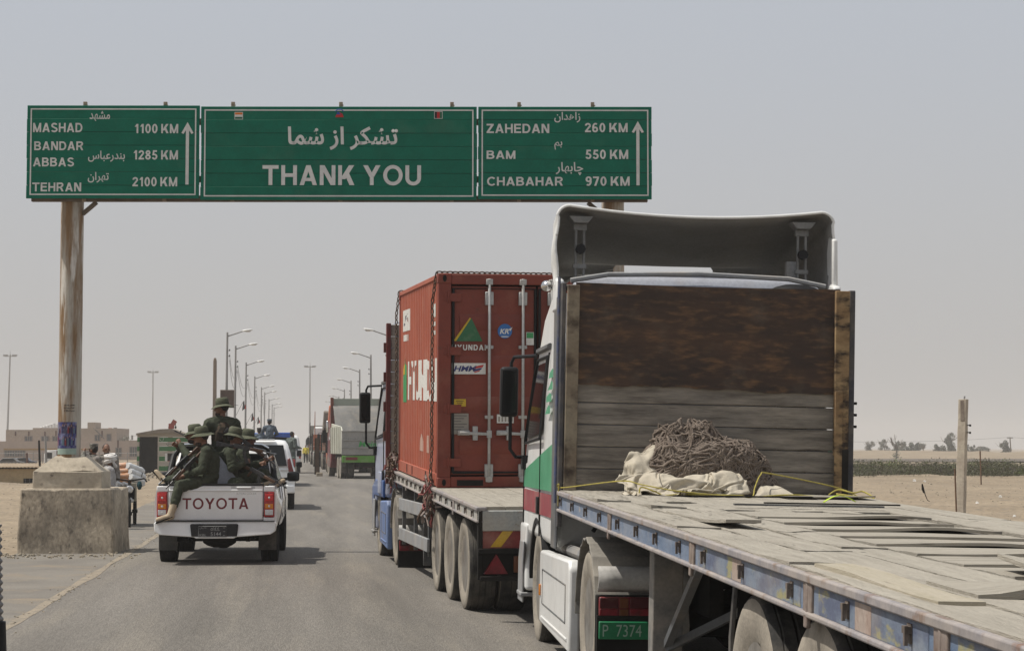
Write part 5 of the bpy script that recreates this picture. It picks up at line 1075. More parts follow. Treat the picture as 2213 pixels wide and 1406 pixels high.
def person(label, loc, yaw, base, mods=None, cloth=None, legs=None, boots=None, hat=None, hatm=None, vest=None, beard=True, turn=0., group=None, fine=True, skirt=0, pitchd=0.):
    J = {k: Vector(v) for k, v in base.items()}
    for k, v in (mods or {}).items(): J[k] = Vector(v)
    PN[0] += 1; sd = PN[0] * 3.7; cloth = cloth or m_olive; legs = legs or cloth; boots = boots or m_bootm
    P = thing('person', label, 'person', loc, (0, 0, yaw), group)
    hd = Matrix.Rotation(turn, 3, 'Z') @ Matrix.Rotation(pitchd, 3, 'X'); H = J['hea']
    def hp(x, y, z): return H + hd @ Vector((x, y, z))
    c = lambda a, b_, ra, rb, m=1.: ('c', J[a] if isinstance(a, str) else a, J[b_] if isinstance(b_, str) else b_, ra, rb, m)
    body = [c('pel', 'che', .11, .12), c('che', 'nec', .11, .055), c('nec', hp(0, -.01, -.05), .052, .05), ('e', hp(0, 0, .02), (.074, .093, .105), hd), ('e', hp(0, .028, -.062), (.053, .062, .058), hd), ('e', hp(0, .098, -.012), (.013, .02, .024), hd), ('e', hp(0, .082, .028), (.055, .018, .014), hd), ('e', hp(0, .088, -.062), (.026, .012, .008), hd), ('e', hp(-.078, -.005, -.01), (.01, .022, .032), hd), ('e', hp(.078, -.005, -.01), (.01, .022, .032), hd)]
    for s in 'LR':
        body += [c('nec', 'sh' + s, .06, .055), c('sh' + s, 'el' + s, .05, .038), c('el' + s, 'ha' + s, .038, .026), c('hi' + s, 'kn' + s, .075, .05), c('kn' + s, 'an' + s, .048, .035), c('an' + s, 'to' + s, .035, .025)]
        h0 = J['ha' + s]; fd = (h0 - J['el' + s]).normalized(); sdv = Vector((1 if s == 'L' else -1, 0, 0)); sdv = (sdv - fd * sdv.dot(fd)).normalized(); up = fd.cross(sdv)
        pc = h0 + fd * .055; body.append(('c', h0, pc, .026, .034))
        for k in range(4):
            o_ = up * (.03 - .02 * k); l = (.034, .04, .037, .028)[k]; k1 = pc + o_ + fd * l; body += [('c', pc + o_ * .8, k1, .0105, .0095), ('c', k1, k1 + (fd * .4 + sdv * .9) * l * .8, .0095, .008)]
        t1 = h0 + fd * .03 + up * .03 + sdv * .025; body += [('c', h0 + fd * .015 + up * .015, t1, .013, .011), ('c', t1, t1 + (fd + sdv * .5) * .028, .011, .009)]
    blob('body', body, m_skin, P, .0085 if fine else .014, smooth=1)
    b = MB()
    for s in (-1, 1): b.ell(hp(s * .031, .083, .008), (.012, .008, .007), 8, 6, hd)
    b.build('eyes', M('dark_eye', (.02, .015, .012), rough=.3), P)
    top = [c('pel', 'che', .155, .165), c('che', J['nec'] + Vector((0, 0, -.04)), .165, .075), ('e', J['pel'] + Vector((0, 0, .03)), (.165, .125, .11))]
    for s in 'LR':
        w_ = J['el' + s].lerp(J['ha' + s], .9); top += [c('che', 'sh' + s, .12, .085), c('nec', 'sh' + s, .075, .08), c('sh' + s, 'el' + s, .08, .062), c(J['el' + s], w_, .064, .046)]
    jk = blob('jacket', top, cloth, P, .016, .016, sd)
    g = MB(); n_ = J['nec']; cm = Matrix.Translation(n_ + Vector((0, -.005, .0))); g.lathe([(.075, -.04), (.073, .025), (.083, .012), (.09, -.04)], 18, cm); g.build('collar', cloth, jk)
    for s in 'LR':
        a = J['sh' + s]; g = MB(); g.bar(a.lerp(n_, .1) + Vector((0, 0, .083)), a.lerp(n_, .7) + Vector((0, 0, .075)), .045, .012); g.build('epaulette', cloth, jk, bevel=.004)
    lo = [('e', J['pel'] + Vector((0, 0, -.02)), (.16, .125, .1))]
    for s in 'LR':
        a_ = J['kn' + s].lerp(J['an' + s], .66); lo += [c('pel', 'hi' + s, .125, .115), c('hi' + s, 'kn' + s, .108, .083), c(J['kn' + s], a_, .08, .066)]
    if skirt: lo += [('c', J['pel'], J['pel'] + Vector((0, 0, -.42)), .17, .2)]
    blob('trousers', lo, legs, P, .016, .016, sd + 2)
    for s in 'LR':
        a, k_, t = J['an' + s], J['kn' + s], J['to' + s]; up_ = a.lerp(k_, .42); d = (t - a); sole = (k_ - a).normalized() * -.05
        bt = blob('boot', [('c', up_, a, .062, .052), ('c', a + sole * .4, t + sole * .1, .05, .04), ('c', a + sole * .7 - d * .2, a + sole * .6, .042, .045)], boots, P, .012)
        sn = (a - k_).normalized(); pa, pb = a + sn * .045 - d * .25, t + sn * .048; g = MB(); g.bar(pa, pb + d * .12, .085, .022, up=sn); g.build('sole', m_dark, bt, bevel=.008)
    if hat == 'boonie':
        g = MB(); Mh = Matrix.Translation(hp(0, -.012, .062)) @ hd.to_4x4() @ Matrix.Rotation(R(-6), 4, 'X')
        fn = lambda j, k: 1 + (.07 * math.sin(k * .52 + sd) + .04 * math.sin(k * 1.05 + sd * 2)) * (1 if j < 3 or j > 8 else 0) + .02 * noise.noise((j, k * .8, sd))
        pr = [(.092, .0), (.13, -.012), (.172, -.036), (.175, -.03), (.13, -.002), (.1, .012), (.104, .05), (.1, .095), (.075, .118), (.005, .122)]
        g.lathe(pr, 24, Mh, fn)
        g.v = [tuple(Vector(v) + Vector((0, 0, .012 * math.sin(math.atan2(v[1] - H.y, v[0] - H.x) * 2 + sd) * (1 if (Vector(v) - H).xy.length > .12 else 0)))) for v in g.v]
        ho_ = g.build('hat', hatm or m_olive2, P, smooth=50)
        g = MB(); g.lathe([(.1035, .016), (.1045, .022), (.1035, .034), (.1025, .036)], 24, Mh); g.build('hat_band', cloth, ho_)
    elif hat == 'cap':
        g = MB(); Mh = Matrix.Translation(hp(0, -.01, .05)) @ hd.to_4x4(); g.lathe([(.088, -.03), (.094, .03), (.1, .075), (.09, .09), (.005, .095)], 20, Mh); g.prism([(.075 * math.cos(t), .07 + .08 * math.sin(t)) for t in [k * math.pi / 8 for k in range(9)]], 'z', -.025, -.015) if False else None
        g.add([Mh @ Vector(p) for p in ((-.075, .05, -.02), (.075, .05, -.02), (.06, .135, -.035), (0, .155, -.04), (-.06, .135, -.035))], [(0, 1, 2, 3, 4)]); g.build('hat', hatm or m_police, P, smooth=50)
    elif hat == 'turban':
        g = MB(); 
        for k in range(9): 
            pts = []; ph = k * .7; rr_ = .095 + .015 * math.sin(k * 2.1)
            for i in range(17):
                t = i * math.pi / 8; pts.append(hp(rr_ * math.cos(t), rr_ * 1.1 * math.sin(t) - .01, .03 + .016 * (k - 3) + .03 * math.sin(t + ph)))
            g.tube(pts, .024, 7)
        g.ell(hp(0, -.01, .06), (.085, .095, .08)); g.tube([hp(.08, .02, .0), hp(.09, .05, -.08), hp(.02, .1, -.12), hp(-.08, .04, -.12), hp(-.1, -.05, -.16), hp(-.06, -.1, -.3)], [.02, .035, .04, .04, .04, .02], 8); g.build('turban', hatm, P, smooth=60)
    # hair and short beard
    g = MB(); g.ell(hp(0, -.03, .03), (.081, .083, .105 if hat != 'boonie' else .075), 16, 10, hd); g.build('hair', m_hair, P)
    if beard:
        g = MB(); g.ell(hp(0, .03, -.078), (.056, .066, .048), 14, 8, hd); g.build('beard', M('short_black_beard', (.02, .016, .013), (.05, .03, .022), scale=40, rough=.9), P)
    if vest:
        vv = [c('pel', 'che', .15, .172), c('che', J['nec'] + Vector((0, 0, -.1)), .175, .1)]; vo = blob('vest', vv, vest, P, .018, .01, sd)
        for k in (-1, 1): g = MB(); p = J['che'] + Vector((k * .09, -.17, -.06)); g.box(p.x - .055, p.x + .055, p.y - .025, p.y + .03, p.z - .08, p.z + .07); g.build('pouch', vest, vo, bevel=.012)
    return P
def rifle(label, muzzle, butt, up=(0, 0, 1), bright=0, group='soldiers rifles'):
    """laid out along x (muzzle at +x), then turned so that it runs from butt to muzzle"""
    a, c = Vector(butt), Vector(muzzle); d = (c - a).normalized(); u = Vector(up); u = (u - d * u.dot(d)).normalized(); s = u.cross(d)
    Rm = Matrix((d, s, u)).transposed(); o = thing('rifle', label, 'rifle', a.lerp(c, .0), Rm.to_euler(), group); mt = m_gunshine if bright else m_gunmetal
    g = MB(); g.prism([(.24, -.025), (.5, -.03), (.5, .022), (.44, .034), (.26, .03), (.24, .01)], 'y', -.017, .017); g.build('receiver', m_gunmetal, o, bevel=.004)
    g = MB(); g.tube([(.5, 0, .008), (.87, 0, .008)], .0085, 8); g.tube([(.55, 0, .032), (.72, 0, .032)], .009, 8); g.tube([(.85, 0, .008), (.9, 0, .008)], .012, 8); g.box(.8, .815, -.004, .004, .01, .055); g.box(.71, .74, -.01, .01, 0, .04); g.build('barrel', mt, o)
    g = MB(); g.prism([(.5, -.024), (.7, -.02), (.7, .02), (.5, .022)], 'y', -.02, .02); g.build('handguard', m_gunwood, o, bevel=.008)
    g = MB(); g.prism([(0, -.07), (.24, -.03), (.24, .012), (.03, .01), (0, .02)], 'y', -.016, .016); g.build('stock', m_gunwood if not bright else m_gunmetal, o, bevel=.006)
    g = MB(); g.prism([(.26, -.025), (.3, -.025), (.275, -.12), (.24, -.115)], 'y', -.013, .013); g.build('grip', m_gunwood, o, bevel=.005)
    g = MB(); pts = [(.4, -.03), (.455, -.03), (.468, -.09), (.505, -.16), (.545, -.205), (.5, -.225), (.455, -.18), (.415, -.1)]; g.prism(pts, 'y', -.012, .012); g.build('magazine', m_gunmetal, o, bevel=.004)
    return o

# ================================================================ white pickup
PQ = ong(467.5, 29.25); PU = thing('pickup_truck', 'white double cab pickup with soldiers in the bed, seen from behind', 'pickup truck', PQ, (0, 0, R(-1.6)))
def pk(x, y, z): return PU.location + Vector((x, y, z))
def body_section(y, w, z0, z1, tuck=.05, n=6):
    """half round-sided outline of the body, both sides"""
    pts = []
    hs = [(w - tuck, z0), (w - .01, z0 + .12), (w, z0 + (z1 - z0) * .45), (w - .015, z0 + (z1 - z0) * .8), (w - .05, z1)]
    return [Vector((-x, y, z)) for x, z in hs] + [Vector((x, y, z)) for x, z in hs[::-1]]
m_bed = M('black_bed_liner', (.02, .02, .021), rough=.8, dust=.2, dustc=(.12, .11, .1))
# bed sides with the flared rear arches
for s in (-1, 1):
    g = MB(); lp = []
    for y in [.02 + k * .105 for k in range(15)]:
        ar = math.sqrt(max(0, 1 - ((y - .98) / .47) ** 2)); zb = .52 + .33 * ar; fl = .055 * ss(ar, 0, .6)
        lp.append([(s * .70, y, zb), (s * (.86 + fl), y, zb), (s * (.885 + fl * .9), y, min(zb + .06, .95)), (s * .885, y, .98), (s * .865, y, 1.10), (s * .83, y, 1.165), (s * .77, y, 1.165), (s * .70, y, 1.05)])
    if s > 0: lp = [l[::-1] for l in lp]
    g.loft(lp); g.build('bed_side', m_whitecar, PU, smooth=40)
    g = MB(); g.box(*sorted((s * .84, s * .76)), .03, 1.5, 1.166, 1.19); g.build('bed_rail', m_bed, PU, bevel=.008)
    # tail lamp: red, amber, clear
    xl = sorted((s * .855, s * .70))
    g = MB(); g.box(xl[0], xl[1], -.015, .06, .70, 1.075); tl = g.build('tail_light', m_redlens, PU, bevel=.02, seg=3)
    for z0, z1, m_, nm in ((.735, .815, m_clear, 'clear_lens'), (.83, .9, m_amber, 'amber_lens'), (.94, 1.04, M('bright_red_lens', (.62, .02, .02), (.5, .02, .02), scale=30, rough=.15, coat=.6), 'red_lens')):
        g = MB(); g.box(xl[0] + .018, xl[1] - .018, -.0225, -.008, z0, z1); g.build(nm, m_, tl, bevel=.012, seg=3)
        g = MB(); g.ell(((xl[0] + xl[1]) / 2, -.02, (z0 + z1) / 2), (.018, .008, .018), 10, 6); g.build('bulb', m_clear, tl)
    for z0, z1 in ((.64, .70), (1.077, 1.16)): g = MB(); g.box(*sorted((s * .86, s * .695)), -.004, .04, z0, z1); g.build('corner_panel', m_whitecar, PU, bevel=.012)
    # wheels, mud flaps
    for y in (.98, 4.07): wheel(PU, s * .755, y, .375, .375, .255, (m_rubber_dk, m_rubber_dk, m_rim))
    g = MB(); g.box(*sorted((s * .87, s * .60)), .5, .515, .2, .62); g.build('mud_flap', M('dusty_black_rubber', (.05, .05, .048), (.09, .085, .075), scale=5, rough=.9, dust=.3, dustc=(.2, .18, .15)), PU, bevel=.005)
    # mirror
    g = MB(); mx = s * 1.02; g.box(mx - .1, mx + .1, 3.42, 3.54, 1.17, 1.33); mi = g.build('mirror', m_black, PU, bevel=.04, seg=3)
    g = MB(); g.box(mx - .08, mx + .08, 3.413, 3.419, 1.19, 1.31); g.build('mirror_glass', M('mirror_glass', (.03, .035, .04), rough=.05, metal=.6), mi, bevel=.003); g = MB(); g.tube([(s * .8, 3.5, 1.2), (mx, 3.5, 1.22)], .025, 6); g.build('mirror_arm', m_black, mi)
# tailgate with its pressed edges, handle, lettering
g = MB(); g.box(-.688, .688, -.01, .06, .655, 1.165); tg = g.build('tailgate', m_whitecar, PU, bevel=.022, seg=3)
g = MB(); g.prism([(-.022, 1.10), (-.012, 1.115), (.0, 1.12), (.0, 1.075), (-.012, 1.08), (-.02, 1.09)], 'x', -.68, .68); g.build('tailgate_crease', m_whitecar, tg, bevel=.003)
g = MB(); g.box(-.70, .70, -.014, .075, 1.167, 1.196); g.build('tailgate_cap', m_bed, tg, bevel=.008)
g = MB(); g.box(.22, .57, -.012, -.0101, 1.115, 1.16); g.build('handle_recess', M('shadow_grey_paint', (.5, .5, .5), rough=.4), tg, bevel=.0008); g = MB(); g.box(.30, .52, -.034, -.012, 1.125, 1.15); g.build('tailgate_handle', m_whitecar, tg, bevel=.009)
m_maroon = M('maroon_lettering', (.17, .012, .018), (.14, .012, .018), scale=5, rough=.35, speck=.03)
g = MB(); obj('lettering', letters('TOYOTA', m_maroon, -.485, .475, .825, .985, .165, -.0112), tg)
g = MB(); g.box(-.7, -.45, -.0115, -.0102, 1.075, 1.078) ; obj('badge_lettering', text_mesh('INTERCOOLER', m_chrome, .30, .59, 1.035, 1.065, .01, -.0125), tg)
# bumper with the black middle, plate, floor, frame underneath
g = MB(); pr = [(-.875, .50), (-.80, .455), (-.3, .42), (-.28, .40), (.28, .40), (.3, .42), (.80, .455), (.875, .50), (.89, .62), (.86, .645), (-.86, .645), (-.89, .62)]
g.prism(pr, 'y', -.14, .1); g.map(lambda v: Vector((v.x, v.y + .22 * max(0, abs(v.x) - .6) ** 1.5 * (1 if v.y < 0 else 0), v.z))); bp = g.build('rear_bumper', m_whitecar, PU, bevel=.03, seg=3)
g = MB(); g.box(-.86, .86, -.13, .0, .646, .654); g.build('bumper_step', m_bed, bp, bevel=.003)
g = MB(); g.prism([(-.36, .60), (-.34, .43), (.32, .43), (.34, .60), (.32, .615), (-.34, .615)], 'y', -.15, -.135); rc = g.build('plate_recess', m_bed, bp, bevel=.012)
g = MB(); g.box(-.24, .17, -.157, -.151, .425, .585); g.build('number_plate', M('dark_number_plate', (.022, .022, .024), rough=.6, dust=.2, dustc=(.12, .11, .1)), bp, bevel=.004)
mpl = M('plate_grey_letters', (.27, .27, .26), rough=.6, speck=.2)
for s_, a in (('0122', (-.06, .07, .515, .57)), ('5144', (-.06, .09, .44, .495)), ('KBL', (-.22, -.12, .435, .47)), (persian('کابل'), (-.22, -.12, .54, .57))):
    if s_ == '0122': s_ = '٥١٤٤'
    obj('lettering', text_mesh(s_, mpl, a[0], a[1], a[2], a[3], .01, -.1576), bp)
for k in range(3): g = MB(); g.box(.12, .15, -.1585, -.1572, .445 + k * .055, .452 + k * .055); g.build('plate_mark', mpl, bp)
g = MB(); g.tube([(-.235, -.1575, .43), (.165, -.1575, .43), (.165, -.1575, .58), (-.235, -.1575, .58), (-.235, -.1575, .43)], .003, 4); g.build('plate_rim', mpl, bp)
g = MB(); g.box(-.72, .72, .05, 1.56, .66, .72); g.build('bed_floor', m_bed, PU)
g = MB()
for s in (-1, 1): g.box(s * .5 - .05, s * .5 + .05, .1, 4.6, .4, .55)
g.tube([(-.7, .98, .36), (.7, .98, .36)], .05, 10); g.ell((.05, .98, .37), (.17, .19, .17), 14, 10); g.tube([(0, .98, .37), (0, 2.8, .5)], .04, 8); g.box(-.45, .45, .12, .8, .42, .5); g.ell((.02, .6, .35), (.26, .2, .12), 12, 8); g.tube([(.45, .1, .38), (.48, .9, .38)], .035, 8)
for s in (-1, 1): g.box(s * .45 - .03, s * .45 + .03, .4, 1.6, .33, .37); g.tube([(s * .42, .8, .36), (s * .42, .95, .62)], .03, 8)
g.build('underbody', m_dark, PU)
# cab, rear window, roll bar
def cabsec(z, w, y0, y1): return [Vector(p + (z,)) for p in ((-w, y0 + .06), (-w + .05, y0), (w - .05, y0), (w, y0 + .06), (w, y1 - .2), (w - .12, y1), (-w + .12, y1), (-w, y1 - .2))]
g = MB(); g.loft([cabsec(.5, .84, 1.6, 5.05), cabsec(.62, .88, 1.58, 5.1), cabsec(.9, .885, 1.58, 5.08), cabsec(1.13, .85, 1.6, 4.9), cabsec(1.16, .83, 1.6, 3.9), cabsec(1.4, .77, 1.68, 3.6), cabsec(1.64, .69, 1.78, 3.25), cabsec(1.72, .62, 1.86, 3.1), cabsec(1.74, .45, 2.0, 2.95)]); cb = g.build('cab', m_whitecar, PU, smooth=50, bevel=0)
g = MB(); g.add([(-.74, 1.625, 1.2), (.74, 1.625, 1.2), (.66, 1.755, 1.63), (-.66, 1.755, 1.63)], [(0, 1, 2, 3)]); g.map(lambda v: v + Vector((0, -.03, 0))); g.build('rear_window', m_glass, cb, smooth=0)
for s in (-1, 1):
    for ya, yb, yc, yd in ((1.82, 2.5, 2.52, 1.95), (2.6, 3.5, 3.15, 2.6)):
        g = MB(); g.add([(s * .828, ya, 1.2), (s * .828, yb, 1.2), (s * .70, yc, 1.63), (s * .70, yd, 1.63)], [(0, 1, 2, 3) if s < 0 else (3, 2, 1, 0)]); g.map(lambda v: v + Vector((s * .012, 0, 0))); g.build('side_window', m_glass, cb, smooth=0)
    for y in (1.75, 2.55, 3.6): g = MB(); g.tube([(s * .886, y, .62), (s * .888, y, .9), (s * .853, y, 1.15)], .006, 4); g.build('door_seam', m_dark, cb)
    g = MB(); g.tube([(s * .80, 1.1, 1.17), (s * .79, 1.28, 1.34), (s * .74, 1.46, 1.60), (s * .66, 1.5, 1.70), (s * .3, 1.5, 1.73), (0, 1.5, 1.735)], .045, 10); g.tube([(s * .79, 1.48, 1.18), (s * .75, 1.5, 1.55)], .04, 8); g.build('roll_bar', m_black, PU)
    g = MB(); g.tube([(s * .70, 1.455, 1.71), (s * .6, 1.45, 1.765), (s * .3, 1.45, 1.785)], .022, 8); g.build('roll_bar_trim', m_chrome, PU)
# grey plate leaning in the bed
o = thing('metal_plate', 'grey triangular metal plate standing between the seated soldiers', 'plate', pk(0, .12, 1.17)); g = MB(); g.prism([(-.2, -.42), (.37, -.42), (.33, .05), (.05, .42), (.0, .43), (-.17, .06)], 'y', .02, .05); g.build('plate', M('blue_grey_plate', (.2, .22, .26), (.16, .18, .21), scale=4, rough=.6), o, bevel=.006)
# the five soldiers
G = 'soldiers riding in the pickup bed'
WSIT = dict(SIT)
person('soldier in olive seated rear left, tan boot hanging down on the bumper', pk(-.1, .22, 1.16), R(90), SIT, dict(che=(0, .0, .38), nec=(0, .06, .55), hea=(0, .13, .70), shL=(-.18, .05, .5), shR=(.2, .03, .5), elL=(-.28, .1, .24), elR=(.24, .12, .22), haL=(-.16, .36, .15), haR=(.05, .42, .12), knL=(-.24, .42, .0), anL=(-.33, .55, -.42), toL=(-.36, .72, -.48), knR=(.22, .46, .06), anR=(.3, .7, .1), toR=(.33, .8, .2), hiL=(-.1, .05, .07)), hat='boonie', turn=R(-4), group=G, pitchd=R(-4))
person('soldier in olive half hidden at the left, facing left past his comrade', pk(-.22, 1.05, 1.12), R(88), SIT, dict(hea=(0, .16, .78), nec=(0, .09, .60), knL=(-.15, .36, .24), knR=(.15, .34, .25), anL=(-.15, .5, -.02), toL=(-.15, .58, .06), anR=(.15, .46, -.1), toR=(.15, .54, -.1), elR=(.3, .16, .42), haR=(.1, .42, .62), elL=(-.26, .2, .42), haL=(-.08, .36, .66)), hat='boonie', group=G)
person('soldier standing upright behind the cab in a dark vest', pk(.03, 1.35, .72), R(18), STAND, dict(elL=(-.3, .04, 1.12), haL=(-.2, .28, 1.05), elR=(.3, .04, 1.12), haR=(.22, .28, 1.05)), hat='boonie', turn=R(64), vest=m_vest, group=G)
person('soldier in olive seated right, facing right and gripping a level rifle', pk(.14, .38, 1.12), R(-84), SIT, dict(che=(0, .0, .4), nec=(0, .06, .57), hea=(0, .12, .73), elR=(.28, .06, .3), haR=(.14, .26, .38), elL=(-.22, .22, .3), haL=(-.02, .5, .36), knR=(.28, .16, .08), anR=(.3, .2, -.3), toR=(.3, .36, -.35), knL=(-.12, .42, .16), anL=(-.05, .5, .03), toL=(-.02, .66, .08)), hat='boonie', group=G, pitchd=R(-6))
person('soldier seated farther right behind, mostly hidden by another hat', pk(.3, 1.1, 1.1), R(-80), SIT, dict(hea=(0, .14, .73), nec=(0, .07, .57), elR=(.27, .1, .32), haR=(.16, .34, .42), haL=(-.05, .46, .44), knR=(.15, .36, .22), anR=(.12, .52, .05), toR=(.1, .66, .12), knL=(-.15, .42, .2), anL=(-.15, .58, .06), toL=(-.15, .7, .1)), hat='boonie', group=G)
rifle('rifle laid across the left soldier lap, butt toward the bumper', at(357, 1058, 28.95), at(447, 962, 29.35), (-.6, -.5, .6))
rifle('second rifle slanting behind the left knee toward the mirror', at(340, 1050, 29.5), at(430, 962, 30.0), (-.6, -.5, .6))
rifle('rifle pointing up left beside the half hidden soldier', at(371, 928, 30.4), at(486, 986, 30.2), (0, 0, 1))
rifle('rifle held level by the right soldier, muzzle to the right', at(596, 982, 29.6), at(468, 954, 29.45), (0, 0, 1), 1)
rifle('bright rifle slanting down right behind the level one', at(594, 1004, 30.3), at(490, 925, 30.2), (.3, 0, 1), 1)
rifle('dark rifle with its muzzle down over the right bed rail', at(628, 1060, 29.3), at(512, 996, 29.6), (.4, -.2, 1))
# ================================================================ traffic ahead
def sec(z, w, y0, y1, r=.1): return [Vector(p + (z,)) for p in ((-w, y0 + r), (-w + r, y0), (w - r, y0), (w, y0 + r), (w, y1 - r * 1.6), (w - r * 1.6, y1), (-w + r * 1.6, y1), (-w, y1 - r * 1.6))]
# --- white estate car
q = ong(561, 54.6); SU = thing('estate_car', 'white four wheel drive estate car ahead of the pickup', 'car', q); SU.scale = (1.04, 1.04, 1.04)
g = MB(); g.loft([sec(.45, .86, .0, 4.7), sec(.6, .925, -.04, 4.78), sec(.95, .935, -.05, 4.76), sec(1.08, .91, -.02, 4.6), sec(1.12, .895, .0, 3.6), sec(1.5, .81, .1, 2.9), sec(1.74, .73, .2, 2.5), sec(1.84, .66, .35, 2.3), sec(1.86, .5, .5, 2.1)]); cb = g.build('body', m_whitecar, SU, smooth=50)
g = MB(); g.add([(-.72, -.02, 1.17), (.72, -.02, 1.17), (.62, .17, 1.72), (-.62, .17, 1.72)], [(0, 1, 2, 3)]); g.map(lambda v: v + Vector((0, -.025, 0))); g.build('rear_window', m_glass, cb, smooth=0)
g = MB(); g.box(-.6, .4, .12, .3, 1.84, 1.87); g.build('rear_spoiler', m_whitecar, cb, bevel=.01)
for s in (-1, 1):
    for ya, yb in ((.35, 1.0), (1.1, 1.95), (2.05, 2.95)):
        g = MB(); g.add([(s * .90, ya, 1.16), (s * .90, yb, 1.16), (s * .755, min(yb, 2.55) - .03, 1.68), (s * .755, ya + .06, 1.68)], [(0, 1, 2, 3) if s < 0 else (3, 2, 1, 0)]); g.map(lambda v: v + Vector((s * .008, 0, 0))); g.build('side_window', m_glass, cb, smooth=0)
    g = MB(); g.prism([(s * .90, 1.02), (s * .76, 1.02), (s * .735, 1.35), (s * .80, 1.38)], 'y', -.045, .15); g.build('tail_light', M('dark_rear_lens', (.2, .015, .015), (.13, .01, .012), scale=9, rough=.2, coat=.4), SU, bevel=.015)
    g = MB(); g.box(*sorted((s * .86, s * .72)), -.07, -.03, .58, .66); g.build('fog_light', m_redlens, SU, bevel=.008)
    for y in (.85, 3.65): wheel(SU, s * .79, y, .38, .38, .25, (m_rubber_dk, m_rubber_dk, m_rim))
    g = MB(); g.box(*sorted((s * .96, s * 1.12)), 3.0, 3.1, 1.1, 1.26); g.build('mirror', m_black, SU, bevel=.03)
g = MB(); g.box(-.93, .93, -.1, .1, .45, .68); g.build('rear_bumper', m_whitecar, SU, bevel=.05, seg=3)
g = MB(); g.box(-.27, .27, -.065, -.05, .88, 1.0); g.build('number_plate', MATS['dark_number_plate'], SU, bevel=.004)
g = MB(); g.tube([(.55, -.06, 1.06), (.75, -.06, 1.06)], .02, 6); g.build('tailgate_handle', m_chrome, SU)
g = MB(); g.box(-.7, .7, .1, 4.5, .3, .46); g.build('underbody', m_dark, SU)
# --- police pickup with a blue light bar
q = ong(589, 80); PP = thing('police_pickup', 'dark green police pickup with blue roof light bar beyond the estate car', 'pickup truck', q)
m_pgreen = M('dark_green_paint', (.02, .045, .03), (.03, .06, .04), scale=3, rough=.35, coat=.3, dust=.2)
g = MB(); g.loft([sec(.5, .86, 1.7, 5.2), sec(.7, .92, 1.65, 5.25), sec(1.1, .92, 1.65, 5.2), sec(1.2, .89, 1.68, 4.0), sec(1.6, .78, 1.78, 3.5), sec(1.85, .68, 1.9, 3.3), sec(1.9, .55, 2.1, 3.1)]); cb = g.build('cab', m_pgreen, PP, smooth=50)
for s in (-1, 1):
    g = MB(); g.box(*sorted((s * .92, s * .78)), 0, 1.66, .55, 1.2); g.build('bed_side', m_pgreen, PP, bevel=.04)
    g = MB(); g.box(*sorted((s * .91, s * .78)), -.03, .04, .8, 1.1); g.build('tail_light', m_redlens, PP, bevel=.015)
    g = MB(); g.box(*sorted((s * .96, s * 1.16)), 3.5, 3.6, 1.2, 1.46); g.build('mirror', m_black, PP, bevel=.03)
    for y in (.95, 4.1): wheel(PP, s * .79, y, .39, .39, .26, (m_rubber_dk, m_rubber_dk, m_rim))
    g = MB(); g.tube([(s * .75, 1.45, 1.2), (s * .72, 1.5, 1.95), (0, 1.5, 1.97)], .04, 8); g.build('roll_bar', m_black, PP)
g = MB(); g.box(-.78, .78, -.02, .05, .6, 1.18); g.build('tailgate', m_pgreen, PP, bevel=.02); g = MB(); g.box(-.78, .78, .05, 1.66, .7, .76); g.box(-.7, .7, .2, 5, .4, .55); g.build('bed_floor', m_dark, PP); g = MB(); g.box(-.9, .9, -.15, .03, .5, .65); g.build('rear_bumper', m_black, PP, bevel=.03)
g = MB(); g.add([(-.6, 1.72, 1.28), (.6, 1.72, 1.28), (.56, 1.83, 1.75), (-.56, 1.83, 1.75)], [(0, 1, 2, 3)]); g.map(lambda v: v + Vector((0, -.03, 0))); g.build('rear_window', m_glass, cb, smooth=0)
m_blight = M('blue_light_lens', (.01, .07, .38), (.02, .12, .5), scale=8, rough=.15, coat=.6)
for x0, x1, z1 in ((-.88, -.36, .15), (.02, .86, .17)):
    g = MB(); g.box(x0, x1, 2.2, 2.5, 1.97, 2.02 + z1); g.build('light_bar', m_blight, PP, bevel=.03, seg=3)
g = MB(); g.box(-.9, .88, 2.25, 2.45, 1.9, 1.97); g.build('light_bar_base', m_black, PP)
GP = 'policemen riding on the far pickup'; pp = lambda x, y, z: PP.location + Vector((x, y, z))
person('policeman in grey blue with a peaked cap sitting tall above the light bar', pp(-.15, 1.55, 1.86), R(4), SIT, dict(elL=(-.32, .08, .28), elR=(.32, .08, .28), haL=(-.2, .34, .2), haR=(.2, .34, .2)), cloth=m_police, hat='cap', boots=m_black, group=GP, fine=False)
person('policeman in grey blue with a dark cap sitting lower on the left', pp(-.55, 1.2, 1.5), R(10), SIT, dict(elL=(-.32, .08, .28), elR=(.32, .08, .28)), cloth=m_police, hat='cap', hatm=m_hair, boots=m_black, group=GP, fine=False)
person('bareheaded policeman standing at the right side of the far pickup', pp(.75, .5, .5), R(-50), STAND, dict(haL=(-.15, .3, 1.1), haR=(.2, .3, 1.05)), cloth=M('grey_green_uniform', (.1, .12, .11), (.08, .095, .09), scale=6, rough=.95), boots=m_black, group=GP, fine=False)
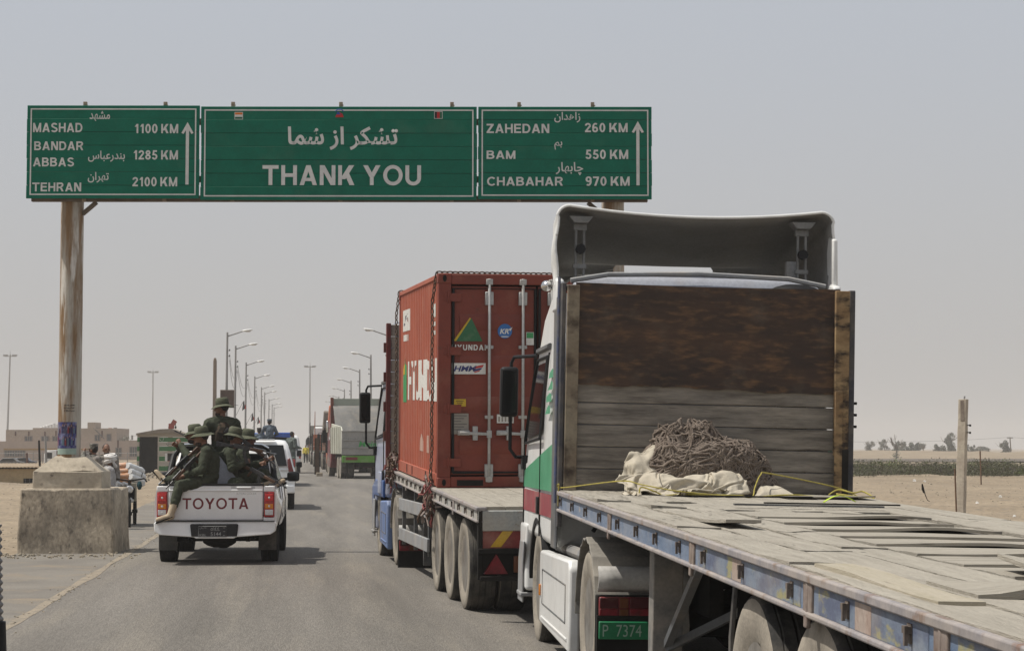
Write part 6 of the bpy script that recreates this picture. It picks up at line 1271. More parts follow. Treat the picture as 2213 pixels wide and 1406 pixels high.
# --- white van beyond
q = ong(638, 112); VA = thing('van', 'white van far ahead with a dark rear window', 'van', q - Vector((.62, 0, 0)))
g = MB(); g.loft([sec(.45, .85, 0, 4.8), sec(.8, .95, -.03, 4.8), sec(1.2, .95, 0, 4.7), sec(1.3, .93, .02, 4.4), sec(2.0, .82, .12, 3.9), sec(2.15, .7, .25, 3.7)]); vb = g.build('body', m_white, VA, smooth=50)
g = MB(); g.add([(-.78, .0, 1.3), (.78, .0, 1.3), (.70, .1, 1.9), (-.70, .1, 1.9)], [(0, 1, 2, 3)]); g.map(lambda v: v + Vector((0, -.03, 0))); g.build('rear_window', M('hazy_window', (.05, .06, .07), rough=.15), vb, smooth=0)
for s in (-1, 1):
    g = MB(); g.box(*sorted((s * .94, s * .84)), -.05, .05, .85, 1.2); g.build('tail_light', m_redlens, VA, bevel=.01)
    for y in (.9, 3.8): wheel(VA, s * .8, y, .34, .34, .24, (m_rubber_dk, m_rubber_dk, m_rim))
g = MB(); g.box(-.93, .93, -.1, .05, .42, .65); g.build('rear_bumper', m_greydk, VA, bevel=.04); g = MB(); g.box(-.26, .26, -.05, -.03, .9, 1.02); g.build('number_plate', m_clear, VA)

# --- tipper truck and the queue in front of it
m_tip = M('dusty_tipper_steel', (.2, .2, .19), (.3, .29, .27), scale=1.4, lo=.35, hi=.6, rough=.85, dust=.4, dustc=(.36, .34, .3))
m_limeg = M('green_tipper_paint', (.08, .24, .02), (.1, .27, .03), scale=3, rough=.5, dust=.3)
m_tipside = M('cream_tipper_side', (.52, .52, .44), (.42, .42, .36), scale=2, rough=.7, dust=.3)
m_maroon2 = M('maroon_cab_paint', (.13, .012, .015), (.1, .01, .014), scale=2, rough=.4, dust=.2, coat=.2)
QG = 'trucks queuing in the right lane'
q = at(738, 967, 94); TI = thing('tipper_truck', 'grey tipper truck with green bumper and green lettering', 'truck', (q.x + 1.25, q.y, gz(2, q.y) - .02), (0, 0, R(4.0)), QG)
def wheels_for(root, ys, r=.54, half=1.25, dual=True):
    for y in ys:
        for s in (-1, 1): wheel(root, s * (half - .17), y, r, r, .31, dual=(-s * .33 if dual and y < 6 else 0))
def trunk_cab(root, m, ya, w=1.22, z0=.75, top=3.0, hood=0.):
    g = MB(); g.prism([(ya, z0), (ya, top - .1), (ya + .1, top), (ya + 1.5, top), (ya + 1.95, 1.9), (ya + 2.0 + hood, 1.7), (ya + 2.0 + hood, .5), (ya + .2, .5)], 'x', -w, w); g.map(lambda v: Vector((v.x * (1 - .06 * max(0, v.z - 1.9)), v.y, v.z)))
    c = g.build('cab', m, root, bevel=.05)
    for s in (-1, 1):
        g = MB(); X_ = s * (w * .975 + .012); g.add([(X_, ya + .5, 1.9), (X_, ya + 1.7, 1.9), (X_ - s * .04, ya + 1.4, 2.6), (X_ - s * .04, ya + .5, 2.6)], [(0, 1, 2, 3) if s < 0 else (3, 2, 1, 0)]); g.build('side_window', m_glass, c, smooth=0)
        g = MB(); mx = s * (w + .18); g.box(mx - .1, mx + .1, ya + 1.75, ya + 1.9, 1.75, 2.4); g.tube([(mx, ya + 1.8, 2.4), (mx, ya + 1.8, 2.5), (s * w * .96, ya + 1.5, 2.5)], .02, 5); g.tube([(mx, ya + 1.8, 1.75), (mx, ya + 1.8, 1.65), (s * w, ya + 1.7, 1.65)], .02, 5); g.build('mirror', m_black, root, bevel=.02)
    g = MB(); g.box(-.45, .45, .3, ya + 1.6, .6, .95); g.build('chassis', m_dark, root); return c
trunk_cab(TI, m_maroon2, 6.3, top=3.75)
g = MB(); mx = -1.42; g.box(mx - .06, mx + .06, 5.95, 6.02, 2.25, 2.85); g.build('chrome_mirror', m_chrome, TI, bevel=.03)
wheels_for(TI, (.95, 2.25, 7.4))
g = MB(); g.box(-1.25, 1.25, -.02, .06, 1.15, 2.3); tgt = g.build('tailgate', m_tip, TI, bevel=.02)
g = MB()
for z in (1.5, 1.85, 2.27): g.box(-1.26, 1.26, -.055, -.021, z - .03, z + .03)
for k in range(9): g.box(-1.2 + k * .3 - .02, -1.2 + k * .3 + .02, -.05, -.021, 1.88, 1.98)
g.build('tailgate_rib', m_tip, tgt, bevel=.006)
obj('lettering', text_mesh('Meiner', M('green_lettering', (.04, .3, .07), rough=.6), -.45, .85, 1.53, 1.8, .018, -.0225, shear=.2), tgt)
for s in (-1, 1):
    g = MB(); g.prism([(0, 1.2), (5.6, 1.2), (5.6, 2.7), (.5, 2.5), (0, 2.3)], 'x', s * 1.2, s * 1.26); g.build('tipper_side', m_tipside, TI, bevel=.01)
    g = MB()
    for k in range(6): g.box(*sorted((s * 1.262, s * 1.31)), .5 + k * 1.0, .6 + k * 1.0, 1.2, 2.5)
    g.build('side_rib', m_tipside, TI)
g = MB(); g.grid(lambda u, v: (-1.2 + 2.4 * u, .1 + 5.5 * v, 1.3 + .2 * v + 2.1 * ss(v, .45, 1.)), 2, 16); g.build('tipper_floor', M('worn_tipper_floor', (.11, .108, .1), (.18, .175, .165), scale=1.2, stretch=(1, .4, .4), rough=.8, dust=.3), TI)
g = MB(); g.box(-1.22, 1.22, 5.6, 5.72, 3.1, 3.95); g.build('front_board', M('pale_green_grey', (.3, .33, .27), (.26, .28, .24), scale=2, rough=.7), TI, bevel=.01); g = MB(); g.box(-1.3, -1.16, 5.5, 5.75, 1.2, 4.0); g.box(1.16, 1.3, 5.5, 5.75, 1.2, 4.0); g.build('corner_pillar', M('rusty_red_steel', (.18, .05, .03), (.13, .04, .03), scale=4, rough=.8), TI)
g = MB(); g.box(-1.23, 1.23, -.05, .1, .8, 1.12); bpp = g.build('rear_bumper', m_limeg, TI, bevel=.02); g = MB(); g.box(-1.05, -.5, -.075, -.051, .92, 1.05); g.box(.5, 1.05, -.075, -.051, .92, 1.05); g.build('tail_light', m_reddk, bpp)
g = MB(); g.box(-1.0, 1.0, .2, 6, .95, 1.2); g.box(-.4, -.25, .15, .2, .5, .8); g.build('underbody', m_dark, TI)

def cargo_truck(label, D, H, bodym, cabm, roofz, Lb=6.5, dx=0.):
    X = 2.05 + dx; Y = D * math.cos(YAW) ; q = at(647 + X * FPX / D, 967, D); t = thing('cargo_truck', label, 'truck', (q.x + 1.25, q.y, gz(2, q.y)), (0, 0, 0), QG)
    trunk_cab(t, cabm, Lb + .15, top=roofz)
    wheels_for(t, (1.2, 2.5, Lb + 1.3))
    g = MB(); g.box(-1.22, 1.22, 0, Lb, 1.15, 1.27); g.build('cargo_floor', m_wood, t)
    n = int((H - 1.27) / .3); pl = MB(); pl.box(-.025, .025, 0, Lb, 0, .27); pm_ = pl.mesh('slat', bodym); pb = MB(); pb.box(-1.2, 1.2, 0, .05, 0, .27); pbm = pb.mesh('slat', bodym)
    for i in range(n):
        for s in (-1, 1): obj('slat', pm_, t, loc=(s * 1.22, 0, 1.28 + i * .3))
        obj('slat', pbm, t, loc=(0, 0, 1.28 + i * .3)); obj('slat', pbm, t, loc=(0, Lb - .06, 1.28 + i * .3))
    for i in range(6):
        for s in (-1, 1):
            g = MB(); g.box(*sorted((s * 1.25, s * 1.29)), i * Lb / 5 - .04 + .04, i * Lb / 5 + .08, 1.15, H + .05); g.build('stake', m_dark, t)
    g = MB(); g.box(-1.2, 1.2, -.05, .04, .85, 1.0); g.build('rear_bumper', m_greydk, t); g = MB(); g.box(-1.1, -.8, -.07, -.051, .88, .98); g.box(.8, 1.1, -.07, -.051, .88, .98); g.build('tail_light', m_reddk, t)
    return t
m_or = M('orange_painted_boards', (.42, .1, .03), (.36, .12, .06), scale=3, rough=.7, dust=.3); m_pk = M('faded_pink_boards', (.45, .24, .17), (.38, .2, .14), scale=3, rough=.8, dust=.4); m_gy = M('grey_boards', (.2, .19, .17), (.28, .26, .23), scale=3, rough=.85, dust=.3)
m_cabor = M('orange_cab_paint', (.4, .08, .02), (.34, .08, .03), scale=2, rough=.45, dust=.3); m_cabw = m_white; m_cabgr = M('brown_grey_cab', (.12, .1, .085), (.18, .15, .12), scale=3, rough=.7, dust=.3)
cargo_truck('truck with pink slatted cargo sides and a tall orange cab', 113, 2.5, m_pk, m_cabor, 4.0, dx=-.45)
cargo_truck('truck with a tall weathered grey cab beyond the orange one', 131, 2.3, m_pk, m_cabgr, 4.0, dx=-.55)
cargo_truck('truck with orange slats and white cab in the queue', 150, 2.5, m_or, m_cabw, 3.1, dx=-1.0)
cargo_truck('tall grey topped truck farther up the queue', 172, 3.6, m_gy, m_cabw, 3.2, dx=-1.1)
cargo_truck('white cab truck second from the head of the queue', 205, 2.4, m_pk, m_cabw, 3.0, dx=-1.1)
cargo_truck('small grey truck at the head of the queue', 245, 2.6, m_gy, m_cabgr, 2.9, dx=-1.0)
# --- steel post standing in its block between the lanes
q = ong(685.5, 101); SP = thing('steel_post', 'rusty brown steel post in a concrete block between the lanes', 'post', q)
g = MB(); g.box(-.13, .13, -.02, .02, 0.1, 1.95); g.box(-.13, -.09, -.02, .1, .1, 1.95); g.box(.09, .13, -.02, .1, .1, 1.95); g.build('post', M('rusty_brown_steel', (.075, .055, .04), (.12, .075, .045), scale=5, rough=.85), SP)
g = MB(); g.box(-.04, .28, -.3, .05, -.02, .2); g.build('concrete_foot', m_concrete, SP, bevel=.03)
g = MB(); g.tube([(-.13, 0, 1.9), (-.12, 0, 3.3)], [.03, .015], 6); g.build('rod', M('orange_rusty_rod', (.3, .1, .05), rough=.8), SP)
q = ong(661, 190); o = thing('person', 'figure in a bright yellow vest standing far up the road', 'person', q); bpy.data.objects.remove(o)
person('distant figure in a yellow vest beside the far trucks', q, R(170), STAND, cloth=M('yellow_vest', (.55, .45, .03), rough=.8), legs=m_dark, boots=m_black, fine=False)

# ================================================================ lamps, masts, poles
m_pole = M('grey_lamp_pole', (.2, .2, .195), (.27, .26, .25), scale=2, rough=.6)
m_head = M('pale_lamp_head', (.6, .6, .58), rough=.4)
m_ins = M('dark_insulator', (.05, .045, .04), rough=.5)
def lamp(side, D, H=9.0, group=None, label=''):
    X = -4.6 if side < 0 else 5.57; q = at(647 + X * FPX / D, 967, D); t = thing('street_lamp', label, 'street lamp', (q.x, q.y, gz(-4, q.y) * .9 - .1), (0, 0, 0 if side < 0 else math.pi), group)
    g = MB(); g.tube([(-.06, 0, 0), (-.03, 0, 3), (0, 0, H - .15)], [.11, .09, .06], 8); g.build('pole', m_pole, t)
    g = MB(); g.tube([(0, 0, H - .4), (.35, 0, H - .28), (.95, 0, H - .08)], [.045, .04, .035], 6); g.build('arm', m_pole, t)
    g = MB(); g.ell((1.24, 0, H - .01), (.37, .14, .075), 12, 8, Matrix.Rotation(R(-8), 3, 'Y')); hd_ = g.build('lamp_head', m_head, t); g = MB(); g.ell((1.28, 0, H - .06), (.2, .1, .07), 10, 6); g.build('lamp_glass', m_clear, hd_)
    for k in (0, 1):
        g = MB(); z = H - 1.3 - k * .36; g.tube([(0, 0, z), (.14, 0, z)], .018, 5); g.ell((.15, 0, z + .03), (.04, .04, .07), 8, 6); g.build('insulator', m_ins, t)
    return t, q
names = ['nearest', 'second', 'third', 'fourth', 'fifth', 'sixth', 'seventh', 'eighth', 'farthest']
LQ = []
for i, D in enumerate((125.5, 142, 170, 203, 239, 261, 298, 333, 358)):
    t, q = lamp(-1, D, group='street lamps along the left side', label=names[i] + ' street lamp in the left row, arm over the road' + (', beside a brown board' if i == 0 else '')); LQ.append(q)
for i, D in enumerate((125, 156, 185, 216, 248, 282, 318)):
    lamp(1, D, group='street lamps along the right side', label=names[i] + ' street lamp in the right row above the queue of trucks')
wt = M('thin_wire', (.06, .06, .06), rough=.6)
for i in range(5):
    for k in (0, 1):
        a, c = LQ[i], LQ[i + 1]; z = 7.6 - k * .36; o = thing('cable', ('upper' if k == 0 else 'lower') + ' sagging wire from the %s left street lamp to the %s' % (names[i], names[i + 1]), 'wire', (a.x, a.y, z)); g = MB(); g.tube([(.15 + (c.x - a.x) * t_, (c.y - a.y) * t_, -1.5 * 4 * t_ * (1 - t_) * (.8 + .2 * k)) for t_ in [j / 14 for j in range(15)]], .012, 4); g.build('wire', wt, o)
q = at(490.5, 967, 124.9); bo = thing('board', 'brown rectangular notice board on the nearest left street lamp pole', 'board', (q.x, q.y, 0)); g = MB(); g.box(-.42, .4, -.06, .0, 4.27, 5.3); g.build('panel', M('brown_board', (.085, .05, .035), (.065, .04, .03), scale=3, rough=.8), bo); g = MB()
for a in ((-.45, .43, 5.3, 5.35), (-.45, .43, 4.22, 4.27), (-.45, -.42, 4.27, 5.3), (.4, .43, 4.27, 5.3)): g.box(a[0], a[1], -.07, .01, a[2], a[3])
g.build('frame', M('worn_board_frame', (.25, .2, .16), rough=.8), bo)
q = at(463, 967, 80); o = thing('wooden_pole', 'square weathered wooden pole left of the street lamps', 'pole', (q.x, q.y, 0)); g = MB(); g.loft([[Vector((x * w, y * w, z)) for x, y in ((-1, -1), (1, -1), (1, 1), (-1, 1))] for z, w in ((-.2, .09), (5.2, .068), (5.33, .04))]); g.build('pole', M('pale_weathered_pole', (.25, .2, .155), (.19, .15, .12), scale=3, stretch=(4, 4, .4), rough=.9), o, bevel=.01)
for px, py, D, lab, ts in ((505.5, 874, 141, 'small green flag on the second street lamp', -1), (525, 877, 165, 'dark and red flag on a slanting staff by the lamps', 1), (544, 902, 190, 'red and black flag farther along the lamp row', 1), (557, 909, 215, 'tiny dark pennant far along the lamp row', 1)):
    p = at(px, py, D); o = thing('flag', lab, 'flag', p); g = MB(); g.grid(lambda u, v: (.1 * ts * u + .12 * (u - .5) * v, .08 * math.sin(v * 5), -.7 * v + .3 + .18 * u), 4, 8); fm = M('flag_cloth_' + ('green' if ts < 0 else 'black'), (.02, .1, .05) if ts < 0 else (.02, .018, .018), rough=.9); g.build('cloth', fm, o, solid=.01)
    if ts > 0: g = MB(); g.grid(lambda u, v: (.16 + .12 * (u - .5) * v + .05 * u, .08 * math.sin(v * 5), -.35 * v + .12), 3, 4); g.build('red_stripe', M('flag_cloth_red', (.4, .04, .03), rough=.9), o, solid=.01)
    g = MB(); g.tube([(0, 0, .35), (-.55, 0, -.75)] if ts > 0 else [(0, 0, 0), (.3, 0, -.05)], .015, 4); g.build('staff', m_dark, o)
for px, pt, D, lab in ((19, 765, 496, 'tall floodlight mast at the left border of the view'), (329, 801, 600, 'tall floodlight mast above the striped hut'), (669, 789, 565, 'tall floodlight mast above the middle of the road')):
    H = 1.72 + (967 - pt) * D / FPX; q = at(px, 967, D); t = thing('floodlight_mast', lab, 'light mast', (q.x, q.y, -.5), group='floodlight masts'); t.location.z = 0
    g = MB(); g.tube([(-.5 if px < 100 else 0, 0, 0), (0, 0, H)], [.3, .15], 8); g.build('mast', m_pole, t); g = MB(); g.tube([(-1.5, 0, H - .5), (1.5, 0, H - .5)], .1, 6); g.tube([(0, -1, H - .5), (0, 1, H - .5)], .1, 6); g.tube([(0, 0, H), (0, 0, H + .9)], .04, 4); g.build('crown_ring', m_pole, t)
    for k in (-1.4, -.8, .8, 1.4): g = MB(); g.box(k - .3, k + .3, -.3, .2, H - .45, H - .1); g.build('floodlight', m_grey, t)
# ================================================================ left side: block of flats, low house, hut, cart, people
m_wallb = M('pale_stone_facade', (.36, .295, .24), (.32, .26, .21), scale=.6, rough=.95, bump=.2, bscale=6, c3=(.28, .22, .18), c3scale=.35)
m_wallp = M('pinkish_plaster', (.4, .32, .265), (.35, .28, .235), scale=.7, rough=.95)
BDD = 250; kB = FPX / BDD
q0 = at(140, 967, BDD); bl = thing('stone_building', 'wide pale stone building with two storeys behind the sign post', 'building', (q0.x, q0.y, 0), (0, 0, -YAW))
def bx(px): return (px - 140) / kB
def bz(py): return CAMZ + (967 - py) / kB
def wallbox(name, x0, x1, z0, z1, y0, y1, m, par): g = MB(); g.box(x0, x1, y0, y1, z0, z1); return g.build(name, m, par)
wallbox('lower_wall', bx(-120), bx(300), 0, bz(953), 0, 9, m_wallp, bl)
wallbox('upper_wall', bx(7), bx(152), bz(953), bz(928), 1.2, 9, m_wallb, bl); wallbox('upper_wall', bx(152), bx(249), bz(953), bz(925), .9, 9, m_wallb, bl); wallbox('stair_tower', bx(183), bx(200), bz(925), bz(912), 1.5, 5, m_wallb, bl)
wallbox('parapet', bx(64), bx(132), bz(928), bz(924), 1.5, 8, m_wallb, bl); wallbox('side_wing', bx(250), bx(298), bz(953), bz(951), 0, 8, m_wallb, bl)
for i in range(9): g = MB(); x = bx(80 + i * 6.5); g.box(x, x + .22, 2.2, 2.5, bz(924), bz(924 - 2 - 8 * (1 - abs(i - 4) / 4.5))); g.build('roof_frame', m_head, bl)
g = MB(); g.tube([(bx(78), 2.3, bz(923)), (bx(106), 2.3, bz(914.5)), (bx(134), 2.3, bz(923))], .05, 4); g.build('roof_frame', m_head, bl)
m_wing = M('dim_window', (.075, .08, .085), (.12, .12, .12), scale=2, rough=.2)
for px0, px1, py0, py1, y in ((49, 64, 943, 952, 1.2), (85, 100, 943, 952, 1.2), (109, 124, 943, 952, 1.2), (202, 212, 940, 951, .9), (228, 236, 938, 952, .9), (10, 54, 974, 985, 0), (142, 170, 972, 985, 0), (186, 206, 975, 984, 0), (251, 262, 968, 985, 0), (281, 296, 966, 985, 0)):
    f = MB(); f.box(bx(px0) - .08, bx(px1) + .08, y - .06, y - .002, bz(py1) - .08, bz(py1)); f.box(bx(px0) - .08, bx(px1) + .08, y - .06, y - .002, bz(py0), bz(py0) + .08); f.box(bx(px0) - .08, bx(px0), y - .06, y - .002, bz(py1), bz(py0)); f.box(bx(px1), bx(px1) + .08, y - .06, y - .002, bz(py1), bz(py0)); w_ = f.build('window', M('window_frame_grey', (.2, .17, .15), rough=.8), bl)
    n = max(1, int((px1 - px0) / 5))
    for k in range(n): g = MB(); a = bx(px0) + (bx(px1) - bx(px0)) * k / n; c = bx(px0) + (bx(px1) - bx(px0)) * (k + 1) / n; g.box(a + .03, c - .03, y - .03, y - .003, bz(py1), bz(py0)); g.build('pane', m_wing, w_)
m_strip = M('dark_red_panel', (.09, .045, .035), rough=.8)
for px, py0, py1, y in ((28, 932, 941, 1.2), (57, 932, 942, 1.2), (92, 932, 942, 1.2), (116, 930, 942, 1.2), (217, 930, 945, .9), (255, 951, 967, -.02)): wallbox('facade_panel', bx(px - 1.5), bx(px + 1.5), bz(py1), bz(py0), y - .04, y - .001, m_strip, bl)
wallbox('ochre_band', bx(8), bx(190), bz(972), bz(968.5), -.05, -.001, M('ochre_band', (.3, .19, .08), rough=.9), bl)
wallbox('roof_tank', bx(227), bx(233), bz(928), bz(924), 2, 2.5, M('orange_tank', (.45, .13, .03), rough=.6), bl); wallbox('roof_tank', bx(238), bx(244), bz(928), bz(923), 2, 2.5, m_grey, bl)
g = MB(); g.tube([(bx(198), 1, bz(924)), (bx(223), .5, bz(947))], .05, 4); g.build('stay_cable', wt, bl)
g = MB(); g.box(bx(280), bx(283), 1, 1.4, bz(950), bz(940)); g.box(bx(281), bx(297), 1, 1.1, bz(941.5), bz(941)); g.build('roof_frame', m_pole, bl)
q = at(273, 967, BDD - 2); sh = thing('shrub', 'grey green shrub on the flat roof behind the building edge', 'shrub', (q.x, q.y, bz(952))); g = MB(); rnd = random.Random(1)
for i in range(120): leaf(g, Vector((rnd.gauss(0, .3), rnd.gauss(0, .2), abs(rnd.gauss(.25, .2)))), .1, rnd)
g.build('foliage', m_far_hazed[1], sh, smooth=0)
# dark fence and parked vehicles before the building
q = at(60, 967, 190); fe = thing('fence', 'low grey fence in front of the stone building', 'fence', (q.x, q.y, 0), (0, 0, -YAW))
for i in range(26): g = MB(); g.box(-4 + i * .9, -3.94 + i * .9, 0, .06, 0, 1.3); g.build('fence_post', m_pole, fe)
for z in (.35, .75, 1.2): g = MB(); g.tube([(-4, .03, z), (18.6, .03, z)], .02, 4); g.build('rail', m_pole, fe)
def small_car(label, px, D, m, w=4.2):
    q = at(px, 967, D); c = thing('parked_car', label, 'car', (q.x, q.y, 0), (0, 0, -YAW), 'cars parked before the building'); c.scale = (.6, .6, .6); g = MB(); g.prism([(-w / 2, .35), (-w / 2, .8), (-w * .3, .9), (-w * .18, 1.35), (w * .2, 1.38), (w * .32, .92), (w / 2, .82), (w / 2, .35)], 'y', -.8, .8); g.build('body', m, c, bevel=.06)
    g = MB(); g.prism([(-w * .27, .92), (-w * .16, 1.28), (w * .18, 1.3), (w * .28, .92)], 'y', -.815, .815); g.build('side_window', m_glass, c)
    for x in (-w * .31, w * .3):
        g = MB(); g.lathe([(.32, -.82), (.32, .82)], 16, Matrix.Translation((x, 0, .32)) @ Matrix.Rotation(R(90), 4, 'X')); g.build('wheel', m_rubber_dk, c)

small_car('dark parked car left of the sign post by the building', 20, 175, m_greydk); small_car('second dark parked car nearer the sign post', 48, 180, M('dark_blue_car', (.03, .035, .05), rough=.3))
q = at(112, 967, 165); wt_ = thing('parked_truck', 'white parked truck seen just left of the sign post', 'truck', (q.x, q.y, 0), (0, 0, -YAW)); wt_.scale = (.6, .6, .6); g = MB(); g.prism([(-.8, .5), (-.8, 2.0), (-.5, 2.5), (.8, 2.55), (.8, .5)], 'y', -1.1, 1.1); cbx = g.build('cab', m_white, wt_, bevel=.08); g = MB(); g.prism([(-.7, 1.4), (-.42, 2.2), (.3, 2.2), (.3, 1.4)], 'y', -1.115, 1.115); g.build('side_window', m_glass, cbx); g = MB(); g.box(.85, 4, -1.1, 1.1, .9, 1.5); g.build('cargo_bed', m_tip, wt_)
for x in (-.1, 3.0): g = MB(); g.lathe([(.48, -1.1), (.48, 1.1)], 16, Matrix.Translation((x, 0, .48)) @ Matrix.Rotation(R(90), 4, 'X')); g.build('wheel', m_rubber_dk, wt_)
for px, D, h, lab, m in ((58, 140, 1.35, 'dark red leaning post left of the sign post', m_strip), (84, 88, 2.05, 'short dark stake by the low house roof', m_dark), (98, 150, 2.6, 'grey post before the building', m_pole), (124, 150, 1.5, 'short reddish post right of the parked white truck', m_strip)):
    q = at(px, 967, D); o = thing('stake', lab, 'post', (q.x, q.y, 0)); g = MB(); g.tube([(.1, 0, -.1), (0, 0, h)], [.09 * D / 140, .07 * D / 140], 6); g.build('shaft', m, o)
# low ochre house with a corrugated roof
q = at(30, 967, 87); lh = thing('low_house', 'low ochre mud house with corrugated roof at the left border', 'house', (q.x, q.y, -.02), (0, 0, -YAW)); kH = FPX / 87
m_mud = M('ochre_mud_plaster', (.42, .325, .19), (.34, .26, .16), scale=1.3, rough=.98, bump=.4, bscale=8)
def hx(px): return (px - 30) / kH
def hzz(py): return 1.74 + (967 - py) / kH
g = MB(); g.box(hx(-160), hx(96), 0, 6, -.3, hzz(1012)); g.build('wall', m_mud, lh, bevel=.03)
g = MB(); g.box(hx(52), hx(80), -.012, .1, hzz(1049), hzz(1033)); w_ = g.build('window', m_dark, lh)
for k in range(3): g = MB(); x = hx(55 + k * 10); g.box(x, x + .03, -.03, -.013, hzz(1049), hzz(1033)); g.build('window_bar', m_greydk, w_)
g = MB(); g.grid(lambda u, v: (hx(-165) + (hx(98) - hx(-165)) * u, -.25 + 6.4 * v, hzz(1009) + .015 * math.sin(u * 210) + .12 * v), 210, 2); g.build('roof', M('rusty_sand_roof', (.36, .29, .2), (.26, .19, .13), scale=2, rough=.9), lh, solid=.01, smooth=60)
# striped hut
q = at(360, 967, 112); hu = thing('striped_hut', 'green and white striped wooden hut with a dark open doorway', 'hut', (q.x, q.y, -.02), (0, 0, -YAW + R(4))); kU = FPX / 112
m_hutw = M('dirty_white_boards', (.42, .385, .33), (.34, .31, .265), scale=3, stretch=(.5, 1, 4), rough=.9); m_hutg = M('faded_green_boards', (.035, .15, .05), (.06, .17, .07), scale=3, stretch=(.5, 1, 4), rough=.9)
def ux(px): return (px - 360) / kU
def uz(py): return 1.74 + (967 - py) / kU
rows = [(1033, 1017, 'w'), (1017, 1006, 'g'), (1006, 996, 'w'), (996, 985, 'g'), (985, 974.5, 'w'), (974.5, 964, 'g'), (964, 954.5, 'w'), (954.5, 944.5, 'g'), (944.5, 937, 'w')]
for i, (a, c, m_) in enumerate(rows):
    mm = m_hutg if m_ == 'g' else m_hutw; g = MB(); g.box(ux(343), ux(418), 0, .05, uz(a) + .006, uz(c) - .004)
    if i in (3,): g = MB(); g.box(ux(343), ux(357), 0, .05, uz(a) + .006, uz(c) - .004)
    g.build('wall_board', mm, hu)
    g = MB(); g.box(ux(297), ux(301.5), -.004, .05, uz(a) + .006, uz(c) - .004); g.build('wall_board', mm, hu)
    g = MB(); g.box(ux(297), ux(297) + .05, .05, 2.4, uz(a) + .006, uz(c) - .004); g.build('wall_board', mm, hu)
g = MB(); g.box(ux(302), ux(342), .5, .55, uz(1033), uz(937)); g.box(ux(302), ux(302) + .06, .05, .5, uz(1033), uz(937)); g.build('doorway_back', m_dark, hu); g = MB(); g.box(ux(301), ux(420), .06, 2.4, uz(938), uz(937)); g.build('ceiling', m_dark, hu)
g = MB(); g.box(ux(301), ux(344), -.02, .06, uz(943.5), uz(937)); g.box(ux(341), ux(344), -.02, .06, uz(1033), uz(943)); g.build('door_frame', m_hutw, hu)
g = MB(); g.box(ux(362), ux(377), -.02, .05, uz(995), uz(979)); g.build('window', m_dark, hu); g = MB(); g.box(ux(357), ux(362), -.015, .05, uz(996), uz(979)); g.build('window_shutter', m_head, hu)
g = MB(); g.prism([(ux(295), uz(940)), (ux(296), uz(936)), (ux(345), uz(927)), (ux(372), uz(926)), (ux(402), uz(938)), (ux(420), uz(945)), (ux(420), uz(947)), (ux(372), uz(935)), (ux(345), uz(936))], 'y', -.25, 2.6); g.build('roof', M('dusty_hut_roof', (.26, .225, .18), (.2, .17, .14), scale=3, rough=.95), hu)
g = MB(); g.prism([(ux(300), uz(939)), (ux(345), uz(930)), (ux(372), uz(929)), (ux(402), uz(940))], 'y', -.03, .04); g.build('gable', m_hutw, hu)
hb_ = M('hut_lettering_dark', (.08, .1, .08), rough=.9); rnd = random.Random(12); g = MB()
for k in range(11):
    x = ux(359 + k * 2.4); z = uz(959.5); g.tube([(x, -.006, z + rnd.uniform(-.06, .06)), (x + .03, -.006, z + rnd.uniform(-.08, .1)), (x + .07, -.006, z + rnd.uniform(-.05, .05))], .012, 4)
g.build('painted_lettering', hb_, hu); g = MB(); g.tube([(ux(345), -.006, uz(948)), (ux(348), -.006, uz(952)), (ux(352), -.006, uz(952)), (ux(354), -.006, uz(946))], .012, 4); g.build('painted_lettering', m_head, hu)
# red truck crane arm rising behind the hut
q = at(372, 967, 135); o = thing('crane_arm', 'red steel crane arm with hook rising behind the hut roof', 'crane', (q.x, q.y, 0)); g = MB(); P_ = lambda px, py: Vector(((px - 372) / 31.9, 0, 1.72 + (967 - py) / 31.9)); m_cr = M('crane_red', (.32, .05, .035), (.22, .05, .04), scale=4, rough=.7)
g.bar(P_(366, 1010), P_(369, 915), .3, .25); g.bar(P_(367, 926), P_(378, 908), .28, .3); g.bar(P_(364, 924), P_(376, 924), .12, .12); g.build('boom', m_cr, o); g = MB(); g.tube([P_(379, 910), P_(379, 922)], .025, 5); g.ell(P_(379, 923), (.07, .07, .1)); g.build('hook', m_dark, o)
# rubble beside the hut
for i, (px, D, s) in enumerate(((322, 96, .32), (335, 99, .4), (316, 92, .25), (345, 95, .28), (305, 90, .3))):
    q = at(px, 967, D); g = MB(); rr = random.Random(i); rock(g, (0, 0, 0), s, rr); o = g.build('boulder', m_stone, smooth=0); o.location = (q.x, q.y, gh(q.x, q.y) + .05); tag(o, ('rounded rubble stone in the sand left of the hut doorway', 'largest rubble stone below the hut doorway', 'small rubble stone near the cart', 'rubble stone under the hut window', 'flat rubble stone nearest the cart')[i], 'stone', 'rubble stones below the hut')
# three wheeled cart loaded with white rolls
cq = ong(268, 43.5); ca = thing('cart', 'three wheeled cart behind the concrete block, loaded with white rolls', 'cart', cq, (0, 0, R(6))); kC = FPX / 43.5
g = MB(); g.box(-.62, .28, .2, 1.7, .55, .62); g.box(-.62, .28, .18, .21, .62, .95); g.box(.25, .29, .2, 1.7, .62, .9); g.build('load_bed', M('cart_cream_paint', (.4, .36, .27), (.3, .27, .2), scale=6, rough=.8), ca, bevel=.01)
def thin_wheel(par, x, y, r): g = MB(); g.tube([(x, y + r * math.cos(t), r + r * math.sin(t)) for t in [k * math.pi / 12 for k in range(25)]], .035, 6, caps=False); [g.tube([(x, y, r), (x, y + r * math.cos(t), r + r * math.sin(t))], .006, 4) for t in [k * math.pi / 6 for k in range(12)]]; g.tube([(x - .06, y, r), (x + .06, y, r)], .04, 8); g.build('wheel', m_rubber_dk, par)
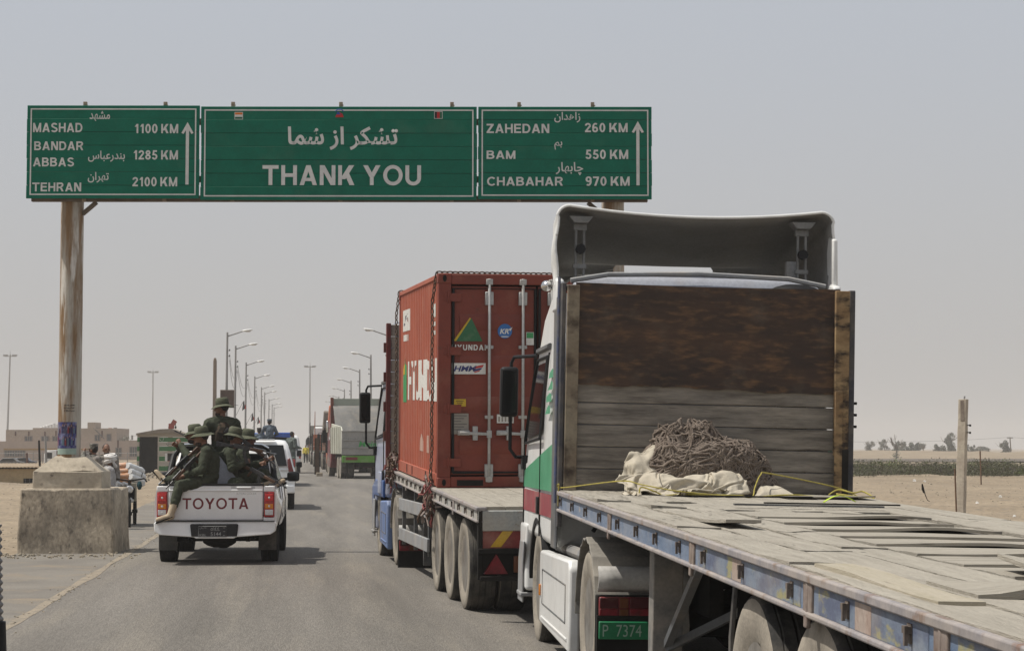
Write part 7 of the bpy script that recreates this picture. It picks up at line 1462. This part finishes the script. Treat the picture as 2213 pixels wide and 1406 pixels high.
thin_wheel(ca, .12, -.35, .3); thin_wheel(ca, -.5, 1.3, .3); thin_wheel(ca, .28, 1.3, .3)
g = MB(); g.tube([(.12, -.35, .3), (.12, -.2, .75), (.12, -.1, 1.0)], .03, 6); g.tube([(-.2, -.05, 1.05), (.12, -.1, 1.0), (.44, -.05, 1.05), (.5, .05, .98)], .018, 6); g.tube([(.12, -.1, .9), (.1, .5, .6), (-.1, .3, .58)], .03, 6); g.box(.0, .24, -.1, .4, .6, .85); g.tube([(.38, -.08, 1.08), (.4, -.1, 1.18)], .01, 4); g.build('front_fork', m_dark, ca, bevel=.01)
g = MB(); g.ell((.34, -.08, .9), (.055, .05, .1), 10, 8); g.build('teal_rag', M('teal_cloth', (.015, .07, .08), (.01, .04, .05), scale=20, rough=.95), ca); g = MB(); g.lathe([(.08, 0), (.085, .03), (.06, .05)], 14, Matrix.Translation((.12, -.22, .82)) @ Matrix.Rotation(R(90), 4, 'X')); g.build('headlamp', m_chrome, ca)
g = MB(); g.box(-.1, .1, -.42, -.3, .45, .62); g.build('mudguard', m_dark, ca, bevel=.03)
m_roll = M('white_plastic_wrap', (.68, .68, .66), (.56, .56, .55), scale=6, rough=.35, coat=.2); m_rollo = M('orange_plastic_wrap', (.62, .25, .08), (.66, .5, .4), scale=5, stretch=(1, 1, 4), rough=.35, coat=.2)
def roll(px0, py0, px1, py1, r, m, lab, yy=0., dy=.1):
    a = ca.location + Vector(((px0 - 268) / kC, yy, CAMZ + (967 - py0) / kC)); c = ca.location + Vector(((px1 - 268) / kC, yy + dy, CAMZ + (967 - py1) / kC)); a.z -= 0; o = thing('plastic_roll', lab, 'roll', a, group='wrapped rolls on the cart'); d = c - a; g = MB(); n = 7
    g.tube([d * (k / n) for k in range(n + 1)], [r * (.8 if k in (0, n) else 1 + .06 * math.sin(k * 2.4)) for k in range(n + 1)], 14); g.build('wrap', m, o, smooth=60)
roll(238, 1009, 270, 1006, .075, m_rollo, 'topmost orange wrapped roll of the stack', .6); roll(238, 1020, 276, 1018, .075, m_rollo, 'orange roll second from the top of the stack', .55); roll(236, 1030, 276, 1029, .078, m_rollo, 'orange roll third from the top of the stack', .5); roll(238, 1039, 279, 1039, .075, m_rollo, 'lowest orange roll of the stack', .5)
roll(270, 1006, 300, 1020, .085, m_roll, 'long white roll sloping down from the top of the stack', .6, .5); roll(276, 1018, 303, 1032, .08, m_roll, 'white roll under the topmost sloping one', .55, .5); roll(278, 1030, 303, 1042, .08, m_roll, 'white roll lowest of the sloping ones', .5, .4); roll(272, 1044, 304, 1046, .07, m_roll, 'white roll lying at the cart right edge', .6, .3)
roll(224, 1046, 250, 1050, .06, m_roll, 'white bundle lying on the concrete block side of the cart', .05); roll(252, 1043, 262, 1048, .055, m_roll, 'short white bundle at the cart front', .02); roll(266, 1044, 276, 1049, .05, m_roll, 'small white bundle by the handlebar', .02); roll(276, 1080, 287, 1078, .07, m_roll, 'white plastic can hanging at the cart side', -.1); roll(248, 1052, 284, 1064, .05, m_roll, 'thin white roll slanting over the cart front', .0)
# the three men
gm = M('pale_grey_shirt', (.34, .33, .32), (.28, .27, .27), scale=7, rough=.95, bump=.2, bscale=40); gw = M('white_turban_cloth', (.62, .6, .58), (.52, .5, .48), scale=9, rough=.95)
def stand_at(px, D, y=0): q = ong(px, D); return q
person('man with white turban and pale shirt standing beside the cart', stand_at(234, 42.2) + Vector((0, 0, -.14)), R(-70), STAND, dict(hea=(0, .06, 1.59)), cloth=gm, legs=gm, boots=m_dark, hat='turban', hatm=gw, skirt=1)
person('bearded man with black hair looking over the turbaned man', stand_at(229, 43.6) + Vector((0, 0, .09)), R(200), STAND, cloth=M('grey_shawl', (.16, .14, .12), (.22, .2, .18), scale=9, rough=.95), boots=m_dark, hat=None)
person('man in grey camouflage with a cap facing away behind the block', stand_at(205, 44) + Vector((0, 0, .08)), R(60), STAND, dict(elL=(-.32, .1, 1.3), haL=(-.12, .2, 1.55)), cloth=M('grey_camouflage', (.2, .19, .16), (.09, .085, .075), scale=16, lo=.45, hi=.55, rough=.95), boots=m_dark, hat='cap', hatm=M('grey_camouflage', (.2, .19, .16)))

# ================================================================ right side posts, utility pole, the hose at the left border
q = at(2077, 967, 47); cpst = thing('concrete_post', 'leaning square concrete post in the sand on the right', 'post', (q.x, q.y, gh(q.x, q.y) - .1), (0, 0, R(-36))); kP = FPX / 47
H = 1.72 + (967 - 862) / kP - gh(q.x, q.y) + .1
g = MB(); g.loft([[Vector((x * w + .04 * z - .05, y * w, z + .012 * noise.noise((z * 3, x, y)))) for x, y in ((-1, -1), (1, -1), (1, 1), (-1, 1))] for z, w in [(H * k / 12, .105 - .012 * k / 12 + .004 * math.sin(k * 2.3)) for k in range(13)]]); g.build('shaft', M('weathered_concrete', (.46, .41, .33), (.36, .31, .25), scale=3, rough=.95, bump=.5, bscale=14, c3=(.2, .16, .13), c3scale=2.2, c3lo=.6, c3hi=.7), cpst, bevel=.012)
g = MB(); zc = H * .74
for z in (H * .8, H * .745): g.tube([(.04 * z + .06, -.02, z), (.04 * z + .14, -.02, z)], .012, 6); g.box(.04 * z + .12, .04 * z + .15, -.05, .01, z - .03, z + .02)
g.build('insulator_peg', m_dark, cpst); g = MB(); g.box(.04 * H - .1, .04 * H, -.1, .02, H * .83, H * .99); g.build('dark_cap', M('dark_stained_concrete', (.14, .11, .09), (.24, .2, .16), scale=9, rough=.95), cpst, bevel=.01); g = MB(); g.tube([(.04 * H - .03, 0, H), (.04 * H - .02, 0, H + .07)], .02, 6); g.build('top_rod', m_grey, cpst)
for px, D, h, lab in ((2063, 46.5, 1.35, 'thin rusty stake beside the foot of the concrete post'), (2118, 92, 1.55, 'thin brown stake standing in front of the scrub strip')):
    q = at(px, 967, D); o = thing('stake', lab, 'stake', (q.x, q.y, gh(q.x, q.y) - .1)); g = MB(); g.tube([(.03, 0, 0), (0, 0, h + .1)], .035 if D > 60 else .02, 6); g.build('shaft', M('rusty_stake', (.16, .09, .05), (.11, .065, .04), scale=9, rough=.9), o)
q = at(1996, 967, 62); o = thing('twig', 'bent dark twig sticking out of the sand beside the trailer', 'twig', (q.x, q.y, gh(q.x, q.y))); g = MB(); g.tube([(.25, 0, -.02), (.1, 0, .08), (.03, 0, .25), (-.03, 0, .5)], [.01, .012, .015, .015], 5); g.tube([(-.0, 0, .3), (-.04, 0, .42), (-.06, 0, .58)], [.03, .045, .02], 6); g.build('stem', m_dark, o)
q = at(2183, 967, 385); up = thing('utility_pole', 'wooden utility pole with cross arm beyond the scrub', 'pole', (q.x, q.y, 0)); g = MB(); g.tube([(.2, 0, 0), (0, 0, 3.75)], [.14, .1], 7); g.build('pole', m_bark, up); g = MB(); g.box(-.6, .6, -.06, .06, 3.55, 3.7); g.build('cross_arm', m_bark, up)
for sx_, lab in ((-1, 'power line running left from the far utility pole'), (1, 'power line running right from the far utility pole')):
    o = thing('cable', lab, 'wire', (q.x, q.y, 3.75)); g = MB(); g.tube([(sx_ * 60 * t_, 0, -1.2 * 4 * t_ * (1 - t_) + (0 if sx_ > 0 else .6 * t_)) for t_ in [k / 16 for k in range(17)]], .018, 4); g.build('wire', wt, o)
for i, (px, D) in enumerate(((1975, 92.5), (1997, 92.5), (2110, 60), (2160, 66), (2190, 52))):
    q = at(px, 967, D); g = MB(); rock(g, (0, 0, 0), .09 * D / 80, random.Random(i)); o = g.build('litter_scrap', M('white_scrap', (.62, .6, .56), rough=.8), smooth=0); o.location = (q.x, q.y, gh(q.x, q.y) + .03); tag(o, ('white scrap at the edge of the scrub, left one', 'white scrap at the edge of the scrub, right one', 'pale scrap in the sand right of the concrete post', 'pale scrap in the sand near the right border', 'pale scrap in the sand above the trailer edge at the border')[i], 'scrap', 'white scraps on the sand')
p0 = at(-21, 1130, 2.0); hs = thing('ribbed_hose', 'ribbed grey hose with a black lower sleeve at the left border', 'hose', p0 + Vector((0, 0, -.5)))
g = MB(); g.lathe([(.0105 + .0035 * (k / 90) + .0012 * math.sin(k * math.pi / 3) , .5 - k * .0012) for k in range(1, 82)], 20); g.build('ribbed_sleeve', M('hose_grey', (.12, .115, .11), (.17, .16, .15), scale=30, rough=.6), hs); g = MB(); g.lathe([(.0, .36), (.0145, .362), (.0165, .385), (.0165, .40), (.012, .405)][::-1], 20); g.lathe([(.0168, .402), (.019, .35), (.0205, .2), (.0205, -1.6)], 20); g.build('black_sleeve', m_black, hs)

# things made of a single piece need no carrier: the piece itself becomes the thing
for e in [o for o in list(COL.objects) if o.type == 'EMPTY' and o.parent is None and len(o.children) == 1]:
    c = e.children[0]
    if c.children: continue
    m = wmat(e) @ Matrix.LocRotScale(c.location, c.rotation_euler, c.scale); nm = e.name
    for k in ('label', 'category', 'group', 'kind'):
        if k in e: c[k] = e[k]
    c.parent = None; c.matrix_basis = m; bpy.data.objects.remove(e); c.name = nm
